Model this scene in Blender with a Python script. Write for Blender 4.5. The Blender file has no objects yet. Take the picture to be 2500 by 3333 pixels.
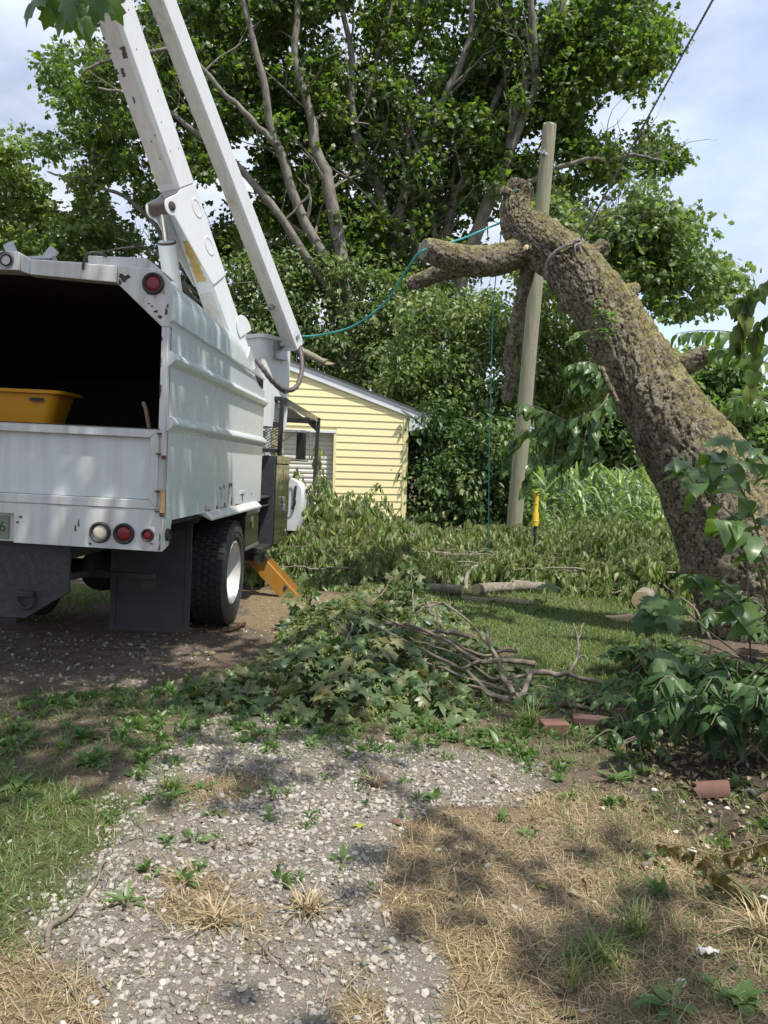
import bpy, bmesh, math, random
import numpy as np
from math import radians, sin, cos, pi
from mathutils import Matrix, Vector

random.seed(7)
RNG = np.random.default_rng(11)
SC = bpy.context.scene
COL = SC.collection

# ------------------------------------------------------------------ camera
CAM_H = 1.48
PITCH, ROLL, FPX = radians(3.17), radians(1.6), 2517.0
_f = np.array([0, cos(PITCH), -sin(PITCH)])
_r0 = np.array([1.0, 0, 0]); _u0 = np.array([0, sin(PITCH), cos(PITCH)])
_R = cos(ROLL) * _r0 + sin(ROLL) * _u0
_U = -sin(ROLL) * _r0 + cos(ROLL) * _u0
cam_d = bpy.data.cameras.new('camera'); cam = bpy.data.objects.new('camera', cam_d); COL.objects.link(cam)
cam.matrix_world = Matrix([[_R[0], _U[0], -_f[0], 0], [_R[1], _U[1], -_f[1], 0], [_R[2], _U[2], -_f[2], CAM_H], [0, 0, 0, 1]])
cam_d.sensor_fit = 'VERTICAL'; cam_d.sensor_height = 36.0; cam_d.lens = 36.0 * FPX / 3333.0
cam_d.clip_start = 0.05; cam_d.clip_end = 3000
SC.camera = cam

# ------------------------------------------------------------------ sky, sun, exposure
SUN = np.array([0.30, -0.30, 0.905]); SUN /= np.linalg.norm(SUN)
SUN_EL = math.asin(SUN[2]); SUN_AZ = math.atan2(SUN[0], SUN[1])
W = bpy.data.worlds.new('World'); SC.world = W; W.use_nodes = True
nt = W.node_tree; nt.nodes.clear()
N = nt.nodes.new; L = nt.links.new
out = N('ShaderNodeOutputWorld'); bg = N('ShaderNodeBackground'); bg.inputs['Strength'].default_value = 0.115
sky = N('ShaderNodeTexSky'); sky.sky_type = 'NISHITA'; sky.sun_disc = False
sky.sun_elevation = SUN_EL; sky.sun_rotation = SUN_AZ; sky.air_density = 1.0; sky.dust_density = 1.0; sky.ozone_density = 1.0
tc = N('ShaderNodeTexCoord'); mp = N('ShaderNodeMapping'); mp.inputs['Scale'].default_value = (1.0, 1.0, 1.9)
mp.inputs['Location'].default_value = (0.35, 0.1, 0.2)
n1 = N('ShaderNodeTexNoise'); n1.inputs['Scale'].default_value = 2.1; n1.inputs['Detail'].default_value = 7; n1.inputs['Roughness'].default_value = 0.52
n2 = N('ShaderNodeTexNoise'); n2.inputs['Scale'].default_value = 3.4; n2.inputs['Detail'].default_value = 6; n2.inputs['Roughness'].default_value = 0.55
mp2 = N('ShaderNodeMapping'); mp2.inputs['Location'].default_value = (3.1, 1.7, 5.0); mp2.inputs['Scale'].default_value = (1.0, 1.0, 2.2)
r1 = N('ShaderNodeValToRGB'); r1.color_ramp.elements[0].position = 0.26; r1.color_ramp.elements[1].position = 0.50
r2 = N('ShaderNodeValToRGB'); r2.color_ramp.elements[0].position = 0.36; r2.color_ramp.elements[0].color = (2.1, 2.45, 3.2, 1)
r2.color_ramp.elements[1].position = 0.66; r2.color_ramp.elements[1].color = (4.1, 4.35, 4.85, 1)
mx = N('ShaderNodeMix'); mx.data_type = 'RGBA'
L(tc.outputs['Generated'], mp.inputs[0]); L(tc.outputs['Generated'], mp2.inputs[0])
L(mp.outputs[0], n1.inputs['Vector']); L(mp2.outputs[0], n2.inputs['Vector'])
L(n1.outputs['Fac'], r1.inputs[0]); L(n2.outputs['Fac'], r2.inputs[0])
L(r1.outputs[0], mx.inputs[0]); L(sky.outputs[0], mx.inputs[6]); L(r2.outputs[0], mx.inputs[7])
L(mx.outputs[2], bg.inputs[0]); L(bg.outputs[0], out.inputs[0])

sd = bpy.data.lights.new('sun', 'SUN'); sun = bpy.data.objects.new('sun', sd); COL.objects.link(sun)
sd.energy = 3.0; sd.angle = radians(0.53); sd.color = (1.0, 0.955, 0.88)
sun.rotation_euler = Vector(tuple(SUN)).to_track_quat('Z', 'Y').to_euler()
sun.location = (8, -8, 25)
SC.view_settings.view_transform = 'Standard'; SC.view_settings.look = 'None'
SC.view_settings.gamma = 1.0; SC.view_settings.use_curve_mapping = False
SC.view_settings.exposure = 1.18
SC.cycles.max_bounces = 6; SC.cycles.transparent_max_bounces = 6; SC.cycles.transmission_bounces = 4
SC.cycles.sample_clamp_indirect = 6.0

# ------------------------------------------------------------------ measuring helpers (photo pixel -> place)
def ray(x, y): return _f + (x - 1250.0) / FPX * _R + (1666.5 - y) / FPX * _U
CAMP = np.array([0, 0, CAM_H])
def P(x, y, Y):
    d = ray(x, y); return CAMP + d * (Y / d[1])
def G(x, y, z=0.0):
    d = ray(x, y); return CAMP + d * ((z - CAM_H) / d[2])
def Q(x, y, Y): return P(x * 1.507, y * 1.507, Y)

def nrm(v):
    v = np.asarray(v, float); n = np.linalg.norm(v, axis=-1, keepdims=True); return v / np.maximum(n, 1e-9)

# ------------------------------------------------------------------ noise
def _h(ix, iy, iz=0, s=0):
    n = (ix.astype(np.int64) * 374761393 + iy.astype(np.int64) * 668265263 + np.asarray(iz, np.int64) * 2147483647 + s * 974634777) & 0xFFFFFFFF
    n = ((n ^ (n >> 13)) * 1274126177) & 0xFFFFFFFF
    n = ((n ^ (n >> 16)) * 2246822519) & 0xFFFFFFFF
    return ((n ^ (n >> 15)) & 0xFFFFFF) / float(0xFFFFFF)
def vnoise(x, y, s=0):
    x = np.asarray(x, float); y = np.asarray(y, float)
    ix = np.floor(x); iy = np.floor(y); fx = x - ix; fy = y - iy
    fx = fx * fx * (3 - 2 * fx); fy = fy * fy * (3 - 2 * fy)
    a = _h(ix, iy, 0, s); b = _h(ix + 1, iy, 0, s); c = _h(ix, iy + 1, 0, s); d = _h(ix + 1, iy + 1, 0, s)
    return (a * (1 - fx) + b * fx) * (1 - fy) + (c * (1 - fx) + d * fx) * fy
def fbm(x, y, s=0, o=4):
    t = 0; a = 0.5
    for k in range(o):
        t = t + a * vnoise(x * 2 ** k, y * 2 ** k, s + k); a *= 0.5
    return t / (1 - 0.5 ** o)
def vnoise3(x, y, z, s=0):
    iz = np.floor(z); fz = z - iz; fz = fz * fz * (3 - 2 * fz)
    o = np.floor(_h(iz, iz * 0, 0, s) * 999.0); o2 = np.floor(_h(iz + 1, iz * 0, 0, s) * 999.0)
    return vnoise(x + o, y + o * 1.7, s) * (1 - fz) + vnoise(x + o2, y + o2 * 1.7, s) * fz
def worley(x, y, perx=None, s=0):
    ix = np.floor(x); iy = np.floor(y)
    f1 = np.full(x.shape, 9.0); f2 = np.full(x.shape, 9.0); cid = np.zeros(x.shape)
    for dx in (-1, 0, 1):
        for dy in (-1, 0, 1):
            cx = ix + dx; cy = iy + dy
            hx = np.mod(cx, perx) if perx else cx
            px = cx + _h(hx, cy, 0, s + 5); py = cy + _h(hx, cy, 0, s + 9)
            d = np.hypot(px - x, py - y); r = _h(hx, cy, 0, s + 13)
            m = d < f1
            f2 = np.where(m, f1, np.minimum(f2, d)); cid = np.where(m, r, cid); f1 = np.where(m, d, f1)
    return f1, f2, cid
def sstep(a, b, x):
    t = np.clip((x - a) / (b - a), 0, 1); return t * t * (3 - 2 * t)
def poly_sd(x, y, poly):
    """signed distance to polygon (negative inside)"""
    poly = np.asarray(poly, float); d = np.full(x.shape, 1e9); ins = np.zeros(x.shape, bool)
    n = len(poly)
    for i in range(n):
        a = poly[i]; b = poly[(i + 1) % n]; e = b - a
        wx = x - a[0]; wy = y - a[1]
        t = np.clip((wx * e[0] + wy * e[1]) / max(e @ e, 1e-9), 0, 1)
        d = np.minimum(d, (wx - t * e[0]) ** 2 + (wy - t * e[1]) ** 2)
        c = ((a[1] <= y) != (b[1] <= y))
        with np.errstate(divide='ignore', invalid='ignore'):
            xi = a[0] + (y - a[1]) / (b[1] - a[1] + 1e-12) * e[0]
        ins ^= c & (x < xi)
    return np.sqrt(d) * np.where(ins, -1, 1)
def gpoly(pts, k=1.507): return [tuple(G(x * k, y * k)[:2]) for x, y in pts]

# ------------------------------------------------------------------ mesh building
def tag(o, label=None, cat=None, group=None, kind=None):
    if label: o['label'] = label
    if cat: o['category'] = cat
    if group: o['group'] = group
    if kind: o['kind'] = kind
    return o
def thing(name, label, cat, loc=(0, 0, 0), rot=(0, 0, 0), group=None):
    o = bpy.data.objects.new(name, None); COL.objects.link(o); o.empty_display_size = 0.2
    o.location = tuple(loc); o.rotation_euler = rot
    return tag(o, label, cat, group)
def org(o):
    return np.array(o.location) if o is not None else np.zeros(3)

def link(name, me, mat, parent=None, loc=None):
    o = bpy.data.objects.new(name, me); COL.objects.link(o)
    if mat is not None:
        for m in (mat if isinstance(mat, (list, tuple)) else [mat]): me.materials.append(m)
    if parent is not None: o.parent = parent
    if loc is not None: o.location = tuple(loc)
    return o

class MB:
    def __init__(s): s.v = []; s.f = []; s.m = []
    def add(s, v, f, mi=0):
        k = len(s.v); s.v += [tuple(map(float, p)) for p in v]
        s.f += [tuple(int(i) + k for i in q) for q in f]; s.m += [mi] * len(f); return s
    def box(s, lo, hi, mi=0):
        x0, y0, z0 = lo; x1, y1, z1 = hi
        return s.add([(x0, y0, z0), (x1, y0, z0), (x1, y1, z0), (x0, y1, z0), (x0, y0, z1), (x1, y0, z1), (x1, y1, z1), (x0, y1, z1)],
                     [(0, 3, 2, 1), (4, 5, 6, 7), (0, 1, 5, 4), (1, 2, 6, 5), (2, 3, 7, 6), (3, 0, 4, 7)], mi)
    def prism(s, poly, o, u, v, w, mi=0):
        """polygon in (u,v) through o, extruded by vector w"""
        o, u, v, w = (np.asarray(a, float) for a in (o, u, v, w)); n = len(poly)
        a = [o + p[0] * u + p[1] * v for p in poly]; b = [p + w for p in a]
        f = [tuple(range(n)), tuple(range(2 * n - 1, n - 1, -1))] + [(i, (i + 1) % n, n + (i + 1) % n, n + i) for i in range(n)]
        return s.add(a + b, f, mi)
    def tube(s, path, rad, seg=8, cap=True, mi=0):
        v, f = tube(path, rad, seg, cap); return s.add(v, f, mi)
    def bar(s, a, b, w, h=None, up=(0, 0, 1), mi=0):
        h = h or w; a = np.asarray(a, float); b = np.asarray(b, float); d = nrm(b - a)
        up = np.asarray(up, float)
        if abs(d @ up) > 0.98: up = np.array([0, 1.0, 0])
        x = nrm(np.cross(d, up)); y = np.cross(x, d)
        return s.prism([(-w / 2, -h / 2), (w / 2, -h / 2), (w / 2, h / 2), (-w / 2, h / 2)], a, x, y, b - a, mi)
    def lathe(s, prof, o, ax, seg=24, mi=0, a0=0.0, a1=2 * pi):
        """prof: (radius, distance along ax)"""
        o = np.asarray(o, float); ax = nrm(ax); t = np.array([0, 0, 1.0]) if abs(ax[2]) < 0.9 else np.array([1.0, 0, 0])
        x = nrm(np.cross(ax, t)); y = np.cross(ax, x); full = abs(a1 - a0 - 2 * pi) < 1e-6
        k = seg if full else seg + 1; v = []; f = []
        for r, h in prof:
            for i in range(k):
                a = a0 + (a1 - a0) * i / seg; v.append(o + ax * h + (x * cos(a) + y * sin(a)) * max(r, 1e-4))
        for j in range(len(prof) - 1):
            for i in range(seg):
                i2 = (i + 1) % k; f.append((j * k + i, j * k + i2, (j + 1) * k + i2, (j + 1) * k + i))
        return s.add(v, f, mi)
    def build(s, name, mat, parent=None, smooth=35, bevel=0.0, world=False, kind=None, seg=2, label=None):
        v = s.v
        if world and parent is not None:
            o = org(parent); v = [(p[0] - o[0], p[1] - o[1], p[2] - o[2]) for p in v]
        me = bpy.data.meshes.new(name); me.from_pydata(v, [], s.f)
        if any(s.m): me.polygons.foreach_set('material_index', s.m)
        b = bmesh.new(); b.from_mesh(me); bmesh.ops.recalc_face_normals(b, faces=b.faces); b.to_mesh(me); b.free()
        if smooth:
            me.polygons.foreach_set('use_smooth', [True] * len(me.polygons))
            try: me.set_sharp_from_angle(angle=radians(smooth))
            except Exception: pass
        ob = link(name, me, mat, parent)
        if bevel:
            m = ob.modifiers.new('bevel', 'BEVEL'); m.width = bevel; m.segments = seg; m.limit_method = 'ANGLE'; m.angle_limit = radians(40)
        if kind: ob['kind'] = kind
        if label: ob['label'] = label
        return ob

def frames(path):
    p = np.asarray(path, float); n = len(p)
    t = np.gradient(p, axis=0); t = nrm(t)
    a = np.array([0, 0, 1.0]) if abs(t[0][2]) < 0.9 else np.array([1.0, 0, 0])
    x = nrm(np.cross(a, t[0])); X = [x]
    for i in range(1, n):
        x = X[-1] - (X[-1] @ t[i]) * t[i]; X.append(nrm(x))
    X = np.array(X); return p, t, X, np.cross(t, X)
def tube(path, rad, seg=8, cap=True):
    p, t, X, Y = frames(path); n = len(p)
    rad = np.broadcast_to(np.asarray(rad, float), (n,))
    a = np.arange(seg) / seg * 2 * pi
    v = (p[:, None] + rad[:, None, None] * (np.cos(a)[None, :, None] * X[:, None] + np.sin(a)[None, :, None] * Y[:, None])).reshape(-1, 3)
    f = []
    for j in range(n - 1):
        for i in range(seg):
            i2 = (i + 1) % seg; f.append((j * seg + i, j * seg + i2, (j + 1) * seg + i2, (j + 1) * seg + i))
    if cap:
        f.append(tuple(range(seg - 1, -1, -1))); f.append(tuple(range((n - 1) * seg, n * seg)))
    return v, f
def smooth_path(pts, n):
    """Catmull-Rom resample; rows may carry extra columns"""
    p = np.asarray(pts, float); m = len(p)
    if m < 3:
        t = np.linspace(0, 1, n)[:, None]; return p[0] * (1 - t) + p[-1] * t
    q = np.vstack([2 * p[0] - p[1], p, 2 * p[-1] - p[-2]])
    o = []
    for u in np.linspace(0, m - 1, n):
        i = min(int(u), m - 2); f = u - i; a, b, c, d = q[i], q[i + 1], q[i + 2], q[i + 3]
        o.append(0.5 * (2 * b + (c - a) * f + (2 * a - 5 * b + 4 * c - d) * f * f + (3 * b - a - 3 * c + d) * f ** 3))
    return np.array(o)

class Cloud:
    """many small pieces in one mesh, numpy speed"""
    def __init__(s): s.V = []; s.Lp = []; s.S = []; s.M = []; s.n = 0
    def raw(s, verts, faces, mi=0):
        verts = np.asarray(verts, np.float32)
        s.V.append(verts)
        s.Lp.append(np.concatenate([np.asarray(q, np.int64) for q in faces]) + s.n)
        s.S.append(np.array([len(q) for q in faces], np.int64)); s.M.append(np.full(len(faces), mi, np.int64)); s.n += len(verts)
    def scatter(s, tmpl, pos, D, Nv, scale, sx=None, mi=0):
        V, F = tmpl; V = np.asarray(V, float); pos = np.asarray(pos, float); n = len(pos)
        if n == 0: return
        Y = nrm(D); Z = nrm(Nv - np.sum(Nv * Y, 1, keepdims=True) * Y + 1e-6); X = np.cross(Y, Z)
        sc = np.broadcast_to(np.asarray(scale, float), (n,))[:, None, None]
        wx = sc if sx is None else np.broadcast_to(np.asarray(sx, float), (n,))[:, None, None]
        v = pos[:, None] + wx * V[None, :, 0:1] * X[:, None] + sc * (V[None, :, 1:2] * Y[:, None] + V[None, :, 2:3] * Z[:, None])
        k = len(V); lp = np.concatenate([np.asarray(q) for q in F]); ss = np.array([len(q) for q in F])
        s.V.append(v.reshape(-1, 3).astype(np.float32))
        s.Lp.append((lp[None] + (np.arange(n) * k)[:, None] + s.n).ravel()); s.S.append(np.tile(ss, n)); s.M.append(np.full(n * len(F), mi, np.int64)); s.n += n * k
    def build(s, name, mat, parent=None, smooth=False, kind=None):
        V = np.concatenate(s.V); Lp = np.concatenate(s.Lp); S = np.concatenate(s.S); M = np.concatenate(s.M)
        if parent is not None: V = V - org(parent).astype(np.float32)
        me = bpy.data.meshes.new(name)
        me.vertices.add(len(V)); me.vertices.foreach_set('co', V.astype(np.float32).ravel())
        me.loops.add(len(Lp)); me.loops.foreach_set('vertex_index', Lp.astype(np.int32))
        me.polygons.add(len(S)); st = np.concatenate([[0], np.cumsum(S)[:-1]])
        me.polygons.foreach_set('loop_start', st.astype(np.int32)); me.polygons.foreach_set('loop_total', S.astype(np.int32))
        if M.any(): me.polygons.foreach_set('material_index', M.astype(np.int32))
        me.polygons.foreach_set('use_smooth', np.full(len(S), bool(smooth)))
        me.update(calc_edges=True); me.validate()
        o = link(name, me, mat, parent)
        if kind: o['kind'] = kind
        return o

# ------------------------------------------------------------------ leaf shapes (base at 0, tip along +Y, up +Z)
def T_maple(droop=0.12, fold=0.08):
    h = [(0.0, 0.0), (0.34, -0.12), (0.29, 0.10), (0.62, 0.34), (0.30, 0.46), (0.24, 0.64)]
    rim = h + [(0, 1.0)] + [(-x, y) for x, y in reversed(h[1:])]
    V = [(0, 0.34, 0.03)] + [(x, y, fold * abs(x) - droop * ((x) ** 2 * 1.5 + max(0, y - 0.3) ** 2)) for x, y in rim]
    n = len(rim); return V, [(0, 1 + i, 1 + (i + 1) % n) for i in range(n)]
def T_far():
    V = [(0, 0, 0), (0.52, 0.12, -0.1), (0.22, 0.42, 0.03), (0.40, 0.62, -0.06), (0, 1, -0.12), (-0.40, 0.62, -0.06), (-0.22, 0.42, 0.03), (-0.52, 0.12, -0.1)]
    return V, [(0, 1, 2), (0, 2, 6), (0, 6, 7), (2, 3, 4), (2, 4, 6), (6, 4, 5)]
def T_far2():
    V = [(0, 0, 0), (0.42, 0.30, -0.08), (0, 1, -0.1), (-0.42, 0.34, 0.06)]
    return V, [(0, 1, 2), (0, 2, 3)]
def T_ovate(w=0.28, droop=0.15, fold=0.10):
    V = [(0, 0, 0), (w, 0.28, fold), (w * 0.8, 0.62, fold * 0.7 - droop * 0.3), (0, 1, -droop), (-w * 0.8, 0.62, fold * 0.7 - droop * 0.3), (-w, 0.28, fold), (0, 0.45, 0.0)]
    return V, [(0, 1, 6), (1, 2, 6), (2, 3, 6), (3, 4, 6), (4, 5, 6), (5, 0, 6)]
def T_big(half, droop=0.25, fold=0.15, wave=0.03, sd=0, mid=5):
    """near leaf: half outline [(x,y)...] from base to tip, midrib folded and drooping, three strips a side"""
    r = random.Random(sd); V = []; F = []
    def z(x, y): return fold * abs(x) - droop * y * y + wave * sin(9 * y + sd + 4 * x)
    h = [(0, 0)] + list(half) + [(0, 1)]
    rows = []
    for (x, y) in half:
        row = []
        for t in (-1, -0.5, 0, 0.5, 1):
            my = min(max(y, 0.02), 0.98); xx = x * t; yy = y * abs(t) + my * (1 - abs(t)) + 0.02 * r.uniform(-1, 1) * (abs(t) == 1)
            row.append(len(V)); V.append((xx, yy, z(xx, yy)))
        rows.append(row)
    b = len(V); V.append((0, 0, 0)); e = len(V); V.append((0, 1, z(0, 1)))
    for i in range(4): F.append((b, rows[0][i + 1], rows[0][i])); F.append((rows[-1][i], rows[-1][i + 1], e))
    for a, c in zip(rows[:-1], rows[1:]):
        for i in range(4): F.append((a[i], a[i + 1], c[i + 1], c[i]))
    return V, F
HEART = [(0.20, -0.08), (0.36, 0.04), (0.43, 0.20), (0.41, 0.38), (0.33, 0.57), (0.21, 0.76), (0.10, 0.90)]
OVAL = [(0.12, 0.06), (0.24, 0.20), (0.30, 0.38), (0.27, 0.56), (0.18, 0.74), (0.08, 0.90)]
LANCE = [(0.07, 0.08), (0.13, 0.25), (0.14, 0.45), (0.11, 0.65), (0.06, 0.85)]
def T_maple_big(droop=0.3, sd=0):
    r = random.Random(sd)
    h = [(0.06, -0.02), (0.20, -0.12), (0.42, -0.12), (0.33, 0.02), (0.30, 0.10), (0.48, 0.16), (0.70, 0.40), (0.50, 0.40), (0.40, 0.47), (0.28, 0.44), (0.27, 0.60), (0.30, 0.76), (0.16, 0.80)]
    rim = [(0, 0.0)] + h + [(0, 1.04)] + [(-x, y) for x, y in reversed(h)]
    rim = [(x + r.uniform(-.02, .02), y + r.uniform(-.02, .02)) for x, y in rim]
    def z(x, y): return 0.10 * abs(x) - droop * (x * x * 1.2 + max(0, y - 0.25) ** 2) + 0.04 * sin(8 * x + sd) * cos(6 * y)
    n = len(rim); V = [(0, 0.3, z(0, .3))]; mids = []
    for x, y in rim: V.append((x, y, z(x, y)))
    for x, y in rim: V.append((x * .5, .3 + (y - .3) * .5, z(x * .5, .3 + (y - .3) * .5)))
    F = [(0, 1 + n + i, 1 + n + (i + 1) % n) for i in range(n)] + [(1 + n + i, 1 + i, 1 + (i + 1) % n, 1 + n + (i + 1) % n) for i in range(n)]
    return V, F
def tmesh(name, T, mat, smooth=True):
    me = bpy.data.meshes.new(name); me.from_pydata([tuple(v) for v in T[0]], [], [tuple(f) for f in T[1]])
    me.polygons.foreach_set('use_smooth', [smooth] * len(me.polygons)); me.materials.append(mat); return me
def place_pieces(name, meshes, parent, pos, D, Nv, scale, sx=None):
    """each piece an object of its own, sharing mesh data"""
    pos = np.asarray(pos, float); Y = nrm(D); Z = nrm(Nv - np.sum(Nv * Y, 1, keepdims=True) * Y + 1e-6); X = np.cross(Y, Z); o0 = org(parent)
    scale = np.broadcast_to(scale, (len(pos),)); sx = scale if sx is None else np.broadcast_to(sx, (len(pos),))
    for i in range(len(pos)):
        o = bpy.data.objects.new(name, meshes[i % len(meshes)]); COL.objects.link(o); o.parent = parent
        a, b, c, p = X[i] * sx[i], Y[i] * scale[i], Z[i] * scale[i], pos[i] - o0
        o.matrix_local = Matrix([[a[0], b[0], c[0], p[0]], [a[1], b[1], c[1], p[1]], [a[2], b[2], c[2], p[2]], [0, 0, 0, 1]])
def rdir(n, up=0.0):
    v = nrm(RNG.normal(size=(n, 3))); v[:, 2] += up; return nrm(v)
# ------------------------------------------------------------------ materials
class MT:
    def __init__(s, name):
        s.m = bpy.data.materials.new(name); s.m.use_nodes = True; s.t = s.m.node_tree; s.b = s.t.nodes['Principled BSDF']; s.o = s.t.nodes['Material Output']
        s._c = None
    def n(s, typ, **k):
        q = s.t.nodes.new('ShaderNode' + typ)
        for a, v in k.items(): setattr(q, a, v)
        return q
    def l(s, a, b): s.t.links.new(a, b)
    def co(s, scale=(1, 1, 1), src='Object', rot=(0, 0, 0)):
        tc = s.n('TexCoord'); mp = s.n('Mapping'); mp.inputs['Scale'].default_value = scale; mp.inputs['Rotation'].default_value = rot
        if src == 'Position':
            g = s.n('NewGeometry'); s.l(g.outputs['Position'], mp.inputs[0])
        else: s.l(tc.outputs[src], mp.inputs[0])
        return mp.outputs[0]
    def noise(s, scale, detail=4, rough=0.55, vec=None, dist=0.0):
        q = s.n('TexNoise'); q.inputs['Scale'].default_value = scale; q.inputs['Detail'].default_value = detail; q.inputs['Roughness'].default_value = rough; q.inputs['Distortion'].default_value = dist
        if vec is not None: s.l(vec, q.inputs['Vector'])
        else: s.l(s.co(), q.inputs['Vector'])
        return q.outputs['Fac']
    def ramp(s, fac, stops, interp='LINEAR'):
        q = s.n('ValToRGB'); cr = q.color_ramp; cr.interpolation = interp
        while len(cr.elements) < len(stops): cr.elements.new(0.5)
        for e, (p, c) in zip(cr.elements, stops):
            e.position = p; e.color = (c, c, c, 1) if isinstance(c, (int, float)) else tuple(c) + (1,)
        s.l(fac, q.inputs[0]); return q.outputs[0]
    def mix(s, fac, a, b, mode='MIX'):
        q = s.n('Mix', data_type='RGBA', blend_type=mode)
        for i, x in ((0, fac), (6, a), (7, b)):
            if isinstance(x, (int, float)): q.inputs[i].default_value = x
            elif isinstance(x, tuple): q.inputs[i].default_value = x + (1,)
            else: s.l(x, q.inputs[i])
        return q.outputs[2]
    def math(s, op, a, b=None):
        q = s.n('Math', operation=op)
        for i, x in ((0, a), (1, b)):
            if x is None: continue
            if isinstance(x, (int, float)): q.inputs[i].default_value = x
            else: s.l(x, q.inputs[i])
        return q.outputs[0]
    def col(s, c):
        if isinstance(c, tuple): s.b.inputs['Base Color'].default_value = c + (1,)
        else: s.l(c, s.b.inputs['Base Color'])
        return s
    def rough(s, r):
        if isinstance(r, (int, float)): s.b.inputs['Roughness'].default_value = r
        else: s.l(r, s.b.inputs['Roughness'])
        return s
    def bump(s, h, strength=0.3, dist=0.01):
        q = s.n('Bump'); q.inputs['Strength'].default_value = strength; q.inputs['Distance'].default_value = dist
        s.l(h, q.inputs['Height']); s.l(q.outputs[0], s.b.inputs['Normal']); return s
    def set(s, **k):
        for a, v in k.items(): s.b.inputs[a.replace('_', ' ')].default_value = v
        return s
    def rnd(s):
        g = s.n('NewGeometry'); o = s.n('ObjectInfo')
        return s.math('FRACT', s.math('ADD', g.outputs['Random Per Island'], o.outputs['Random']))

def simple(name, c, r=0.6, c2=None, sc=6.0, metal=0.0, bump=0.0, bsc=40.0, spec=None):
    m = MT(name)
    if c2 is None: c2 = tuple(x * 0.82 for x in c)
    m.col(m.ramp(m.noise(sc, 5, 0.6), [(0.3, c2), (0.7, c)])); m.rough(m.ramp(m.noise(sc * 1.7, 3), [(0.3, min(1, r + .1)), (0.7, max(0.05, r - .08))]))
    m.set(Metallic=metal)
    if spec is not None: m.set(Specular_IOR_Level=spec)
    if bump: m.bump(m.noise(bsc, 4), bump, 0.004)
    return m.m

def leaf_mat(name, cols, rough=0.45, trans=0.35, tcol=None, spec=0.45, nsc=0.0):
    m = MT(name); k = len(cols)
    c = m.ramp(m.rnd(), [(i / max(1, k - 1), x) for i, x in enumerate(cols)])
    if nsc: c = m.mix(m.ramp(m.noise(nsc, 2, vec=m.co(src='Position')), [(0.35, 0.0), (0.65, 0.55)]), c, m.mix(1.0, c, (1.35, 1.25, 0.9), 'MULTIPLY'))
    m.col(c); m.rough(rough); m.set(Specular_IOR_Level=spec)
    if trans:
        tr = m.n('BsdfTranslucent'); ms = m.n('MixShader'); ms.inputs[0].default_value = trans
        m.l(m.mix(1.0, c, tcol or (1.9, 2.1, 0.9), 'MULTIPLY'), tr.inputs[0]); m.l(m.b.outputs[0], ms.inputs[1]); m.l(tr.outputs[0], ms.inputs[2]); m.l(ms.outputs[0], m.o.inputs[0])
    return m.m

M = {}
M['maple'] = leaf_mat('maple_leaf', [(.030, .058, .016), (.048, .088, .022), (.075, .125, .030), (.150, .195, .050)], .45, .42, nsc=0.35)
M['maple2'] = leaf_mat('maple_leaf_pale', [(.070, .115, .036), (.115, .170, .054), (.170, .220, .080)], .45, .35, nsc=0.4)
M['ivy'] = leaf_mat('undergrowth_leaf', [(.045, .085, .026), (.080, .135, .045), (.125, .185, .065), (.185, .235, .095)], .48, .28, nsc=0.5)
M['far'] = leaf_mat('far_leaf', [(.085, .140, .055), (.120, .180, .075), (.160, .220, .100)], .6, .35, nsc=0.12)
M['wilt'] = leaf_mat('wilted_leaf', [(.085, .125, .045), (.130, .185, .070), (.185, .235, .100), (.24, .27, .13)], .48, .28, nsc=0.9)
M['pile'] = leaf_mat('cut_maple_leaf', [(.040, .075, .030), (.060, .105, .040), (.090, .135, .056), (.105, .145, .066), (.15, .165, .085), (.095, .085, .04)], .42, .25, nsc=1.5)
M['seed'] = leaf_mat('maple_flower', [(.26, .30, .06), (.34, .36, .08), (.20, .25, .05)], .6, .3)
M['mulb'] = leaf_mat('mulberry_leaf', [(.055, .105, .030), (.075, .135, .038), (.100, .165, .048)], .36, .36, tcol=(2.2, 2.3, .7))
M['bush'] = leaf_mat('bush_leaf', [(.032, .070, .022), (.050, .098, .032), (.075, .130, .044)], .42, .26, spec=.32)
M['dead'] = leaf_mat('dead_leaf', [(.125, .085, .035), (.165, .115, .050), (.105, .090, .035), (.19, .15, .07)], .55, .25)
M['litter'] = leaf_mat('leaf_litter', [(.09, .06, .035), (.15, .11, .06), (.22, .17, .10), (.12, .12, .05), (.30, .25, .17)], .7, .1)
M['corn'] = leaf_mat('corn_leaf', [(.15, .225, .080), (.205, .285, .110), (.28, .35, .17)], .30, .30, spec=.7)
M['grass'] = leaf_mat('green_grass', [(.060, .105, .028), (.085, .140, .040), (.120, .170, .055), (.160, .180, .075)], .5, .3, nsc=2.0)
M['dry'] = leaf_mat('dry_grass', [(.19, .145, .090), (.265, .205, .132), (.345, .275, .182), (.42, .345, .24), (.16, .15, .08)], .62, .22, tcol=(1.2, 1.1, .9), nsc=2.5)
M['weed'] = leaf_mat('weed_leaf', [(.075, .135, .040), (.105, .175, .055), (.140, .205, .070)], .42, .32)

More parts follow.
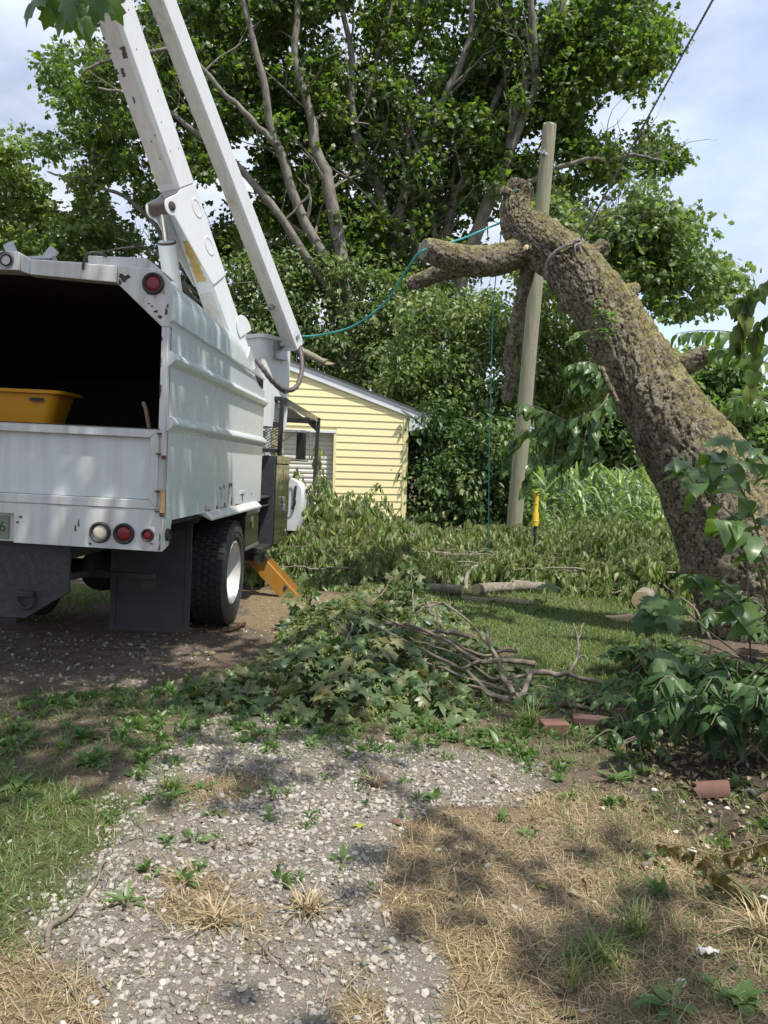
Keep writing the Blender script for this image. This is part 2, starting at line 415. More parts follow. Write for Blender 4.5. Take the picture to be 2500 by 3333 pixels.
def bark_mat(name, c1, c2, c3, sc=14, st=0.6):
    m = MT(name); v = m.co((1, 1, .45))
    n = m.noise(sc, 6, .65, v); a = m.ramp(n, [(.28, c1), (.5, c2), (.75, c3)])
    m.col(a); m.rough(.85); m.bump(n, st, .012); m.set(Specular_IOR_Level=.25); return m.m
M['stem'] = bark_mat('grey_bark', (.085, .075, .062), (.165, .150, .125), (.25, .235, .20), 9)
M['twig'] = bark_mat('twig_bark', (.085, .065, .050), (.165, .135, .105), (.24, .205, .165), 16)
M['log'] = bark_mat('log_bark', (.095, .083, .062), (.185, .165, .125), (.29, .265, .21), 22)
M['green_stem'] = simple('green_stem', (.16, .17, .07), .6)
def cut_mat():
    m = MT('fresh_cut_wood'); v = m.co(); w = m.n('TexWave', wave_type='RINGS'); w.inputs['Scale'].default_value = 18; w.inputs['Distortion'].default_value = 2.5; m.l(v, w.inputs['Vector'])
    m.col(m.mix(m.ramp(w.outputs['Fac'], [(0, 0.0), (1, .4)]), (.56, .43, .27), (.40, .28, .16))); m.rough(.8); return m.m
M['cut'] = cut_mat()
def tree_bark():
    m = MT('mossy_plated_bark'); v = m.co()
    at = m.n('Attribute', attribute_name='plate')
    n = m.noise(7, 6, .6, v); n2 = m.noise(38, 5, .65, v)
    base = m.ramp(m.math('ADD', m.math('MULTIPLY', at.outputs['Fac'], .55), m.math('MULTIPLY', n2, .45)), [(.2, (.070, .056, .040)), (.45, (.165, .140, .100)), (.8, (.29, .26, .195))])
    g = m.n('NewGeometry'); sp = m.n('SeparateXYZ'); m.l(g.outputs['Normal'], sp.inputs[0])
    up = m.math('ADD', m.math('MULTIPLY', sp.outputs['Z'], .42), m.math('MULTIPLY', sp.outputs['X'], .12))
    mo = m.ramp(m.math('ADD', up, m.math('MULTIPLY', n, .75)), [(.43, 0.0), (.70, .85)])
    mo2 = m.math('MULTIPLY', mo, m.ramp(n2, [(.30, .25), (.60, 1.0)]))
    moss = m.ramp(m.noise(16, 4, .6, v), [(.3, (.125, .125, .030)), (.55, (.205, .185, .045)), (.75, (.27, .225, .060))])
    c = m.mix(mo2, base, moss)
    li = m.ramp(m.noise(5.5, 3, .5, v), [(.66, 0.0), (.72, .55)]); c = m.mix(m.math('MULTIPLY', li, m.ramp(n2, [(.45, 0.0), (.6, 1.0)])), c, (.33, .35, .31))
    m.col(c); m.rough(.9); m.set(Specular_IOR_Level=.2)
    wv = m.n('VectorMath', operation='ADD'); sc_ = m.n('VectorMath', operation='SCALE'); sc_.inputs['Scale'].default_value = .16
    nn = m.n('TexNoise'); nn.inputs['Scale'].default_value = 13; nn.inputs['Detail'].default_value = 4; m.l(v, nn.inputs['Vector']); m.l(nn.outputs['Color'], sc_.inputs[0]); m.l(v, wv.inputs[0]); m.l(sc_.outputs[0], wv.inputs[1])
    vo = m.n('TexVoronoi', feature='DISTANCE_TO_EDGE'); vo.inputs['Scale'].default_value = 17; m.l(wv.outputs[0], vo.inputs['Vector']); vo.inputs['Randomness'].default_value = 1.0
    fis = m.math('MAXIMUM', m.ramp(vo.outputs['Distance'], [(.0, 0.0), (.075, 1.0)]), m.ramp(m.noise(11, 4, .6, v), [(.42, 0.0), (.60, 1.0)]))
    vc = m.n('TexVoronoi', feature='F1'); vc.inputs['Scale'].default_value = 17; m.l(wv.outputs[0], vc.inputs['Vector'])
    pc = m.mix(.45, c, m.mix(1.0, c, m.ramp(vc.outputs['Color'], [(.0, (.55, .53, .50)), (1.0, (1.5, 1.5, 1.5))]), 'MULTIPLY'))
    m.col(m.mix(fis, (.066, .052, .036), pc))
    m.bump(m.math('ADD', m.math('MULTIPLY', fis, 1.6), m.math('ADD', n2, m.noise(90, 3, .6, v))), .9, .014); return m.m
M['bark'] = tree_bark()
def smooth_bark():
    m = MT('smooth_limb_bark'); v = m.co((1, 1, .5)); n = m.noise(26, 5, .65, v); n3 = m.noise(6, 4, .6, v)
    m.col(m.mix(m.ramp(n3, [(.45, 0.0), (.65, .45)]), m.ramp(n, [(.3, (.13, .11, .08)), (.55, (.215, .190, .15)), (.8, (.31, .285, .235))]), (.19, .175, .07))); m.rough(.85); m.bump(n, .5, .008); return m.m
M['limb'] = smooth_bark()
def pole_mat():
    m = MT('weathered_pole_wood'); v = m.co((1, 1, .05)); n = m.noise(34, 6, .7, v); n2 = m.noise(3, 3, .5)
    m.col(m.mix(m.ramp(n2, [(.4, 0.0), (.65, .55)]), m.ramp(n, [(.25, (.13, .115, .075)), (.5, (.25, .235, .165)), (.8, (.36, .34, .255))]), (.21, .23, .115))); m.rough(.85); m.bump(n, .6, .006); return m.m
M['pole'] = pole_mat()

# paint and metal
def paint(name, c, dirt=.35, rough=.30, rust=0.0, streak=1.0):
    m = MT(name); n = m.noise(2.4, 5, .6); st = m.noise(9, 5, .6, m.co((1.6, 1.6, .12)))
    fine = m.noise(60, 4, .7)
    d = m.math('MULTIPLY', m.math('MULTIPLY', m.ramp(st, [(.42, 0.0), (.72, 1.0)]), m.ramp(n, [(.35, .2), (.7, 1.0)])), dirt * streak)
    cc = m.mix(d, m.mix(m.ramp(n, [(.3, 0.0), (.7, .12)]), c, tuple(x * .8 for x in c)), (.30, .26, .20))
    cc = m.mix(m.math('MULTIPLY', m.ramp(fine, [(.66, 0.0), (.76, .5)]), dirt), cc, (.20, .17, .14))
    if rust:
        rn = m.noise(11, 6, .7); r = m.ramp(rn, [(.80 - rust, 0.0), (.83 - rust, 1.0)]); cc = m.mix(r, cc, m.ramp(fine, [(.3, (.055, .035, .025)), (.7, (.15, .075, .040))]))
    m.col(cc); m.rough(m.math('ADD', m.math('MULTIPLY', n, .22), rough - .08)); m.set(Specular_IOR_Level=.5, Coat_Weight=.25, Coat_Roughness=.18)
    m.bump(m.noise(3.0, 3, .5), .10, .02); return m.m
M['white'] = paint('white_truck_paint', (.59, .625, .63), .55, .28)
M['white_side'] = paint('white_side_paint', (.60, .645, .655), .22, .24, 0.0, .6)
M['white_worn'] = paint('worn_white_paint', (.58, .595, .585), .9, .36, .06)
M['boom_white'] = paint('white_boom_paint', (.60, .62, .625), .18, .25)
M['boom_dirty_shaded'] = paint('grimy_shaded_boom_paint', (.50, .49, .46), .9, .42)  # real grime plus underside shade put into the colour, darker than boom white
M['bucket_grey'] = paint('grey_bucket_gelcoat', (.60, .62, .62), .35, .40)
M['rust'] = simple('rust', (.15, .070, .035), .85, (.060, .035, .025), 30, bump=.3)
M['rustdark'] = simple('bare_rusty_steel', (.075, .052, .042), .75, (.045, .032, .028), 30, bump=.3)
M['stain'] = simple('rust_stain', (.42, .28, .15), .6, (.30, .17, .08), 30)
M['liner'] = simple('dark_bed_liner', (.020, .018, .016), .8, (.012, .011, .010), 5, bump=.2)
M['blk'] = simple('black_painted_steel', (.022, .023, .027), .42, (.040, .036, .032), 7, bump=.15)
M['blkgloss'] = simple('glossy_black_cabinet', (.035, .034, .026), .16, (.024, .024, .022), 4)
M['blkside'] = simple('dusty_black_steel', (.018, .019, .024), .55, (.05, .05, .055), 45)
M['flap'] = simple('rubber_mud_flap', (.030, .031, .033), .55, (.045, .044, .042), 6, bump=.1)
def tyre_mat():
    m = MT('tyre_rubber'); n = m.noise(5, 5, .6); m.col(m.ramp(n, [(.35, (.018, .018, .019)), (.7, (.042, .039, .035))])); m.rough(.72); m.bump(m.noise(70, 3), .2, .003); return m.m
M['tyre'] = tyre_mat()
M['rim'] = paint('white_rim_paint', (.52, .52, .51), .8, .42)
M['under'] = simple('dirty_chassis_steel', (.045, .040, .036), .75, (.022, .020, .019), 9, bump=.25)
M['orange'] = paint('yellow_outrigger_paint', (.34, .165, .014), 1.0, .42, .10)
M['yellowstain'] = simple('ochre_primer', (.40, .24, .035), .55, (.50, .40, .22), 10)
M['chrome'] = simple('polished_rod', (.72, .73, .72), .14, metal=1.0)
M['steel'] = simple('galvanised_steel', (.42, .43, .44), .42, metal=.9)
M['redlens'] = simple('red_lens', (.23, .012, .018), .22, (.16, .008, .012), 60, bump=.35, bsc=220)
M['clearlens'] = simple('clear_lens', (.62, .57, .46), .25, bump=.2, bsc=200)
M['rubber'] = simple('black_rubber', (.035, .033, .032), .6)
M['hose'] = simple('hose_wrap', (.055, .046, .046), .6, (.10, .085, .085), 18, bump=.4, bsc=60)
M['tub'] = simple('yellow_plastic_tub', (.62, .29, .012), .35, (.55, .25, .012), 3)
M['darkprint'] = simple('dark_print', (.02, .02, .02), .5)
M['plate'] = simple('licence_plate', (.20, .25, .19), .5, (.14, .17, .13), 14)
M['greenink'] = simple('green_ink', (.02, .07, .03), .5)
M['handle'] = simple('wooden_handle', (.42, .31, .19), .6, (.30, .22, .13), 20)
def glass_mat():
    m = MT('dark_window_glass'); m.col((.02, .025, .025)); m.rough(.06); m.set(Specular_IOR_Level=.6, Transmission_Weight=.35, IOR=1.45); return m.m
M['glass'] = glass_mat()
M['mirrorback'] = simple('mirror_glass', (.03, .035, .03), .08, spec=.8)
M['rope_teal'] = simple('teal_rope', (.030, .26, .27), .6, (.05, .34, .33), 60, bump=.5, bsc=150)
M['cable'] = simple('steel_cable', (.13, .125, .12), .5, (.07, .065, .06), 60, bump=.3)
M['rope_grey'] = simple('grey_rope', (.30, .28, .26), .8, (.16, .15, .14), 60, bump=.6, bsc=150)
M['yellow'] = simple('yellow_plastic_guard', (.66, .46, .030), .38, (.58, .40, .03), 5)
M['postgreen'] = simple('dark_green_post', (.012, .035, .025), .5)
# garage
def siding_mat():
    m = MT('yellow_vinyl_siding'); n = m.noise(22, 4, .6, m.co((.25, 1, 6))); d = m.noise(1.1, 4, .6)
    m.col(m.mix(m.ramp(d, [(.35, 0.0), (.7, .16)]), m.ramp(n, [(.3, (.735, .645, .345)), (.7, (.775, .69, .385))]), (.62, .55, .32))); m.rough(.48); m.bump(n, .12, .003); return m.m
M['siding'] = siding_mat()
M['trimy'] = simple('yellow_trim', (.74, .655, .35), .45, (.68, .60, .31), 3)
M['fascia'] = simple('white_aluminium_fascia', (.66, .68, .70), .35, (.56, .58, .60), 4)
M['door'] = simple('tan_garage_door', (.56, .53, .46), .45, (.48, .455, .40), 5)
M['roof'] = simple('dark_shingles', (.085, .080, .078), .9, (.05, .048, .047), 22, bump=.5, bsc=60)
M['conc'] = simple('grey_concrete', (.32, .30, .27), .9, (.22, .20, .18), 9, bump=.4)
M['brick'] = simple('red_brick', (.175, .092, .062), .85, (.13, .065, .048), 14, bump=.6, bsc=45)
M['brickdark'] = simple('dark_red_brick', (.105, .055, .048), .85, (.075, .042, .038), 14, bump=.6, bsc=45)
M['terra'] = simple('terracotta_tile', (.155, .078, .055), .8, (.11, .058, .045), 12, bump=.4)
M['shell'] = simple('white_stone', (.66, .63, .57), .6, (.50, .47, .41), 18, bump=.3)
M['plastic'] = simple('white_crumpled_paper', (.50, .50, .49), .5)
def stone_mat():
    m = MT('gravel_stone'); n = m.noise(60, 4, .6)
    c = m.ramp(m.rnd(), [(0, (.12, .108, .092)), (.25, (.21, .192, .168)), (.5, (.30, .278, .245)), (.75, (.385, .36, .32)), (.92, (.235, .19, .145)), (1, (.50, .475, .43))])
    m.col(m.mix(m.ramp(n, [(.35, 0.0), (.7, .45)]), c, m.mix(1.0, c, (.72, .68, .62), 'MULTIPLY'))); m.rough(.82); m.bump(n, .3, .004); return m.m
M['stone'] = stone_mat()
def ground_mat():
    m = MT('yard_ground')
    v = m.co(src='Position'); a = lambda k: m.n('Attribute', attribute_name=k).outputs['Fac']
    n1 = m.noise(1.3, 6, .6, v); n2 = m.noise(9, 6, .65, v); n3 = m.noise(55, 5, .7, v); n4 = m.noise(190, 3, .6, v)
    dirt = m.ramp(n2, [(.28, (.075, .055, .040)), (.5, (.125, .095, .070)), (.75, (.185, .145, .108))])
    dirt = m.mix(m.ramp(n3, [(.5, 0.0), (.75, .5)]), dirt, (.25, .20, .15))
    grav = m.ramp(n4, [(.3, (.120, .102, .082)), (.55, (.215, .190, .158)), (.8, (.35, .318, .272))])
    dry = m.ramp(n3, [(.25, (.105, .075, .042)), (.5, (.19, .142, .084)), (.78, (.31, .245, .155))])
    grs = m.ramp(n3, [(.25, (.045, .055, .022)), (.55, (.085, .095, .038)), (.8, (.145, .135, .062))])
    e = lambda k: m.ramp(m.math('ADD', a(k), m.math('MULTIPLY', m.math('SUBTRACT', n2, .5), .7)), [(.35, 0.0), (.65, 1.0)])
    c = m.mix(e('gravel'), dirt, grav); c = m.mix(e('dry'), c, dry); c = m.mix(e('green'), c, grs)
    c = m.mix(m.math('MULTIPLY', e('litter'), .8), c, m.ramp(n3, [(.3, (.035, .027, .020)), (.6, (.080, .060, .042)), (.8, (.17, .13, .085))]))
    m.col(c); m.rough(.95); m.set(Specular_IOR_Level=.2); m.bump(m.math('ADD', n3, m.math('MULTIPLY', n4, .6)), .8, .02); return m.m
M['ground'] = ground_mat()
# ------------------------------------------------------------------ ground masks (in metres on the ground)
GRAVEL = [gpoly([(300, 1660), (420, 1560), (560, 1545), (760, 1590), (1010, 1625), (1180, 1650), (1120, 1730), (900, 1775), (880, 1900), (860, 2010), (1010, 2070), (1060, 2212), (1000, 2330), (-60, 2330), (40, 2080), (110, 1950), (190, 1860), (230, 1770)]),
          gpoly([(-200, 1350), (430, 1375), (420, 1440), (300, 1480), (-200, 1480)])]
DRY = [gpoly([(880, 1790), (1120, 1730), (1330, 1700), (1500, 1800), (1700, 1900), (1900, 2330), (1000, 2330), (1010, 2070), (830, 2000)]),
       gpoly([(-300, 2060), (60, 2050), (190, 2130), (230, 2330), (-300, 2330)]), gpoly([(350, 1850), (520, 1880), (600, 1950), (540, 2030), (330, 2040), (300, 1950)]),
       gpoly([(390, 1690), (560, 1690), (540, 1740), (360, 1770)]), gpoly([(700, 2080), (800, 2060), (830, 2200), (720, 2212)]), gpoly([(540, 1270), (760, 1290), (640, 1390), (520, 1350)])]
GREEN = [gpoly([(-400, 1640), (120, 1660), (280, 1740), (180, 1850), (110, 1960), (0, 2060), (-400, 2060)]),
         gpoly([(760, 1310), (920, 1265), (1500, 1270), (1480, 1420), (1390, 1500), (1240, 1540), (1160, 1500), (1060, 1380)]),
         gpoly([(-400, 1240), (130, 1250), (250, 1290), (120, 1340), (-400, 1360)])]
LITTER = [gpoly([(1320, 1600), (1400, 1480), (1720, 1480), (1900, 1900), (1640, 1880), (1480, 1790), (1360, 1690)])]
WEEDS = [gpoly([(-200, 1520), (330, 1490), (620, 1560), (1180, 1590), (1160, 1650), (700, 1620), (420, 1600), (300, 1680), (-200, 1680)]), gpoly([(760, 1555), (1080, 1530), (1330, 1580), (1360, 1660), (1150, 1670), (900, 1625), (760, 1610)])]
SAND = [gpoly([(520, 1280), (760, 1285), (640, 1400), (420, 1480), (300, 1470), (420, 1400)])]
def mask(x, y, polys, soft=.12, s=0):
    d = np.full(np.shape(x), 9.0)
    for p in polys: d = np.minimum(d, poly_sd(x, y, p))
    d = d + (fbm(x * 3.1, y * 3.1, s + 40) - .5) * .35 + (fbm(x * 11, y * 11, s + 50) - .5) * .12
    return 1 - sstep(-soft, soft, d)
def m_dry(x, y): return np.clip(mask(x, y, DRY, .13, 2), 0, 1)
def m_grav(x, y): return np.clip(np.maximum(mask(x, y, GRAVEL[:1], .10, 1), .42 * mask(x, y, GRAVEL[1:], .10, 1)) - .75 * m_dry(x, y), 0, 1)
def m_green(x, y):
    far = sstep(9.5, 11, y) * (1 - sstep(16, 18, y))
    return np.clip(np.maximum(mask(x, y, GREEN, .2, 3), far), 0, 1)
def m_lit(x, y): return mask(x, y, LITTER, .2, 4)
def gz(x, y):
    near = 1 - sstep(20, 26, np.hypot(x, y))
    return ((fbm(x * .9, y * .9, 3) - .5) * .05 + (fbm(x * 5, y * 5, 8) - .5) * .022 + .16 * sstep(1.5, 3.0, x) * (1 - sstep(5.5, 8, y))) * near * sstep(-8, -4, y)
xs = np.concatenate([[-900, -300, -120, -60, -30, -18, -12], np.arange(-9, 9.01, .075), [12, 18, 30, 60, 120, 300, 900]])
ys = np.concatenate([[-300, -100, -40, -15, -8], np.arange(-4, 13.01, .075), np.arange(13.5, 20, .5), [22, 25, 30, 40, 60, 100, 200, 500, 1500]])
gx, gy = np.meshgrid(xs, ys); nx, ny = len(xs), len(ys)
gco = np.stack([gx, gy, gz(gx, gy)], -1).reshape(-1, 3)
idx = np.arange(nx * ny).reshape(ny, nx)
fc = np.stack([idx[:-1, :-1], idx[:-1, 1:], idx[1:, 1:], idx[1:, :-1]], -1).reshape(-1, 4)
gm = bpy.data.meshes.new('ground'); gm.vertices.add(len(gco)); gm.vertices.foreach_set('co', gco.astype(np.float32).ravel())
gm.loops.add(fc.size); gm.loops.foreach_set('vertex_index', fc.astype(np.int32).ravel()); gm.polygons.add(len(fc))
gm.polygons.foreach_set('loop_start', (np.arange(len(fc)) * 4).astype(np.int32)); gm.polygons.foreach_set('loop_total', np.full(len(fc), 4, np.int32))
gm.polygons.foreach_set('use_smooth', np.ones(len(fc), bool)); gm.update(calc_edges=True)
fx, fy = gx.ravel(), gy.ravel()
for k, arr in (('gravel', m_grav(fx, fy)), ('dry', m_dry(fx, fy)), ('green', m_green(fx, fy)), ('litter', m_lit(fx, fy))):
    at = gm.attributes.new(k, 'FLOAT', 'POINT'); at.data.foreach_set('value', arr.astype(np.float32))
tag(link('ground', gm, M['ground']), kind='structure')
# ------------------------------------------------------------------ yellow garage
gc = P(1326, 1500, 15.0)
garage = thing('garage', 'pale yellow vinyl sided garage with gable roof and tan overhead door behind the truck', 'garage', (gc[0], 15.0, 0), (0, 0, radians(10)))
GW, EZ, SL, DZ = 7.2, 2.56, 0.335, 2.14      # width, eave height, roof slope, door height
APX = -GW / 2

DX0, DX1 = -4.15, -1.44
lap = .139; z = .17; k = 0
def plank(x0, x1, z0, xa=None, xb=None):
    """lapped board; the top corners may be cut back to xa, xb under the rake"""
    xa = x0 if xa is None else xa; xb = x1 if xb is None else xb; zt = z0 + lap + .006
    m = MB(); v = []
    for (xl, xr, zz, y) in ((x0, x1, z0, -.020), (xa, xb, zt, -.006), (xa, xb, zt, .0), (x0, x1, z0, .0), ):
        v += [(xl, y, zz), (xr, y, zz)]
    m.add(v, [(0, 1, 3, 2), (2, 3, 5, 4), (4, 5, 7, 6), (6, 7, 1, 0), (0, 2, 4, 6), (1, 7, 5, 3)])
    return m.build('siding_plank', M['siding'], garage, smooth=0)
while True:
    zt = z + lap
    hw = lambda zz: GW / 2 - max(0, (zz - EZ + .02) / SL)
    if hw(z) < .25: break
    a0, a1 = APX - hw(z), APX + hw(z); b0, b1 = APX - hw(zt), APX + max(hw(zt), .02)
    if zt <= EZ + .03: a0, a1, b0, b1 = -GW + .1, -.1, -GW + .1, -.1
    if z < DZ - .02:
        if zt > DZ: pass
        plank(a0, DX0 - .05, z); plank(DX1 + .05, a1, z)
    else: plank(a0, a1, z, b0, b1)
    z += lap; k += 1
m = MB(); m.box((-GW + .005, .002, .0), (DX0 - .11, .15, DZ)); m.box((DX1 + .11, .002, 0), (-.005, .15, DZ)); m.box((-GW + .005, .002, DZ), (-.005, .15, EZ))
m.prism([(-GW + .005, EZ), (-.005, EZ), (APX, EZ + SL * GW / 2 - .02)], (0, .002, 0), (1, 0, 0), (0, 0, 1), (0, .14, 0))
m.box((-.15, .15, 0), (-.005, 6, EZ)); m.box((-GW + .005, .15, 0), (-GW + .15, 6, EZ)); m.box((-GW + .005, 5.86, 0), (-.005, 6.0, EZ))
m.build('wall', M['siding'], garage)
for xa_, xb_ in ((-GW + .02, DX0 - .05), (DX1 + .05, -.02)): MB().box((xa_, -.012, -.1), (xb_, .0015, .17)).build('foundation', M['conc'], garage)
for x0 in (-.1, -GW): MB().box((x0, -.03, .15), (x0 + .1, .03, EZ - .01)).build('corner_trim', M['trimy'], garage, bevel=.004)
# door
for xa_ in (DX1, DX0 - .05): MB().box((xa_, -.024, .0), (xa_ + .05, .12, DZ - .003)).build('door_jamb', M['trimy'], garage)
MB().box((DX0 - .05, -.034, DZ - .002), (DX1 + .05, .12, DZ + .04)).build('door_header', M['fascia'], garage)
door = MB().box((DX0 + .002, .155, .01), (DX1 - .002, .17, DZ - .004)).build('garage_door', M['door'], garage)
sec = DZ / 4
for i in range(4):
    z0 = .015 + i * sec; s_ = MB(); prof = []
    nrib = 6
    for j in range(nrib):
        a = z0 + sec * j / nrib; h = sec / nrib
        prof += [(.150, a), (.132, a + .022), (.132, a + h - .03), (.150, a + h - .008)]
    poly = [(y, zz) for y, zz in prof] + [(.1535, z0 + sec - .006), (.1535, z0)]
    s_.prism(poly, (DX0 + .004, 0, 0), (0, 1, 0), (0, 0, 1), (DX1 - DX0 - .008, 0, 0)); s_.build('door_panel', M['door'], door, smooth=20)
# roof
OV, RK, TH = .40, .06, .03
for sgn in (1, -1):
    x_e = APX + sgn * (GW / 2 + OV); z_e = EZ - SL * OV
    for nm, z0, th, y0, mat, inset in (('roof', .10, .035, -RK - .03, M['roof'], -.02),):
        MB().prism([(APX, EZ + SL * GW / 2 + z0), (x_e + sgn * .02, z_e + z0 - SL * .02), (x_e + sgn * .02, z_e + z0 - SL * .02 + th), (APX, EZ + SL * GW / 2 + z0 + th)], (0, y0, 0), (1, 0, 0), (0, 0, 1), (0, 6.3, 0)).build('roof', mat, garage, smooth=0)
    # rake board, drip edge
    f = MB(); f.prism([(APX, EZ + SL * GW / 2 - .055), (x_e, z_e - .055), (x_e, z_e + .098), (APX, EZ + SL * GW / 2 + .098)], (0, -RK, 0), (1, 0, 0), (0, 0, 1), (0, .022, 0)); f.build('rake_board', M['fascia'], garage, bevel=.004)
    d = MB(); d.prism([(APX, EZ + SL * GW / 2 + .062), (x_e, z_e + .062), (x_e, z_e + .099), (APX, EZ + SL * GW / 2 + .099)], (0, -RK - .014, 0), (1, 0, 0), (0, 0, 1), (0, .013, 0)); d.build('drip_edge', M['fascia'], garage)
    # soffit under the rake, boxed eave return
    f = MB(); f.prism([(APX, EZ + SL * GW / 2 - .03), (x_e, z_e - .03), (x_e, z_e - .02), (APX, EZ + SL * GW / 2 - .02)], (0, -RK + .023, 0), (1, 0, 0), (0, 0, 1), (0, RK - .03, 0)); f.build('soffit', M['fascia'], garage)
    xa = APX + sgn * (GW / 2 + .002)
    f = MB(); f.prism([(xa, EZ - .34), (xa + sgn * (OV - .06), EZ - .27), (x_e - sgn * .012, z_e - .057), (xa, EZ - .06)], (0, -RK + .001, 0), (1, 0, 0), (0, 0, 1), (0, 6.2, 0)); f.build('eave_box', M['fascia'], garage, bevel=.004)
# ------------------------------------------------------------------ bucket truck (own frame: x = 0 right side, -x to the left, y forward from the tail, z up)
TO = P(548, 1797, 5.0); TO[2] = 0
TYAW, TROLL = radians(-1.43), radians(1.2)
truck = thing('bucket_truck', 'white rusty chipper body truck with twin raised booms parked beside the yellow garage', 'bucket truck', TO)
_TM = Matrix.Rotation(TYAW, 4, 'Z') @ Matrix.Rotation(TROLL, 4, 'Y'); truck.rotation_euler = _TM.to_euler()
TR = np.array(_TM.to_3x3())
def tl(p): return TR.T @ (np.asarray(p, float) - TO)
X0, XL = -.055, -2.40
XC = (X0 + XL) / 2
BL = 3.36
# --- chipper body shell
def body_prof(inset=0.0):
    a = [(X0, 1.10), (X0, 2.395), (X0 - .012, 2.40), (X0 - .014, 2.56), (X0 - .03, 2.62), (X0 - .07, 2.675), (X0 - .14, 2.705), (X0 - .34, 2.72), (XC, 2.73)]
    if inset: a = [(x - inset, min(z, 2.72 - inset * .9)) for x, z in a]
    return a + [(2 * XC - x, z) for x, z in reversed(a[:-1])]
def drop(y): return .02 * sstep(.8, 2.2, y) + .06 * sstep(2.0, 2.6, y) + .30 * sstep(2.35, 3.4, y) if True else 0
def shell(name, inset, y0, y1, mat, n=14):
    pr = body_prof(inset); m = MB(); ysn = np.linspace(y0, y1, n); v = []; f = []; k = len(pr)
    for y in ysn:
        d = float(drop(y))
        for x, z in pr: v.append((x, y, z - d * float(sstep(2.2, 2.72, z))))
    for j in range(n - 1):
        for i in range(k - 1): f.append((j * k + i, j * k + i + 1, (j + 1) * k + i + 1, (j + 1) * k + i))
    f.append(tuple(range((n - 1) * k, n * k)))
    m.add(v, f); return m.build(name, mat, truck, smooth=30)
body = shell('chip_body', 0.0, .03, BL, M['white_side'])
liner = shell('bed_liner', .04, .06, BL - .05, M['liner'], 10)
MB().box((XL + .04, .04, 1.06), (X0 - .04, BL, 1.10)).build('bed_floor', M['liner'], truck)
# pressed ribs along the side, thin drip lip under the roof panel
def rib(z, h, out, y0, y1, m_=None):
    m = MB(); pr = [(X0 - .004, z - h), (X0 + out * .55, z - h * .55), (X0 + out, z - h * .1), (X0 + out, z + h * .18), (X0 + out * .4, z + h * .8), (X0 - .004, z + h)]
    v = [(x, y0, zz) for x, zz in pr] + [(x, y1 - .02, zz) for x, zz in pr]; k = len(pr)
    f = [(i, i + 1, k + i + 1, k + i) for i in range(k - 1)] + [tuple(range(k)), tuple(range(2 * k - 1, k - 1, -1))]
    m.add(v, f); return m.build('side_rib', M['white_side'], truck, smooth=50)
rib(2.150, .052, .045, -.005, BL + .02); rib(1.735, .052, .045, -.005, BL + .02)
lip = MB(); lip.prism([(X0 - .002, 2.385), (X0 + .020, 2.392), (X0 + .020, 2.400), (X0 - .002, 2.412)], (0, 0, 0), (1, 0, 0), (0, 0, 1), (0, BL - .10, 0)); lip.build('drip_lip', M['white_side'], truck)
# flared skirt over the wheel
sk = MB(); sk.prism([(X0 - .30, 1.105), (X0 + .012, 1.105), (X0 + .060, 1.060), (X0 + .058, 1.040), (X0 - .02, 1.075), (X0 - .30, 1.085)], (0, 1.02, 0), (1, 0, 0), (0, 0, 1), (0, 2.10, 0)); sk.build('wheel_flare', M['white_worn'], truck, bevel=.004)
MB().prism([(-.02, 1.10), (.0, 1.02), (.04, 1.02), (.12, 1.10)], (X0 - .05, 1.0, 0), (0, 1, 0), (0, 0, 1), (-.3, 0, 0)).build('wheel_arch', M['under'], truck)
# --- rear frame: right post, corner gusset, top beam (and mirrored on the left)
def rear_plate():
    m = MB(); y, dy = -.022, (0, .072, 0); U_, V_ = (1, 0, 0), (0, 0, 1)
    for s in (1, -1):
        X = (lambda x: x) if s > 0 else (lambda x: 2 * XC - x)
        arc = [(X0 - .14 + .14 * cos(a), 2.575 + .135 * sin(a)) for a in np.linspace(0, pi / 2, 8)]
        m.prism([(X(x), z) for x, z in [(X0 - .002, 2.345)] + arc + [(-.398, 2.715), (-.398, 2.605), (-.104, 2.345)]], (0, y, 0), U_, V_, dy)
        m.prism([(X(x), z) for x, z in [(X0 - .004, 1.115), (X0 - .004, 2.3445), (-.104, 2.3445), (-.104, 1.115)]], (0, y + .002, 0), U_, V_, dy)
        m.prism([(X(x), z) for x, z in [(-.3985, 2.606), (-.3985, 2.712), (-.955, 2.727), (-.955, 2.634)]], (0, y - .012, 0), U_, V_, (0, .09, 0))
        m.prism([(X(x), z) for x, z in [(-.9555, 2.634), (-.9555, 2.727), (-1.015, 2.765), (-1.015, 2.652)]], (0, y - .014, 0), U_, V_, (0, .10, 0))
    m.prism([(-1.0155, 2.652), (-1.0155, 2.768), (2 * XC + 1.0155, 2.768), (2 * XC + 1.0155, 2.652)], (0, y - .03, 0), U_, V_, (0, .14, 0))
    return m.build('rear_frame', M['white_worn'], truck, bevel=.005, smooth=30)
rearf = rear_plate()
hb = MB(); hb.lathe([(.030, .006), (.034, .0), (.048, -.004), (.050, .012)], (-1.10, -.054, 2.712), (0, -1, 0), 20); hb.lathe([(.032, -.008), (.001, -.006)], (-1.10, -.0515, 2.712), (0, -1, 0), 20)
hb.build('receiver_tube', M['rustdark'], rearf)
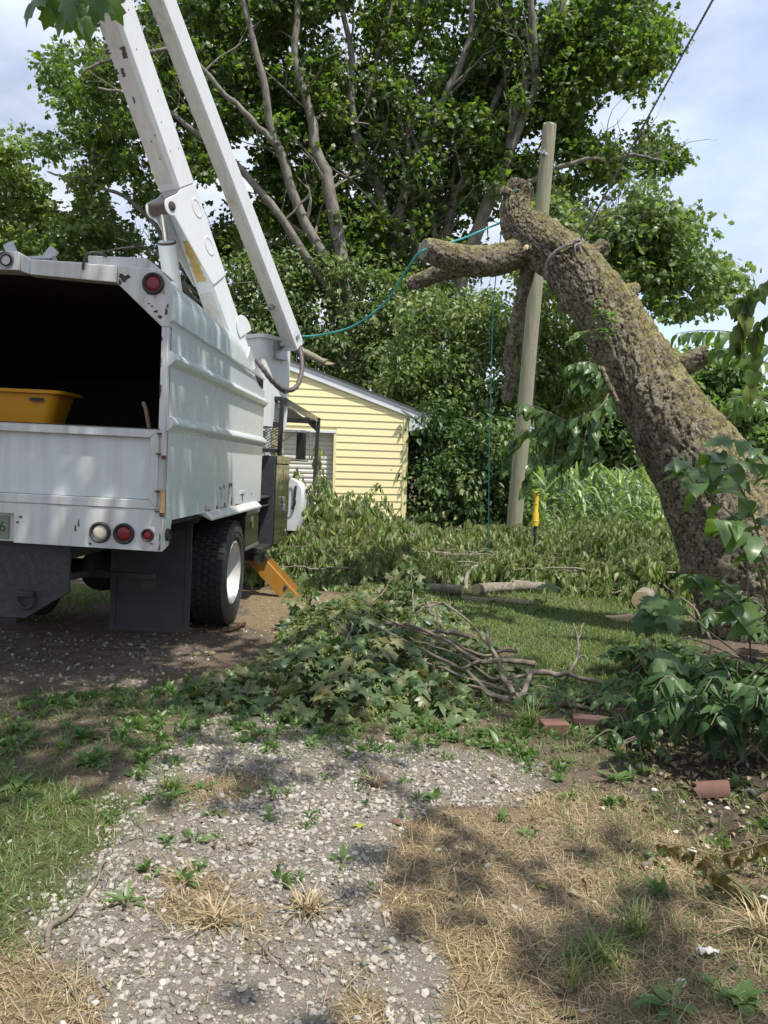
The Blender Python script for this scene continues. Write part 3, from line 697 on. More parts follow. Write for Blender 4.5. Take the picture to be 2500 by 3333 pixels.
# --- roof bits
MB().box((-.62, .05, 2.7255), (-.24, .35, 2.790)).build('roof_box', M['white_worn'], truck, bevel=.006)
MB().prism([(-.24, 2.715), (-.13, 2.708), (-.24, 2.79)], (0, .08, 0), (1, 0, 0), (0, 0, 1), (0, .25, 0)).build('roof_wedge', M['white_worn'], truck)
br = MB(); br.bar((-1.02, .10, 2.76), (-.86, .10, 2.775), .08, .02); br.bar((-.91, .10, 2.77), (-.86, .10, 2.835), .07, .012, (0, 1, 0)); br.bar((-1.16, .1, 2.77), (-1.10, .1, 2.77), .07, .012); br.bar((-1.13, .10, 2.78), (-1.17, .10, 2.86), .07, .012, (0, 1, 0))
br.build('roof_bracket', M['steel'], truck, bevel=.003)
MB().bar((-1.0, .06, 2.742), (-.60, .06, 2.735), .03, .012).build('roof_rail', M['white'], truck)
hp = smooth_path([(-.50, .05, 2.79), (-.545, -.02, 2.792), (-.585, -.055, 2.765), (-.60, -.062, 2.71), (-.602, -.060, 2.672)], 16)
MB().tube(hp, .009, 8).build('hose_stub', M['rubber'], truck)
# --- lamps
def lamp(name, c, ax, r, lens, parent=truck):
    g = MB().lathe([(r * .66, .004), (r * .72, .016), (r * .86, .020), (r * .98, .012), (r, -.004)], c, ax, 28).build('grommet' if False else name, M['rubber'], parent, smooth=60)
    MB().lathe([(.001, .013), (r * .35, .0125), (r * .60, .010), (r * .69, .003)], c, ax, 24).build('lens', lens, g, smooth=60)
    return g
lamp('brake_light', (-.164, -.026, 2.611), (0, -1, 0), .071, M['redlens'])
lamp('reversing_light', (-.457, -.030, 1.012), (0, -1, 0), .070, M['clearlens'])
lamp('tail_light', (-.302, -.030, 1.011), (0, -1, 0), .070, M['redlens'])
lamp('marker_light', (-.146, -.030, 1.010), (0, -1, 0), .043, M['redlens'])
lamp('marker_light', (X0 + .004, .062, 1.010), (1, 0, 0), .042, M['redlens'])
# --- tailgate
tg = MB().box((2 * XC + .15, .010, 1.2385), (-.15, .030, 1.6345)).build('tailgate', M['white'], truck)
def rail(poly, nm): return MB().prism(poly, (0, -.036, 0), (1, 0, 0), (0, 0, 1), (0, .062, 0)).build(nm, M['white_worn'], tg, bevel=.005)
xa, xb = -.094, 2 * XC + .094
rail([(xa, 1.692), (xb, 1.692), (xb - .0 + .056, 1.636), (xa - .056, 1.636)], 'top_rail')
rail([(xa, 1.178), (xa - .056, 1.236), (xb + .056, 1.236), (xb, 1.178)], 'bottom_rail')
rail([(xa, 1.1785), (xa, 1.6915), (xa - .0555, 1.6355), (xa - .0555, 1.2365)], 'end_rail')
rail([(xb, 1.1785), (xb + .0555, 1.2365), (xb + .0555, 1.6355), (xb, 1.6915)], 'end_rail')
MB().box((xb, -.040, 1.6925), (xa, .028, 1.697)).build('rail_cap', M['rustdark'], tg)
def hinge(z, rusty):
    h = MB().lathe([(.001, -.072), (.017, -.072), (.017, .072), (.001, .072)], (-.050, -.060, z), (0, 0, 1), 14).build('hinge', M['white_worn'] if not rusty else M['stain'], truck)
    for q in (.058, -.070): MB().box((-.100, -.062, z + q), (-.042, -.030, z + q + .012)).build('hinge_leaf', M['rust'], h, bevel=.003)
    MB().lathe([(.001, -.098), (.011, -.098), (.016, -.090), (.016, -.078), (.010, -.073)], (-.050, -.060, z), (0, 0, 1), 6).build('pin', M['rust'], h)
hinge(1.600, False); hinge(1.232, True)
MB().box((-.060, -.026, 1.30), (-.051, -.012, 1.53)).build('latch_rod', M['steel'], truck)
# --- sill with lamp holes, licence recess, side return
sl = MB(); sl.prism([(-.062, .905), (-.062, 1.1765), (-1.44, 1.1765), (-1.44, 1.105), (-1.025, 1.105), (-1.025, .915)], (0, -.030, 0), (1, 0, 0), (0, 0, 1), (0, .045, 0))
sl.prism([(XL, .905), (XL, 1.1765), (-1.4405, 1.1765), (-1.4405, .905)], (0, -.030, 0), (1, 0, 0), (0, 0, 1), (0, .045, 0))
sl.build('rear_sill', M['white_worn'], truck, bevel=.004)
MB().prism([(-.030, .9055), (.11, .935), (.165, 1.1145), (-.030, 1.1145)], (X0 - .0065, 0, 0), (0, 1, 0), (0, 0, 1), (.010, 0, 0)).build('corner_return', M['white_worn'], truck, bevel=.002)
MB().box((-1.44, .016, .92), (-1.026, .024, 1.104)).build('plate_recess', M['white_worn'], truck)
pl = MB().box((-1.38, .004, .935), (-1.075, .008, 1.085)).build('licence_plate', M['plate'], truck, bevel=.002)
def text(s, name, parent, loc, size, mat, rot, ext=.0008):
    cu = bpy.data.curves.new(name, 'FONT'); cu.body = s; cu.size = size; cu.extrude = ext; cu.align_x = 'CENTER'; cu.align_y = 'CENTER'
    o = bpy.data.objects.new(name, cu); COL.objects.link(o); cu.materials.append(mat); dg = bpy.context.evaluated_depsgraph_get(); me = bpy.data.meshes.new_from_object(o.evaluated_get(dg)); bpy.data.objects.remove(o)
    o = link(name, me, mat if not me.materials else None, parent, loc); o.rotation_euler = rot; return o
text('6', 'plate_digit', pl, (-1.115, .0030, 1.012), .095, M['greenink'], (pi / 2, 0, 0))
# --- bare steel chips and rust runs (thin raised scale)
def patch(c, size, mat, plane='rear', sd=0, asp=1.0, nm='rust_patch'):
    r = random.Random(sd); n = 14; poly = []
    for i in range(n):
        a = 2 * pi * i / n; q = size * (1 + .45 * sin(3 * a + sd) * r.random() + .3 * r.uniform(-1, 1)); poly.append((q * cos(a), q * sin(a) * asp))
    if plane == 'rear': return MB().prism(poly, c, (1, 0, 0), (0, 0, 1), (0, -.0022, 0)).build(nm, mat, truck, smooth=0)
    return MB().prism(poly, c, (0, 1, 0), (0, 0, 1), (.0022, 0, 0)).build(nm, mat, truck, smooth=0)
for i, (x, z, s_, a, mt) in enumerate([(-.352, 2.640, .026, .8, 'rustdark'), (-.372, 2.652, .014, 1.2, 'rustdark'), (-.380, 2.612, .008, 2.4, 'rustdark'), (-.328, 2.650, .014, .9, 'rustdark'), (-.200, 2.548, .007, .5, 'rustdark'),
        (-.145, 2.438, .013, .6, 'rustdark'), (-.115, 2.405, .014, .7, 'rustdark'), (-.170, 2.470, .008, .7, 'rustdark'), (-.190, 2.486, .006, .8, 'rustdark'), (-.078, 2.440, .009, 2.2, 'rustdark'), (-.096, 2.560, .008, 1.4, 'stain'),
        (-.068, 2.475, .005, 3.0, 'rustdark'), (-.100, 2.12, .0035, 9, 'rustdark'), (-.099, 1.95, .005, 8, 'rust'), (-.1, 2.27, .004, 4, 'rustdark'), (-.150, 2.527, .004, 2.2, 'stain')]):
    patch((x, -.0222, z), s_, M[mt], 'rear', i, a)
for i, (x, z, s_, a) in enumerate([(-.60, 1.06, .004, 6), (-.62, 1.03, .006, 3), (-.98, 1.085, .012, .6), (-1.0, 1.05, .009, .7), (-.52, .935, .010, .7), (-.068, 1.00, .004, 6), (-.07, .93, .005, 4), (-.12, .955, .012, .35)]):
    patch((x, -.0303, z), s_, M['rustdark'], 'rear', 40 + i, a)
for i, (y, z, s_, a, mt) in enumerate([(1.85, 1.30, .034, .7, 'rust'), (1.93, 1.30, .022, 1.0, 'rustdark'), (1.62, 1.29, .012, 1.0, 'rust'), (1.66, 1.285, .010, 1.5, 'rust'), (1.50, 1.285, .012, .9, 'rust'), (1.84, 1.225, .024, 2.8, 'stain'), (1.55, 1.235, .012, 4.0, 'stain'), (1.42, 1.12, .030, .6, 'rust'),
        (1.70, 1.13, .028, .7, 'rust'), (1.95, 1.15, .024, 1.6, 'rustdark'), (2.42, 1.17, .022, 2.2, 'rust'), (1.05, 1.125, .022, 1.7, 'stain'), (2.85, 1.19, .010, 1.4, 'rust'), (1.15, 1.115, .05, .15, 'rust'), (2.2, 1.112, .12, .05, 'rust'), (1.65, 1.113, .14, .05, 'stain')]):
    patch((X0 + .0002, y, z), s_, M[mt], 'side', 70 + i, a)
MB().box((X0, 2.30, 1.205), (X0 + .006, 2.52, 1.235)).build('side_tab', M['white_worn'], truck)
# --- tow plate, ring, chassis, step
hx = -1.23
tp = MB(); tp.prism([(-.71, .90), (-.71, .585), (-1.00, .395), (2 * hx + 1.00, .395), (2 * hx + .71, .585), (2 * hx + .71, .90)], (0, .10, 0), (1, 0, 0), (0, 0, 1), (0, .03, 0)); tow = tp.build('tow_plate', M['blkside'], truck, bevel=.004)
rg = MB(); ring = [(-.987 + .055 * cos(a), .075, .528 + .062 * sin(a)) for a in np.linspace(pi * .86, pi * 2.14, 20)]; rg.tube(np.array(ring), .011, 8); rg.build('tow_ring', M['under'], tow)
MB().box((-1.045, .055, .548), (-.93, .0985, .585)).build('ring_clip', M['under'], tow, bevel=.004)
for x in (-1.62, -.84): MB().box((x - .045, .12, .78), (x + .045, 7.6, 1.02)).build('chassis_rail', M['under'], truck)
MB().box((-1.55, .05, .9), (-.72, .16, 1.03)).build('rear_crossmember', M['under'], truck)
MB().prism([(-.70, .92), (-.70, .70), (-.45, .86), (-.45, .92)], (0, .85, 0), (1, 0, 0), (0, 0, 1), (0, .03, 0)).build('hanger_bracket', M['under'], truck)
st = MB(); st.bar((-.87, .80, .612), (-.362, .80, .612), .05, .046); st.bar((-1.04, .30, .60), (-.87, .80, .612), .05, .046); stp = st.build('step_bar', M['blk'], truck, bevel=.003)
MB().box((-.462, .806, .512), (-.360, .816, .589)).build('step_tab', M['rustdark'], stp)
MB().lathe([(.001, -.24), (.09, -.22), (.19, -.10), (.205, 0), (.19, .10), (.09, .22), (.001, .24)], (XC, 2.05, .47), (0, 1, 0), 20).build('differential', M['under'], truck, smooth=60)
MB().lathe([(.07, -1.0), (.07, 1.0)], (XC, 2.12, .475), (1, 0, 0), 12).build('axle', M['under'], truck)
for s in (0, 1):
    xa_, xb_ = (-.845, -.195) if s == 0 else (2 * XC + .195, 2 * XC + .845)
    fl = MB().box((xa_, 1.205, .10), (xb_, 1.217, 1.08)).build('mud_flap', M['flap'], truck)
    e = MB(); e.box((xa_, 1.196, .10), (xa_ + .045, 1.204, 1.0)).box((xb_ - .045, 1.196, .10), (xb_, 1.204, 1.0)).box((xa_ + .0455, 1.197, .10), (xb_ - .0455, 1.204, .145)); e.build('flap_edge', M['flap'], fl, bevel=.002)
    MB().box((xa_, 1.197, .93), (xb_, 1.2035, 1.07)).build('flap_hanger', M['under'], fl)
# --- wheels
def wheel(xo, y, sgn, dish=True):
    """xo: outer face x, sgn +1 when that face points to +x"""
    R_, r_, w, zc = .487, .292, .285, .485
    wh = bpy.data.objects.new('wheel', None); COL.objects.link(wh); wh.parent = truck; wh.location = (xo, y, zc); ax = (sgn, 0, 0)
    pr = [(r_ - .006, -w + .02), (r_ + .03, -w + .005), (R_ - .09, -w - .012), (R_ - .03, -w + .002), (R_ - .014, -w + .02), (R_ - .014, -.02), (R_ - .03, -.002), (R_ - .05, .004), (R_ - .09, .012), (r_ + .09, .016), (r_ + .085, .010), (r_ + .04, .012), (r_ + .022, .002), (r_ + .004, -.004), (r_ - .006, -.02)]
    t = MB(); t.lathe(pr, (0, 0, 0), ax, 64); nb = 46
    for rw in range(5):
        hw = .026
        xc = -w / 2 + (rw - 2) * .0565
        for i in range(nb):
            a = 2 * pi * (i + .5 * (rw % 2)) / nb; da = pi / nb * .86
            sh = [(-1, -.55), (-.45, -1), (.45, -1), (1, -.55), (1, .55), (.45, 1), (-.45, 1), (-1, .55)] if 0 < rw < 4 else [(-1, -.9), (1, -.9), (1, .9), (-1, .9)]
            ri, ro_ = R_ - .016, R_ - (.0 if 0 < rw < 4 else .004)
            v = [((xc + px * hw) * sgn, ro * cos(a + py * da), ro * sin(a + py * da)) for ro in (ri, ro_) for px, py in sh]; q = len(sh)
            t.add(v, [tuple(range(q, 2 * q))] + [(j, (j + 1) % q, q + (j + 1) % q, q + j) for j in range(q)])
    for i in range(nb):   # shoulder lugs
        a = 2 * pi * (i + .25) / nb; da = pi / nb * .55
        v = [(x * sgn, rr * cos(a + q), rr * sin(a + q)) for x, rr in ((-.012, R_ - .010), (.004, R_ - .034), (-.02, R_ - .034)) for q in (-da, da)]
        t.add(v, [(0, 1, 3, 2), (0, 2, 4), (1, 5, 3), (2, 3, 5, 4), (0, 4, 5, 1)])
    t.build('tyre', M['tyre'], wh, smooth=30)
    rm = MB(); rm.lathe([(r_ - .004, -.026), (r_ + .002, -.004), (r_ - .010, .002), (r_ - .016, -.02), (r_ - .028, -.07), (r_ - .05, -.12), (r_ - .07, -.165), (.19, -.175), (.150, -.160), (.11, -.150), (.105, -.10), (.085, -.085), (.001, -.082)], (0, 0, 0), ax, 40)
    rm.build('rim', M['rim'], wh, smooth=40)
    for i in range(10):
        a = 2 * pi * i / 10; MB().lathe([(.013, -.165), (.013, -.140), (.001, -.138)], (0, .135 * cos(a), .135 * sin(a)), ax, 6).build('lug_nut', M['rust'], wh)
    return wh
wheel(-.045, 2.12, 1); wheel(-.385, 2.12, 1); wheel(2 * XC + .045, 2.12, -1); wheel(2 * XC + .385, 2.12, -1)
wheel(-.20, 7.0, 1); wheel(2 * XC + .20, 7.0, -1)
# --- boxes between body and cab
tb = MB().box((-.50, 2.66, .66), (-.062, 3.33, 1.022)).build('toolbox', M['blkgloss'], truck, bevel=.006)
MB().box((-.0615, 2.655, .985), (-.050, 3.335, 1.022)).box((-.0615, 2.66, .628), (-.052, 3.33, .66)).build('toolbox_trim', M['steel'], tb)
MB().box((-.061, 2.93, .83), (-.052, 3.05, .96)).build('paddle_latch', M['chrome'], tb, bevel=.004)
ch = MB(); ch.box((-.55, 3.36, 1.125), (-.045, 3.92, 1.137)).box((-.55, 3.36, 1.03), (-.045, 3.92, 1.04)).box((-.54, 3.36, 1.0405), (-.13, 3.92, 1.1245)); ch.build('deck_channel', M['under'], truck)
MB().box((-.40, 3.35, .53), (-.015, 3.85, .585)).box((-.10, 3.36, .40), (-.06, 3.84, .53)).build('side_step', M['blk'], truck, bevel=.004)
cab_ = MB().box((-.80, 3.90, .55), (.000, 4.95, 1.60)).build('steel_cabinet', M['blkside'], truck, bevel=.006)
for y0, y1 in ((3.925, 4.445), (4.455, 4.93)): MB().box((.0005, y0, .565), (.014, y1, 1.50)).build('cabinet_door', M['blkgloss'], cab_, bevel=.004)
MB().box((.0005, 3.905, 1.51), (.018, 4.95, 1.60)).build('cabinet_header', M['blkgloss'], cab_, bevel=.004)
pk = MB(); pk.box((.015, 4.38, 1.06), (.04, 4.52, 1.11)).box((.016, 4.44, .94), (.045, 4.53, 1.02)); pk.tube(np.array([(.03, 4.485 + .03 * cos(a), 1.02 + .05 * sin(a)) for a in np.linspace(0, pi, 9)]), .006, 6); pk.build('padlock', M['steel'], cab_, bevel=.003)
MB().lathe([(.001, .012), (.03, .010), (.04, .001), (.045, .0)], (.0145, 4.78, .66), (1, 0, 0), 16).build('reflector', M['chrome'], cab_)
# --- outrigger
og = MB(); pa, pb = np.array([-.145, 3.75, .52]), np.array([.275, 3.75, .02]); dd = nrm(pb - pa); nn = np.array([-dd[2], 0, dd[0]])
og.prism([(-.265, .41), (-.02, .41), (.375, .006), (.142, .006)], (0, 3.70, 0), (1, 0, 0), (0, 0, 1), (0, .10, 0)); ogo = og.build('outrigger', M['orange'], truck, bevel=.004)
MB().bar((-.012, 3.75, .405), (.384, 3.75, .004), .104, .012, (0, 1, 0)).build('outrigger_flange', M['orange'], ogo)
MB().lathe([(.001, .014), (.012, .014), (.014, .004), (.024, .004), (.026, 0)], (.205, 3.699, .115), (0, -1, 0), 16).build('pivot_bolt', M['rustdark'], ogo)
MB().prism([(-.45, .60), (-.45, .405), (-.005, .41), (-.012, .45), (-.09, .53)], (0, 3.66, 0), (1, 0, 0), (0, 0, 1), (0, .18, 0)).build('outrigger_housing', M['blk'], truck, bevel=.004)
# --- cab, hood, guard
cabp = MB(); cabp.box((-2.15, 4.98, .70), (-.24, 6.32, 1.58)); cabp.box((-2.08, 5.02, 2.10), (-.30, 6.1, 2.18))
for x in (-.335, -2.11):
    cabp.bar((x + .03, 5.03, 1.58), (x + .03, 5.05, 2.1), .07, .07); cabp.bar((x + .03, 6.30, 1.58), (x + .03, 6.02, 2.1), .05, .06)
cab_o = cabp.build('cab', M['white'], truck, bevel=.02)
MB().box((-2.0, 5.03, 1.60), (-.40, 5.036, 2.08)).build('rear_window', M['glass'], cab_o)
MB().box((-.262, 5.1, 1.60), (-.256, 6.05, 2.08)).build('door_window', M['glass'], cab_o)
hd = MB(); prf = [(-.02, .54), (.035, .75), (.045, 1.0), (.03, 1.16), (-.03, 1.25), (-.14, 1.31), (-.35, 1.36), (XC, 1.40)]; prf = prf + [(2 * XC - x, z) for x, z in reversed(prf[:-1])]
v = []; f = []; k = len(prf); stn = [(6.30, .97, 0), (6.36, 1.0, 0), (7.1, 1.0, -.05), (7.6, .97, -.13), (7.85, .88, -.25)]
for y, sx, dz in stn: v += [(XC + (x - XC) * sx, y, z + dz * (z - .5)) for x, z in prf]
for j in range(len(stn) - 1): f += [(j * k + i, j * k + i + 1, (j + 1) * k + i + 1, (j + 1) * k + i) for i in range(k - 1)]
f += [tuple(range(k)), tuple(range((len(stn)) * k - 1, (len(stn) - 1) * k - 1, -1))]
hd.add(v, f); hood = hd.build('hood', M['white'], truck, smooth=50)
hl = MB(); hl.bar((-.085, 6.285, 1.20), (-.10, 6.285, .98), .035, .02, (0, 1, 0)); hl.tube(np.array([(-.10 + .012 * sin(q * 6), 6.28, 1.0 - .15 * q) for q in np.linspace(0, 1, 10)]), .022, 6); hl.build('hood_latch', M['rubber'], hood)
MB().lathe([(.001, -.01), (.035, 0), (.035, .03)], (.050, 6.40, 1.13), (1, 0, 0), 12).build('marker_light', M['rubber'], hood)
gd = MB(); yG = 4.30; zt, zb = 2.285, 1.665
for a, b in (((-.02, yG, zb - .06), (-.012, yG, zt)), ((-2.4, yG, zb - .06), (-2.4, yG, zt)), ((-2.4, yG, zt), (-.012, yG, zt)), ((-2.4, yG, zb), (-.02, yG, zb)), ((-2.4, yG, 1.985), (-.02, yG, 1.985))): gd.bar(a, b, .05, .05)
guard = gd.build('cab_guard', M['blk'], truck, bevel=.004)
g2 = MB(); g2.bar((.0, yG + .03, zt - .02), (.125, 6.8, 2.20), .05, .075); g2.build('guard_side_rail', M['blkgloss'], guard)
g3 = MB(); g3.bar((.13, 6.83, 2.205), (-2.55, 6.83, 2.205), .06, .06); g3.bar((.145, 6.83, 2.235), (.115, 6.83, .95), .055, .055); g3.bar((-2.55, 6.83, 2.2), (-2.55, 6.83, .95), .055, .055); g3.build('guard_front_hoop', M['blk'], guard, bevel=.004)
MB().prism([(.11, 2.18), (.11, 2.03), (-.06, 2.18)], (0, 6.82, 0), (1, 0, 0), (0, 0, 1), (0, .012, 0)).build('gusset', M['blk'], guard)
MB().box((-2.4, 6.4, 2.12), (.06, 6.44, 2.19)).build('header_strap', M['blk'], guard)
def mesh_screen(name, o, u, v, nu, nv, parent, t=.0035):
    """expanded metal: diamond strands, real wires"""
    c = Cloud(); o, u, v = (np.asarray(q, float) for q in (o, u, v)); w = nrm(np.cross(u, v)); du, dv = u / nu, v / nv; verts = []; faces = []
    def strand(a, b):
        d = nrm(b - a); s_ = np.cross(d, w); q = len(verts)
        for p in (a, b): verts.extend([p + t * s_, p + t * w, p - t * s_, p - t * w])
        faces.extend([(q + i, q + (i + 1) % 4, q + 4 + (i + 1) % 4, q + 4 + i) for i in range(4)])
    for j in range(nv):
        for i in range(nu):
            a = o + du * i + dv * j
            if (i + j) % 2 == 0: strand(a, a + du + dv)
            else: strand(a + dv, a + du)
    c.raw(np.array(verts), faces); return c.build(name, M['blk'], parent)
mesh_screen('screen', (-1.2, yG - .012, zb), (1.17, 0, 0), (0, 0, zt - zb), 44, 36, guard)
mesh_screen('screen', (-1.2, 4.35, 2.24), (1.2, 0, 0), (.0, 2.45, -.07), 40, 50, guard)
# --- mirror
mr = MB().box((-.065, 6.0, 1.585), (.072, 6.05, 1.965)).build('mirror', M['blk'], truck, bevel=.008)
MB().box((-.055, 5.994, 1.60), (.060, 5.9995, 1.95)).build('mirror_glass', M['mirrorback'], mr)
ml = MB(); ml.tube(smooth_path([(-.25, 6.05, 1.99), (.0, 6.03, 1.99), (.09, 6.03, 1.985), (.125, 6.03, 1.95), (.125, 6.03, 1.62), (.11, 6.03, 1.58), (.05, 6.03, 1.565), (-.25, 6.05, 1.57)], 40), .009, 8)
ml.tube(np.array([(-.30, 6.05, 1.80), (-.06, 6.03, 1.99)]), .007, 8); ml.build('mirror_bracket', M['steel'], mr)
# --- turret and booms (built in world coordinates, hung on the truck)
def tb_build(mb, name, mat, parent=truck, **k):
    mb.v = [tuple(tl(p)) for p in mb.v]; return mb.build(name, mat, parent, **k)
pB, pT = P(735, 1060, 8.4), P(340, -60, 7.0); aL = nrm(pT - pB); hL = nrm(np.array([aL[0], aL[1], 0])); n1 = np.array([-hL[1], hL[0], 0]); n1 = n1 if n1[0] > 0 else -n1
n2 = np.cross(n1, aL); n2 = n2 if n2[2] < 0 else -n2
def at(a, b=0, c=0): return pB + aL * a + n1 * b + n2 * c
def rect(h1, h2, r=.02): return [(-h1 + r, -h2), (h1 - r, -h2), (h1, -h2 + r), (h1, h2 - r), (h1 - r, h2), (-h1 + r, h2), (-h1, h2 - r), (-h1, -h2 + r)]
lb = MB(); lb.prism(rect(.118, .125), at(-.55), n1, n2, aL * 2.05); lbo = tb_build(lb, 'lower_boom', M['boom_white'], bevel=.006)
sv = MB(); sv.prism(rect(.134, .142, .03), at(1.42), n1, n2, aL * 3.6)
svo = tb_build(sv, 'boom_sleeve', M['boom_white'], lbo, bevel=.006)
# grime, painted-in shade and chipped primer on the underside of the booms, as thin coats
def coat(poly, o, u, v, w, mat, nm, par): return tb_build(MB().prism(poly, o, u, v, w * .002), nm, mat, par, smooth=0)
def ragged(l, w, n, sd, amp=.25):
    r = random.Random(sd); a = [(l * i / n, w * (1 + amp * r.uniform(-1, .4))) for i in range(n + 1)]; b = [(l * i / n, -w * (1 + amp * r.uniform(-1, .4))) for i in range(n, -1, -1)]; return a + b
coat(ragged(3.4, .105, 40, 1, .05), at(1.48, 0, .1425), aL, n1, n2, M['boom_dirty_shaded'], 'grime_shade_coat', lbo)
coat(ragged(.95, .09, 20, 2, .1), at(-.55, 0, .1255), aL, n1, n2, M['boom_dirty_shaded'], 'grime_shade_coat', lbo)
coat(ragged(.34, .088, 14, 6, .25), at(-.30, .01, .1278), aL, n1, n2, M['yellowstain'], 'primer_patch', lbo)
coat(ragged(.42, .07, 14, 8, .35), at(.52, 0, .1255), aL, n1, n2, M['yellowstain'], 'primer_patch', lbo)
r_ = random.Random(5)
for i in range(26):
    a = 2.45 + i * .075 + r_.uniform(-.02, .02); coat(ragged(r_.uniform(.02, .05), r_.uniform(.012, .032), 5, i, .7), at(a, -.118 + r_.uniform(0, .02), .1448), aL, n1, n2, M['rustdark'], 'paint_chip', lbo)
for i, (a, b, l, w) in enumerate([(2.55, .075, .09, .03), (2.42, -.02, .07, .024), (2.2, -.01, .05, .012), (3.25, -.10, .34, .022), (1.9, .09, .015, .008), (1.86, .02, .015, .008), (1.7, .05, .012, .007), (3.2, .0, .015, .01)]):
    coat(ragged(l, w, 9, 30 + i, .5), at(a, b, .1450), aL, n1, n2, M['rustdark'], 'paint_chip', lbo)
for i, (a, b) in enumerate([(1.75, .06), (1.75, -.06), (2.0, .05), (2.25, -.05), (2.6, .04), (2.9, -.03), (3.1, .05)]):
    tb_build(MB().lathe([(.007, 0), (.006, .004), (.001, .005)], at(a, .1345, b), n1, 8), 'rivet', M['steel'], lbo)
# cylinder bracket plates, pin, rod, barrel
pin = at(1.30, 0, .30)
for sgn in (1, -1):
    lugc = (1.30, .30); arc = [(lugc[0] + .085 * cos(q), lugc[1] + .085 * sin(q)) for q in np.linspace(0.15 * pi, pi * .98, 10)]
    poly = [(1.41, -.118), (1.41, .10), (1.385, .16)] + arc + [(.50, .125), (.50 - .03, .10), (.50, -.10), (.53, -.118)]
    pt = MB(); pt.prism(poly, at(0, sgn * .119), aL, n2, n1 * sgn * .014); po = tb_build(pt, 'bracket_plate', M['boom_white'], lbo, bevel=.004)
    if sgn > 0:
        for a, c in ((1.20, -.03), (.83, -.02)):
            q = MB(); q.lathe([(.0405, .0), (.050, .006), (.058, .004), (.062, .0)], at(a, .1335, c), n1, 24); q.v = [tuple(at(a, .1335, c) + (np.array(p) - at(a, .1335, c)) + aL * (((np.array(p) - at(a, .1335, c)) @ aL) * .7)) for p in q.v]
            tb_build(q, 'plate_dimple', M['boom_white'], lbo, smooth=70)
        tb_build(MB().lathe([(.001, .022), (.018, .022), (.020, .012), (.042, .010), (.046, .0)], pin + n1 * .134, n1, 20), 'pin_cap', M['rustdark'], lbo)
tb_build(MB().lathe([(.062, -.117), (.062, .117)], pin, n1, 20), 'pin_boss', M['rustdark'], lbo)
cy0 = P(563, 934, 7.95); dC = nrm(cy0 - pin); cy = MB(); rod = MB(); Lr = np.linalg.norm(P(525, 782, 7.75) - pin)
rod.lathe([(.031, .05), (.031, Lr + .2)], pin, dC, 20); cyo = MB(); cyo.lathe([(.031, Lr - .003), (.075, Lr), (.088, Lr + .012), (.088, Lr + 1.5), (.001, Lr + 1.5)], pin, dC, 28)
cyl = tb_build(cyo, 'lift_cylinder', M['boom_white'], truck, smooth=40); tb_build(rod, 'piston_rod', M['chrome'], cyl, smooth=60)
tb_build(MB().lathe([(.0885, Lr + .002), (.091, Lr + .006), (.091, Lr + .022), (.0885, Lr + .026)], pin, dC, 28), 'gland_ring', M['rustdark'], cyl)
# turret
MB().lathe([(.26, 0), (.26, .9), (.20, 1.0), (.001, 1.0)], (-.80, 3.63, 1.05), (0, 0, 1), 24).build('turret', M['boom_white'], truck, smooth=40)
tu = MB(); c0 = tl(at(-.42)); tu.prism([(-.30, -.9), (.22, -.9), (.16, .0), (-.14, .10), (-.26, -.05)], c0 + np.array([-.14, 0, .05]), (0, 1, 0), (0, 0, 1), (.02, 0, 0)); tu.prism([(-.30, -.9), (.22, -.9), (.16, .0), (-.14, .10), (-.26, -.05)], c0 + np.array([.13, 0, .05]), (0, 1, 0), (0, 0, 1), (.02, 0, 0)); tu.build('boom_yoke', M['boom_white'], truck, bevel=.004)
q = MB(); q.prism([(-.12 + .12 * (1 - cos(t)) * 0 + .11 * cos(t), .16 * sin(t)) for t in np.linspace(-pi * .1, pi * 1.1, 16)], at(-.10, .1195), n2, aL, n1 * .012); tb_build(q, 'pivot_boss', M['boom_white'], lbo, bevel=.003)
# upper boom
uB, uT = P(957, 1122, 9.3), P(505, -60, 7.3); aU = nrm(uT - uB); u1 = n1; u1 = nrm(u1 - (u1 @ aU) * aU); u2 = np.cross(u1, aU); u2 = u2 if u2[2] < 0 else -u2
def au(a, b=0, c=0): return uB + aU * a + u1 * b + u2 * c
ub = MB(); ub.prism(rect(.088, .100, .018), au(-.03), u1, u2, aU * 4.2); ubo = tb_build(ub, 'upper_boom', M['boom_white'], bevel=.005)
coat(ragged(4.1, .074, 60, 3, .04), au(.02, 0, .1003), aU, u1, u2, M['boom_dirty_shaded'], 'grime_shade_coat', ubo)
tb_build(MB().lathe([(.030, .0), (.030, .055), (.024, .058), (.020, .050), (.001, .01)], au(.55, -.01, .1025), u2, 18), 'boom_stub_pipe', M['steel'], ubo)
for i in range(9):
    t = 2 * pi * i / 9; tb_build(MB().lathe([(.0055, 0), (.005, .005), (.001, .006)], au(.10 + .06 * cos(t), .088, .0 + .05 * sin(t)), u1, 6), 'rivet', M['chrome'], ubo)
tb_build(MB().lathe([(.030, 0), (.028, .012), (.001, .013)], au(.10, .088, 0), u1, 14), 'tip_pin', M['steel'], ubo)
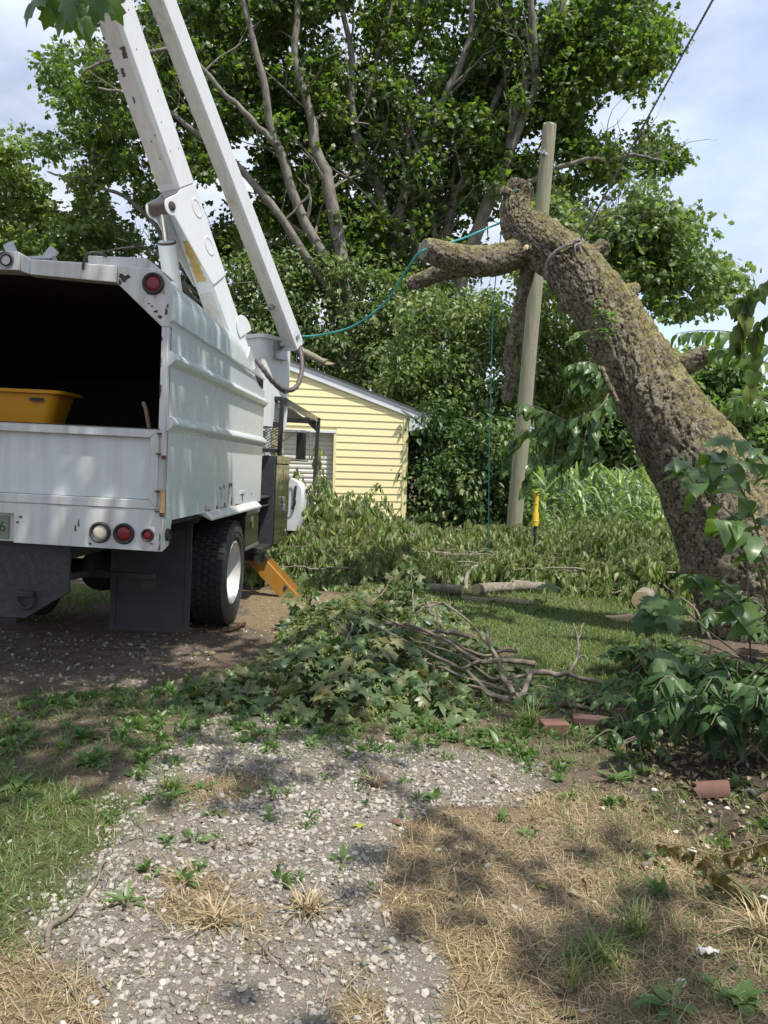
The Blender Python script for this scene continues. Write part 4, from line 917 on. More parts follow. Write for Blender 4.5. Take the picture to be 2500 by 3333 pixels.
# bucket hung at the tip
bc = P(857, 1085, 9.05); hbk = np.array([hL[0], hL[1], 0]); kz = np.array([0, 0, 1.0])
def bk(a, b, z): return bc - n1 * a - hbk * b + kz * z          # a: leftwards from the near edge, b: backwards
hbk = hbk if hbk[1] < 0 else -hbk
def ring_bk(s, z, r=.06, a0=.0, w=.62, d=.58):
    o_ = []; 
    for (ca, cb, t0) in ((a0 + r + s, a0 + r + s, pi), (w - r - s, r + s, 1.5 * pi), (w - r - s, d - r - s, 0), (r + s, d - r - s, .5 * pi)):
        for t in np.linspace(t0, t0 + pi / 2, 5): o_.append(bk(ca + r * cos(t), cb + r * sin(t), z))
    return o_
bm_ = MB(); rings = [(-.022, .0), (-.022, -.045), (.006, -.05), (.012, -.55), (.03, -1.06)]; v = []; f = []
for s_, z_ in rings: v += ring_bk(s_, z_)
k = 20
for j in range(len(rings) - 1): f += [(j * k + i, j * k + (i + 1) % k, (j + 1) * k + (i + 1) % k, (j + 1) * k + i) for i in range(k)]
f.append(tuple(range(4 * k, 5 * k)))
inn = [(-.015, .002), (.02, -.01), (.045, -1.02)]; b0 = len(v)
for s_, z_ in inn: v += ring_bk(s_, z_)
for j in range(2): f += [(b0 + j * k + i, b0 + (j + 1) * k + i, b0 + (j + 1) * k + (i + 1) % k, b0 + j * k + (i + 1) % k) for i in range(k)]
f.append(tuple(range(b0 + 2 * k, b0 + 3 * k))); f += [(i, b0 + i, b0 + (i + 1) % k, (i + 1) % k) for i in range(k)]
bm_.add(v, f); bko = tb_build(bm_, 'bucket', M['bucket_grey'], smooth=40)
bkt = MB(); bkt.bar(bk(-.02, .20, -.16), bk(-.02, .42, -.16), .03, .2, (0, 0, 1)); bkt.bar(bk(-.03, .30, -.10), au(.10, -.02), .06, .05); bkt.tube(np.array([bk(-.03, .12, -.10), bk(-.05, .14, -.24), bk(-.04, .30, -.30)]), .006, 6); tb_build(bkt, 'bucket_mount', M['steel'], bko, bevel=.003)
# wrapped hose loop
hs = [(700 + x * .2486, 800 + y * .2486, Y) for x, y, Y in ((548, 1500, 8.35), (580, 1545, 8.3), (650, 1640, 8.3), (740, 1760, 8.35), (850, 1860, 8.5), (960, 1893, 8.7), (1060, 1850, 8.85), (1118, 1730, 9.0), (1140, 1560, 9.12), (1122, 1400, 9.22), (1105, 1320, 9.28))]
hpth = smooth_path([P(*p) for p in hs], 120); hr = .027 + .0025 * np.sin(np.arange(120) * .9) + .0015 * RNG.random(120)
hz = MB(); hz.tube(hpth, hr, 12); tb_build(hz, 'hydraulic_hose', M['hose'], truck, smooth=60)
tb_build(MB().bar(P(905, 1262, 8.55), P(930, 1278, 8.6), .05, .03), 'hose_clamp', M['rubber'], truck)
MB().box((-.30, 3.1, 2.30), (-.075, 3.37, 2.42)).build('hose_port', M['liner'], truck)
# --- things standing in the bed
tub = thing('plastic_tub', 'yellow plastic tub with dark sticker standing in the truck bed', 'tub', TO + TR @ np.array([-1.42, .62, 1.10]), truck.rotation_euler)
def tubm(m, z, w, d, r=.07, n=6):
    o_ = []
    for cx, cy_, t0 in ((w - r, d - r, 0), (-w + r, d - r, pi / 2), (-w + r, -d + r, pi), (w - r, -d + r, 1.5 * pi)):
        for t in np.linspace(t0, t0 + pi / 2, n): o_.append((cx + r * cos(t), cy_ + r * sin(t), z))
    return o_
tv = []; tf = []; lv = [(.0, .27, .10), (.33, .30, .12), (.50, .345, .13), (.82, .44, .17), (.822, .485, .205), (.845, .488, .208), (.848, .445, .175), (.40, .30, .11)]
for z_, w_, d_ in lv: tv += tubm(None, z_, w_, d_)
k = 24
for j in range(len(lv) - 1): tf += [(j * k + i, j * k + (i + 1) % k, (j + 1) * k + (i + 1) % k, (j + 1) * k + i) for i in range(k)]
tf += [tuple(range(k)), tuple(range((len(lv) - 1) * k, len(lv) * k))]
mtub = MB().add(tv, tf).build('tub_shell', M['tub'], tub, smooth=40)
stk = MB().box((.255, -.1925, .765), (.352, -.1885, .790)); sto = stk.build('sticker', M['darkprint'], tub)
rd = random.Random(3); st2 = MB()
for i in range(7): st2.box((.262 + i * .012, -.1935, .771 + rd.uniform(0, .003)), (.262 + i * .012 + rd.uniform(.004, .009), -.1926, .783))
st2.build('faded_print', M['rustdark'], tub)
hn = thing('tool_handle', 'worn wooden tool handle leaning up inside the truck bed', 'tool', TO + TR @ np.array([-.20, .40, 1.10]), truck.rotation_euler)
MB().tube(np.array([(.0, .05, .005), (-.035, .0, .3), (-.098, -.10, .745), (-.11, -.115, .78), (-.111, -.116, .786)]), [.014, .0145, .0145, .0135, .006], 12).build('shaft', M['handle'], hn)
# ------------------------------------------------------------------ leaning tree: one bark-plated body, sawn limb stubs
def bark_tube(path, rad, cell=.055, depth=.016, res=.013, seg=None, flare=None, cap=None, sd=0, lump=.08):
    """tube with bark plates as relief; returns verts, faces, plate value"""
    path = np.asarray(path, float); rad = np.asarray(rad, float)
    Ls = np.concatenate([[0], np.cumsum(np.linalg.norm(np.diff(path, axis=0), axis=1))])
    n = max(8, int(Ls[-1] / res)); pr = np.column_stack([path, rad]); pr = smooth_path(pr, n)
    p, t, X, Y = frames(pr[:, :3]); r = pr[:, 3]; s = np.concatenate([[0], np.cumsum(np.linalg.norm(np.diff(p, axis=0), axis=1))])
    seg = seg or max(16, int(2 * pi * r.mean() / res)); a = np.arange(seg) / seg * 2 * pi
    per = max(6, int(round(2 * pi * r.mean() / cell)))
    A, S_ = np.meshgrid(a / (2 * pi), s); Rr = r[:, None] + 0 * A
    nz = fbm(A * per * .9, S_ / cell * .5, sd + 7, 3)
    u = A * per + .0; v = S_ / (cell * 1.35) + (nz - .5) * 1.1
    # keep the noise periodic around the limb
    w1 = vnoise3(np.cos(A * 2 * pi) * 2.2 + 50, np.sin(A * 2 * pi) * 2.2 + 50, S_ / .22, sd + 3); w2 = vnoise3(np.cos(A * 2 * pi) * 6 + 50, np.sin(A * 2 * pi) * 6 + 50, S_ / .07, sd + 4)
    w3 = vnoise3(np.cos(A * 2 * pi) * 11 + 50, np.sin(A * 2 * pi) * 11 + 50, S_ / .035, sd + 6)
    uu = u + (w2 - .5) * .7 + (w3 - .5) * .5; vv = S_ / (cell * 2.5) + (nz - .5) * 1.3 + (w2 - .5) * .7 + (w3 - .5) * .35
    f1, f2, cid = worley(uu, vv, per, sd)
    g1, g2, gid = worley(uu * 2 + 3.3, vv * 2.2, per * 2, sd + 31)
    e = sstep(.0, .12, f2 - f1); eg = sstep(.0, .10, g2 - g1)
    plate = .3 + .5 * cid + .2 * gid
    lift = (vv - np.floor(vv) - .5)
    h = depth * (e * (.50 + .50 * cid) + e * eg * (.15 + .30 * gid) + .30 * e * lift - .7 + .35 * (w3 - .5))
    ra = Rr * (1 + lump * (w1 - .5) * 2) + h
    if flare is not None: ra = ra + flare(A * 2 * pi, S_, Rr)
    V = p[:, None] + ra[..., None] * (np.cos(a)[None, :, None] * X[:, None] + np.sin(a)[None, :, None] * Y[:, None])
    V = V.reshape(-1, 3); idx = np.arange(n * seg).reshape(n, seg); nx_ = np.roll(idx, -1, 1)
    F = np.stack([idx[:-1], nx_[:-1], nx_[1:], idx[1:]], -1).reshape(-1, 4)
    return V, F, (plate * e).ravel(), idx[-1], p[-1], t[-1]
def px3(pts): return np.array([list(P(x, y, Y)) for x, y, Y in pts])
tb0 = G(2500, 2200); tbase = np.array([P(2545, 2060, 6.95)[0], 6.95, 0])
leaner = thing('leaning_tree', 'huge moss-covered tree trunk with plated bark leaning left, all its limbs sawn off', 'tree', tbase)
TPATH = [(2640, 2330, 6.75, .76), (2545, 2060, 6.9, .66), (2448, 1851, 7.0, .565), (2328, 1605, 7.15, .475), (2198, 1395, 7.3, .385), (2106, 1240, 7.5, .335), (2014, 1080, 7.75, .298), (1925, 950, 7.95, .280), (1842, 852, 8.15, .262), (1765, 790, 8.35, .245), (1705, 745, 8.5, .215), (1680, 690, 8.55, .160), (1684, 645, 8.6, .138), (1694, 612, 8.6, .138), (1700, 598, 8.6, .12)]
tp_ = px3([q[:3] for q in TPATH]); tr_ = np.array([q[3] for q in TPATH])
def root_flare(A, S_, Rr): return .10 * (1 - sstep(0, 1.0, S_)) * (.5 + .5 * np.cos(A * 5 + 1.3))
V, F, pl_, cap_, ce, ct = bark_tube(tp_, tr_, .058, .026, .0105, flare=root_flare, sd=21, lump=.06)
bodyc = [(V, F, pl_)]
caps = [(cap_, ce, ct, 0)]
off = len(V)
LIMBS = [  # (points px,py,Y,r), cell
    ([(1735, 800, 8.4, .17), (1650, 838, 8.35, .155), (1560, 850, 8.3, .150), (1470, 838, 8.2, .140), (1405, 818, 8.1, .118), (1378, 812, 8.05, .095)], .05),
    ([(1650, 850, 8.5, .12), (1520, 868, 8.7, .105), (1440, 886, 8.8, .095), (1370, 912, 8.9, .085), (1330, 926, 8.95, .07)], .05),
    ([(1715, 830, 8.45, .11), (1714, 900, 8.45, .072), (1692, 990, 8.5, .062), (1668, 1100, 8.55, .058), (1656, 1170, 8.6, .056), (1664, 1220, 8.6, .060), (1650, 1300, 8.65, .052)], .05),
    ([(1682, 655, 8.55, .07), (1655, 630, 8.5, .052), (1634, 617, 8.47, .042)], .04),
    ([(1880, 850, 8.1, .12), (1925, 830, 8.1, .085), (1962, 796, 8.1, .068), (1968, 789, 8.1, .055)], .045),
    ([(2190, 1200, 7.5, .14), (2245, 1178, 7.4, .10), (2288, 1158, 7.35, .088), (2308, 1150, 7.33, .075)], .045),
    ([(1870, 950, 8.1, .11), (1842, 985, 8.1, .085), (1832, 1012, 8.1, .06)], .045),
    ([(1740, 740, 8.4, .05), (1752, 722, 8.35, .036), (1755, 712, 8.33, .034)], .04),
    ([(1735, 815, 8.25, .05), (1718, 812, 8.12, .034), (1712, 806, 8.08, .030)], .04),
    ([(2030, 960, 7.9, .09), (2062, 940, 7.95, .06), (2070, 930, 7.97, .04)], .04),
    ([(1960, 1250, 7.35, .04), (1955, 1200, 7.2, .03), (1980, 1250, 7.15, .022), (2010, 1310, 7.1, .016)], .03),
]
for li, (pts, cell) in enumerate(LIMBS):
    q = px3([p[:3] for p in pts]); rr = [p[3] for p in pts]
    V2, F2, pl2, cp2, ce2, ct2 = bark_tube(q, rr, cell, .013 if li not in (2,) else .007, .0115, sd=60 + li * 9, lump=.07)
    bodyc.append((V2, F2 + off, pl2)); caps.append((cp2 + off, ce2, ct2, li + 1)); off += len(V2)
Va = np.concatenate([b[0] for b in bodyc]) - tbase; Fa = np.concatenate([b[1] for b in bodyc]); Pa = np.concatenate([b[2] for b in bodyc])
me = bpy.data.meshes.new('trunk'); me.vertices.add(len(Va)); me.vertices.foreach_set('co', Va.astype(np.float32).ravel())
me.loops.add(Fa.size); me.loops.foreach_set('vertex_index', Fa.astype(np.int32).ravel()); me.polygons.add(len(Fa))
me.polygons.foreach_set('loop_start', (np.arange(len(Fa)) * 4).astype(np.int32)); me.polygons.foreach_set('loop_total', np.full(len(Fa), 4, np.int32))
me.polygons.foreach_set('use_smooth', np.ones(len(Fa), bool)); me.update(calc_edges=True)
at_ = me.attributes.new('plate', 'FLOAT', 'POINT'); at_.data.foreach_set('value', Pa.astype(np.float32))
link('trunk', me, M['bark'], leaner)
for cp, ce, ct, li in caps:      # sawn faces
    ring = Va[cp]; c0 = ring.mean(0); k = len(ring)
    m = MB(); m.add(list(ring + ct * .002) + [c0 + ct * .012], [(i, (i + 1) % k, k) for i in range(k)]); m.build('sawn_face', M['cut'] if li in (8, 9) else M['limb'], leaner, smooth=30)
# --- rope choker round the trunk and the line running up out of view
gl = thing('guy_line', 'grey twisted rope knotted round the leaning trunk and pulled tight to the upper right', 'rope', P(1880, 790, 7.95))
def twist(path, r, n=2, pitch=.035, seg=8, cloud=None):
    """laid rope: strands twisted round the path"""
    Ls = np.sum(np.linalg.norm(np.diff(path, axis=0), axis=1)); k = int(min(2600, max(20, Ls / .012))); p = smooth_path(path, k); pp, t, X, Y = frames(p); s = np.concatenate([[0], np.cumsum(np.linalg.norm(np.diff(p, axis=0), axis=1))])
    out_ = []
    for j in range(n):
        a = s / pitch * 2 * pi * .5 + 2 * pi * j / n; q = pp + (np.cos(a)[:, None] * X + np.sin(a)[:, None] * Y) * r * .55; out_.append((q, r * .62))
    return out_
m = MB()
for q, r in twist(np.array([P(1880, 795, 7.88), P(1950, 670, 7.75), P(2320, 0, 7.0), P(2430, -200, 6.75)])[:, :], .0105, 3): m.tube(q, r, 5)
m.build('line', M['cable'], gl, world=True, smooth=60)
lc = np.array([P(x, y, Y) for x, y, Y in ((1880, 790, 7.85), (1840, 800, 7.85), (1805, 822, 7.86), (1782, 850, 7.9), (1775, 885, 7.98), (1782, 915, 8.06), (1800, 945, 8.2), (1850, 950, 8.42), (1905, 900, 8.45), (1905, 830, 8.25), (1890, 800, 7.95))])
m = MB()
for q, r in twist(lc, .014, 3): m.tube(q, r, 5)
m.build('loop', M['rope_grey'], gl, world=True, smooth=60)
m = MB(); kc = P(1880, 790, 7.83)
for j in range(3): m.tube(np.array([kc + .032 * np.array([cos(t) * (1 if j else .7), .35 * sin(2 * t + j), sin(t) * (.6 if j == 1 else 1)]) for t in np.linspace(0, 2 * pi, 16)]), .012, 6)
m.tube(smooth_path([kc, kc + np.array([.03, -.02, -.07]), kc + np.array([.05, -.01, -.13])], 8), .010, 6); m.tube(smooth_path([kc, kc + np.array([-.03, -.02, -.05]), kc + np.array([-.02, -.01, -.11])], 8), .010, 6)
m.build('knot', M['rope_grey'], gl, world=True, smooth=60)
# --- utility pole
pb_ = G(1662, 1842); pole = thing('utility_pole', 'weathered grey-green wooden utility pole standing behind the leaning trunk', 'pole', pb_)
pt_ = P(1789, 412, 11.9); n_ = 60; tt = np.linspace(0, 1, n_)[:, None]; pp = pb_ + (pt_ - pb_) * tt; pp = np.vstack([pb_ - (pt_ - pb_) * .02, pp])
m = MB(); seg = 20; rr = np.concatenate([[.125], np.linspace(.125, .10, n_)]); v, f = tube(pp, rr, seg, True); v = np.array(v); 
ang = np.arange(len(v)) % seg; v += (np.array([(.006 * (_h(ang.astype(np.int64), ang * 0, 0, 3) - .5)), 0 * ang, 0 * ang]).T)
topi = np.arange(len(v)) >= len(v) - seg; v[topi, 2] += .05 * RNG.random(topi.sum())
m.add(v, f); m.build('shaft', M['pole'], pole, world=True, smooth=50)
q = pt_ - np.array([.0, 0, .42]); hw = MB(); hw.bar(q + np.array([-.12, -.05, 0]), q + np.array([-.06, -.09, .03]), .03, .05); hw.lathe([(.022, 0), (.022, .03), (.001, .032)], q + np.array([-.06, -.10, -.03]), (0, -1, 0), 10); hw.build('bracket', M['steel'], pole, world=True)
gw = MB(); dn = (pb_ - pt_); gw.tube(smooth_path([q + np.array([-.12, -.07, 0]), q + dn * .06 + np.array([-.16, -.1, 0]), q + dn * .15 + np.array([-.13, -.1, 0])], 10), .005, 5); gw.tube(np.array([pt_ + dn * .42 + np.array([.125, -.05, 0]), pt_ + dn * .85 + np.array([.135, -.05, 0])]), .005, 5)
gw.build('ground_wire', M['rubber'], pole, world=True)
for fr_ in (.2, .24, .27, .5): 
    q = pt_ + dn * fr_ + np.array([.01, -.106, 0]); MB().lathe([(.014, .0), (.012, .006), (.001, .004)], q, (0, -1, 0), 8).build('bolt_hole', M['rubber'], pole, world=True)
# --- yellow guard on a dark post
gp = G(1742, 1850); gp[1] = 10.9; gp[0] = P(1742, 1780, 10.9)[0]; gp[2] = 0
gy = thing('marker_post', 'dark green post capped with a yellow plastic guard in front of the corn', 'marker post', gp)
a, b = P(1742, 1712, 10.9), P(1748, 1600, 10.9); d = b - a; Lg = np.linalg.norm(d)
MB().lathe([(.03, .0), (.045, .002), (.046, .075), (.043, .085), (.043, .175), (.030, .21), (.028, Lg - .05), (.034, Lg - .045), (.034, Lg - .01), (.020, Lg), (.001, Lg)], a, d, 20).build('guard_sleeve', M['yellow'], gy, world=True, smooth=40)
MB().tube(np.array([gp + np.array([0, 0, -.1]), a, a + d * .2]), .020, 8).build('post', M['postgreen'], gy, world=True)
for k in (.3, .62): MB().lathe([(.0462, 0), (.0485, .004), (.0485, .016), (.0462, .02)] if k < .4 else [(.0286, 0), (.031, .004), (.031, .014), (.0286, .018)], a + d * (k if k > .4 else .12), d, 18).build('band', M['yellow'], gy, world=True)
MB().prism([(-.02, 0), (.03, .01), (.03, .03), (-.02, .02)], a + d * .94 + np.array([0, -.036, 0]), (1, 0, 0), (0, 0, 1), (0, -.006, 0)).build('clip', M['darkprint'], gy, world=True)
# --- teal ropes
def rope(name, label, pts, r, mat, n=3):
    p = np.array([P(*q) for q in pts]); o = thing(name, label, 'rope', p[0]); m = MB()
    for q, rr in twist(p, r, n, .05): m.tube(q, rr, 5)
    m.build('strand', mat, o, world=True, smooth=60); return o
rope('slack_rope', 'teal rope sagging from the boom tip across to the sawn trunk', [(970, 1096, 9.32), (1040, 1090, 9.2), (1145, 1063, 9.0), (1251, 987, 8.75), (1326, 874, 8.35), (1366, 822, 8.02), (1420, 803, 8.05), (1507, 776, 8.3), (1590, 741, 8.5), (1640, 715, 8.5), (1690, 640, 8.45)], .011, M['rope_teal'])
rope('hanging_rope', 'teal rope hanging straight down behind the left limb of the sawn trunk', [(1700, 618, 8.48), (1672, 622, 8.45), (1645, 655, 8.62), (1634, 740, 8.75), (1622, 830, 8.85), (1606, 1000, 8.9), (1597, 1300, 8.9), (1592, 1500, 8.9), (1590, 1800, 8.9)], .006, M['rope_teal'])
# ------------------------------------------------------------------ trees
FAR, FAR2, OV6 = T_far(), T_far2(), T_ovate()
def clump_leaves(cloud, tmpl, c, r, n, size, hang=0.0, flat=.55, mi=0):
    """leaves of one spray: outward pointing, drooping, faces to the sky"""
    c = np.asarray(c); r = np.broadcast_to(np.asarray(r, float), (3,))
    d = rdir(n); rad = RNG.random(n) ** .45
    ax = nrm(RNG.normal(size=3) * np.array([1, 1, .6])); off = d * rad[:, None]; off = off * .78 + (off @ ax)[:, None] * ax * .75
    pos = c + off * r
    dr = nrm(d + np.array([0, 0, -hang]) + RNG.normal(size=(n, 3)) * .5); nv = nrm(np.array([0, 0, 1.0]) * flat + d * .35 + RNG.normal(size=(n, 3)) * .6)
    cloud.scatter(tmpl, pos, dr, nv, size * RNG.uniform(.65, 1.25, n), mi=mi)
def inpoly(poly, n, rng=RNG):
    poly = np.asarray(poly, float); lo, hi = poly.min(0), poly.max(0); o = np.zeros((0, 2))
    while len(o) < n:
        q = lo + rng.random((n * 3, 2)) * (hi - lo); q = q[poly_sd(q[:, 0], q[:, 1], poly) < 0]; o = np.vstack([o, q])
    return o[:n]
def jitter_path(p, n, amp, sd=0):
    q = smooth_path(p, n); r = np.random.default_rng(sd); j = r.normal(size=(n, 3)) * amp; j = (j + np.roll(j, 1, 0) + np.roll(j, -1, 0)) / 2; j[0] = 0; return q + j
def branchlets(mb, path, rad, n, length, sd, up=.5, seg=5, sub=True):
    """side branches along a stem; returns their tips"""
    r = random.Random(sd); tips = []
    for i in range(n):
        t = r.uniform(.25, .98); k = t * (len(path) - 1); a = path[int(k)]; d0 = nrm(path[min(int(k) + 1, len(path) - 1)] - path[max(int(k) - 1, 0)])
        az = r.uniform(0, 2 * pi); d = nrm(np.array([cos(az), sin(az), up + r.uniform(-.3, .5)]) + d0 * .4); L_ = length * r.uniform(.45, 1.15) * (1.1 - .5 * t)
        pts = [a]; dd = d
        for s in range(4):
            dd = nrm(dd + np.array([r.uniform(-.35, .35), r.uniform(-.35, .35), r.uniform(-.2, .25)])); pts.append(pts[-1] + dd * L_ / 4)
        r0 = rad[int(k)] * r.uniform(.3, .5); mb.tube(np.array(pts), np.linspace(r0, .006, 5), seg, False); tips.append(pts[-1]); tips.append(pts[-2])
        if sub:
            for _ in range(2):
                b = pts[r.randint(2, 4)]; e = nrm(dd + np.array([r.uniform(-1, 1), r.uniform(-1, 1), r.uniform(-.4, .7)])); mb.tube(np.array([b, b + e * L_ * .22, b + e * L_ * .42 + np.array([0, 0, .05])]), [r0 * .4, r0 * .3, .004], 4, False); tips.append(b + e * L_ * .42)
    return tips
def stem_tree(name, label, base, stems, crown_pts, n_leaf, size, csize, mats, group=None, cat='tree', tmpl=FAR, nbr=16, blen=2.2, hang=.3, sd=0, dens_noise=None, crown_r=.46):
    t = thing(name, label, cat, base, group=group); mb = MB()
    for i, (pts, r0, r1) in enumerate(stems):
        q = jitter_path(pts, 26, .05, sd + i); rr = np.linspace(r0, r1, 26); mb.tube(q, rr, 9, True); branchlets(mb, q, rr, nbr, blen, sd * 7 + i)
    mb.build('trunk', M['stem'], t, world=True, smooth=60)
    c = Cloud()
    for p in crown_pts:
        k = int(n_leaf * RNG.uniform(.5, 1.5)); clump_leaves(c, tmpl, p, np.array([1, 1, .75]) * crown_r * RNG.uniform(.6, 1.35), k, size, hang)
    c.build('crown', mats, t); return t
def crown_fill(poly, n, Y0, Y1, gap=.40, sd=0, k=1.507, fs=.014):
    """points spread through a crown volume whose outline is given as seen; ragged gaps by noise"""
    q = inpoly(poly, n * 3, np.random.default_rng(sd)); g = fbm(q[:, 0] * fs, q[:, 1] * fs, sd + 77, 3); q = q[g > gap][:n]
    r = np.random.default_rng(sd + 1); Ys = r.uniform(Y0, Y1, len(q)); return [P(x * k, y * k, Y) for (x, y), Y in zip(q, Ys)]
def stem_px(pts, Y0, Y1, r0, r1): return (np.array([P(x, y, Y0 + (Y1 - Y0) * i / (len(pts) - 1)) for i, (x, y) in enumerate(pts)]), r0, r1)
b1, b2, b3 = G(1180, 1790), G(1330, 1780), G(1470, 1775)
TK = 1.25
for b, Y in ((b1, 17.5 * TK), (b2, 18.6 * TK), (b3, 18.2 * TK)):
    b[0] *= Y / b[1]; b[1] = Y; b[2] = 0
LCROWN = [(300, -170), (300, 60), (190, 110), (115, 110), (95, 180), (170, 235), (140, 250), (140, 280), (200, 320), (190, 345), (260, 400), (300, 390), (300, 460), (350, 520), (500, 560), (640, 540), (720, 380), (740, 100), (760, -170)]
MCROWN = [(600, -170), (560, 60), (600, 330), (540, 480), (560, 620), (700, 650), (820, 620), (960, 650), (1060, 560), (1080, 300), (1150, 120), (1120, -170)]
RCROWN = [(1040, -170), (1000, 100), (1020, 330), (1060, 450), (1180, 520), (1260, 420), (1330, 400), (1390, 400), (1410, 360), (1470, 345), (1400, 300), (1410, 240), (1360, 190), (1390, 160), (1450, 90), (1450, 40), (1480, -10), (1480, -170)]
stem_tree('maple_tree', 'tall maple with slender grey stems whose leafy left side shows beyond the truck booms', b1,
    [stem_px([(1180, 1790), (1140, 1050), (1117, 926), (1070, 605), (1042, 491), (1013, 378), (976, 208), (966, 0), (950, -250)], 20.6, 20.4, 0.230, 0.057),
     stem_px([(1185, 1700), (1100, 1000), (985, 700), (900, 472), (850, 250), (800, 50), (780, -250)], 20.8, 19.5, 0.172, 0.046),
     stem_px([(1150, 1100), (1000, 820), (800, 560), (640, 420), (480, 330), (330, 290)], 20.5, 19.2, 0.127, 0.029),
     stem_px([(900, 472), (760, 330), (600, 180), (420, 190), (260, 230)], 19.6, 18.8, 0.081, 0.023)],
    crown_fill(LCROWN, 640, 20.2, 27, .42, 5), 60, .165, 0, M['maple'], sd=3, nbr=12, crown_r=.55)
stem_tree('maple_tree', 'tall maple whose many grey stems fan upward in the middle behind the sawn left limb', b2,
    [stem_px([(1330, 1780), (1310, 1100), (1306, 888), (1259, 756), (1250, 643), (1193, 520), (1150, 359), (1141, 170), (1108, 0), (1090, -250)], 22.0, 21.2, 0.196, 0.052),
     stem_px([(1340, 1500), (1330, 1000), (1306, 813), (1316, 661), (1354, 529), (1429, 350), (1505, 198), (1540, 0), (1560, -250)], 22.0, 21.0, 0.207, 0.052),
     stem_px([(1345, 1300), (1356, 900), (1353, 756), (1344, 567), (1330, 480), (1320, 400)], 21.9, 21.2, 0.115, 0.069),
     stem_px([(1350, 1300), (1390, 1000), (1448, 784), (1486, 624), (1561, 463), (1632, 236), (1618, 0), (1610, -250)], 22.1, 21.5, 0.184, 0.052),
     stem_px([(1340, 1200), (1290, 900), (1210, 640), (1180, 430), (1230, 200), (1270, 0), (1290, -200)], 22.4, 23.1, 0.115, 0.034)],
    crown_fill(MCROWN, 760, 20.8, 28, .40, 9), 60, .165, 0, M['maple'], sd=5, nbr=15, crown_r=.55)
stem_tree('maple_tree', 'tall maple with a forked pale stem leaning right above the wooden pole', b3,
    [stem_px([(1470, 1775), (1490, 1100), (1505, 898), (1599, 643), (1656, 491), (1713, 283), (1798, 123), (1850, -60), (1880, -250)], 21.5, 20.8, 0.230, 0.069),
     stem_px([(1656, 491), (1740, 300), (1740, 120), (1720, -100), (1710, -250)], 21.0, 20.5, 0.115, 0.046),
     stem_px([(1599, 643), (1780, 560), (1950, 520), (2060, 500), (2180, 520)], 21.1, 20.0, 0.092, 0.023),
     stem_px([(1500, 950), (1440, 800), (1400, 640), (1430, 500), (1400, 350)], 21.5, 22.0, 0.103, 0.046)],
    crown_fill(RCROWN, 620, 20.4, 27, .42, 14), 60, .165, 0, M['maple'], sd=8, nbr=14, crown_r=.55)
# light hanging limb on the right
LIMB = [(1170, 420), (1240, 480), (1300, 430), (1390, 400), (1420, 430), (1390, 480), (1470, 455), (1500, 510), (1490, 560), (1570, 575), (1570, 640), (1480, 690), (1440, 660), (1400, 650), (1330, 640), (1260, 600), (1200, 560)]
sbp = np.array([P(x * 1.507, y * 1.507, Y) for x, y, Y in ((1130, 700, 16.8), (1180, 560, 16.4), (1250, 500, 16.0), (1340, 480, 15.6), (1440, 520, 15.4))])
stem_tree('maple_tree', 'maple with pale hanging foliage and bare cut twigs right of the leaning trunk top', np.array([P(1700, 1700, 16.9)[0], 16.9, 0]),
    [(np.vstack([[P(1700, 1700, 16.9)[0], 16.9, 0], sbp]), .13, .03)] + [(np.array([P((1150 + 10 * i) * 1.507, (500 + 9 * i) * 1.507, 15.6), P((1240 + 12 * i) * 1.507, (488 + 7 * i) * 1.507, 15.4), P((1330 + 22 * i) * 1.507, (520 - 6 * i) * 1.507, 15.2)]), .022, .008) for i in range(5)],
    crown_fill(LIMB, 250, 14.8, 17.0, .44, 23), 40, .13, 0, M['maple2'], sd=12, nbr=9, blen=1.5, hang=1.1, crown_r=.45)
# left trees behind the truck
LT = [(-160, 270), (20, 275), (60, 290), (100, 310), (160, 345), (190, 380), (200, 420), (250, 470), (300, 520), (350, 560), (340, 640), (-160, 640)]
stem_tree('maple_tree', 'lower pale green maple beyond the truck roof with a bent bare limb', np.array([P(60, 1700, 24.)[0], 24., 0]),
    [stem_px([(60, 1700), (60, 1100), (40, 800), (20, 560)], 24., 24., .24, .06), stem_px([(760, 1250), (640, 950), (560, 830), (480, 700), (380, 640), (250, 580), (160, 560)], 22.0, 21.8, 0.108, 0.024), stem_px([(700, 1080), (560, 880), (430, 800), (300, 830)], 21.9, 21.6, 0.060, 0.018), stem_px([(650, 960), (520, 860), (400, 860)], 21.9, 21.6, 0.048, 0.014), stem_px([(690, 1060), (600, 930), (500, 900), (380, 960)], 21.6, 21.4, 0.042, 0.014)],
    crown_fill(LT, 330, 21.5, 27, .38, 31), 60, .17, 0, M['maple2'], sd=14, nbr=8, blen=1.6)
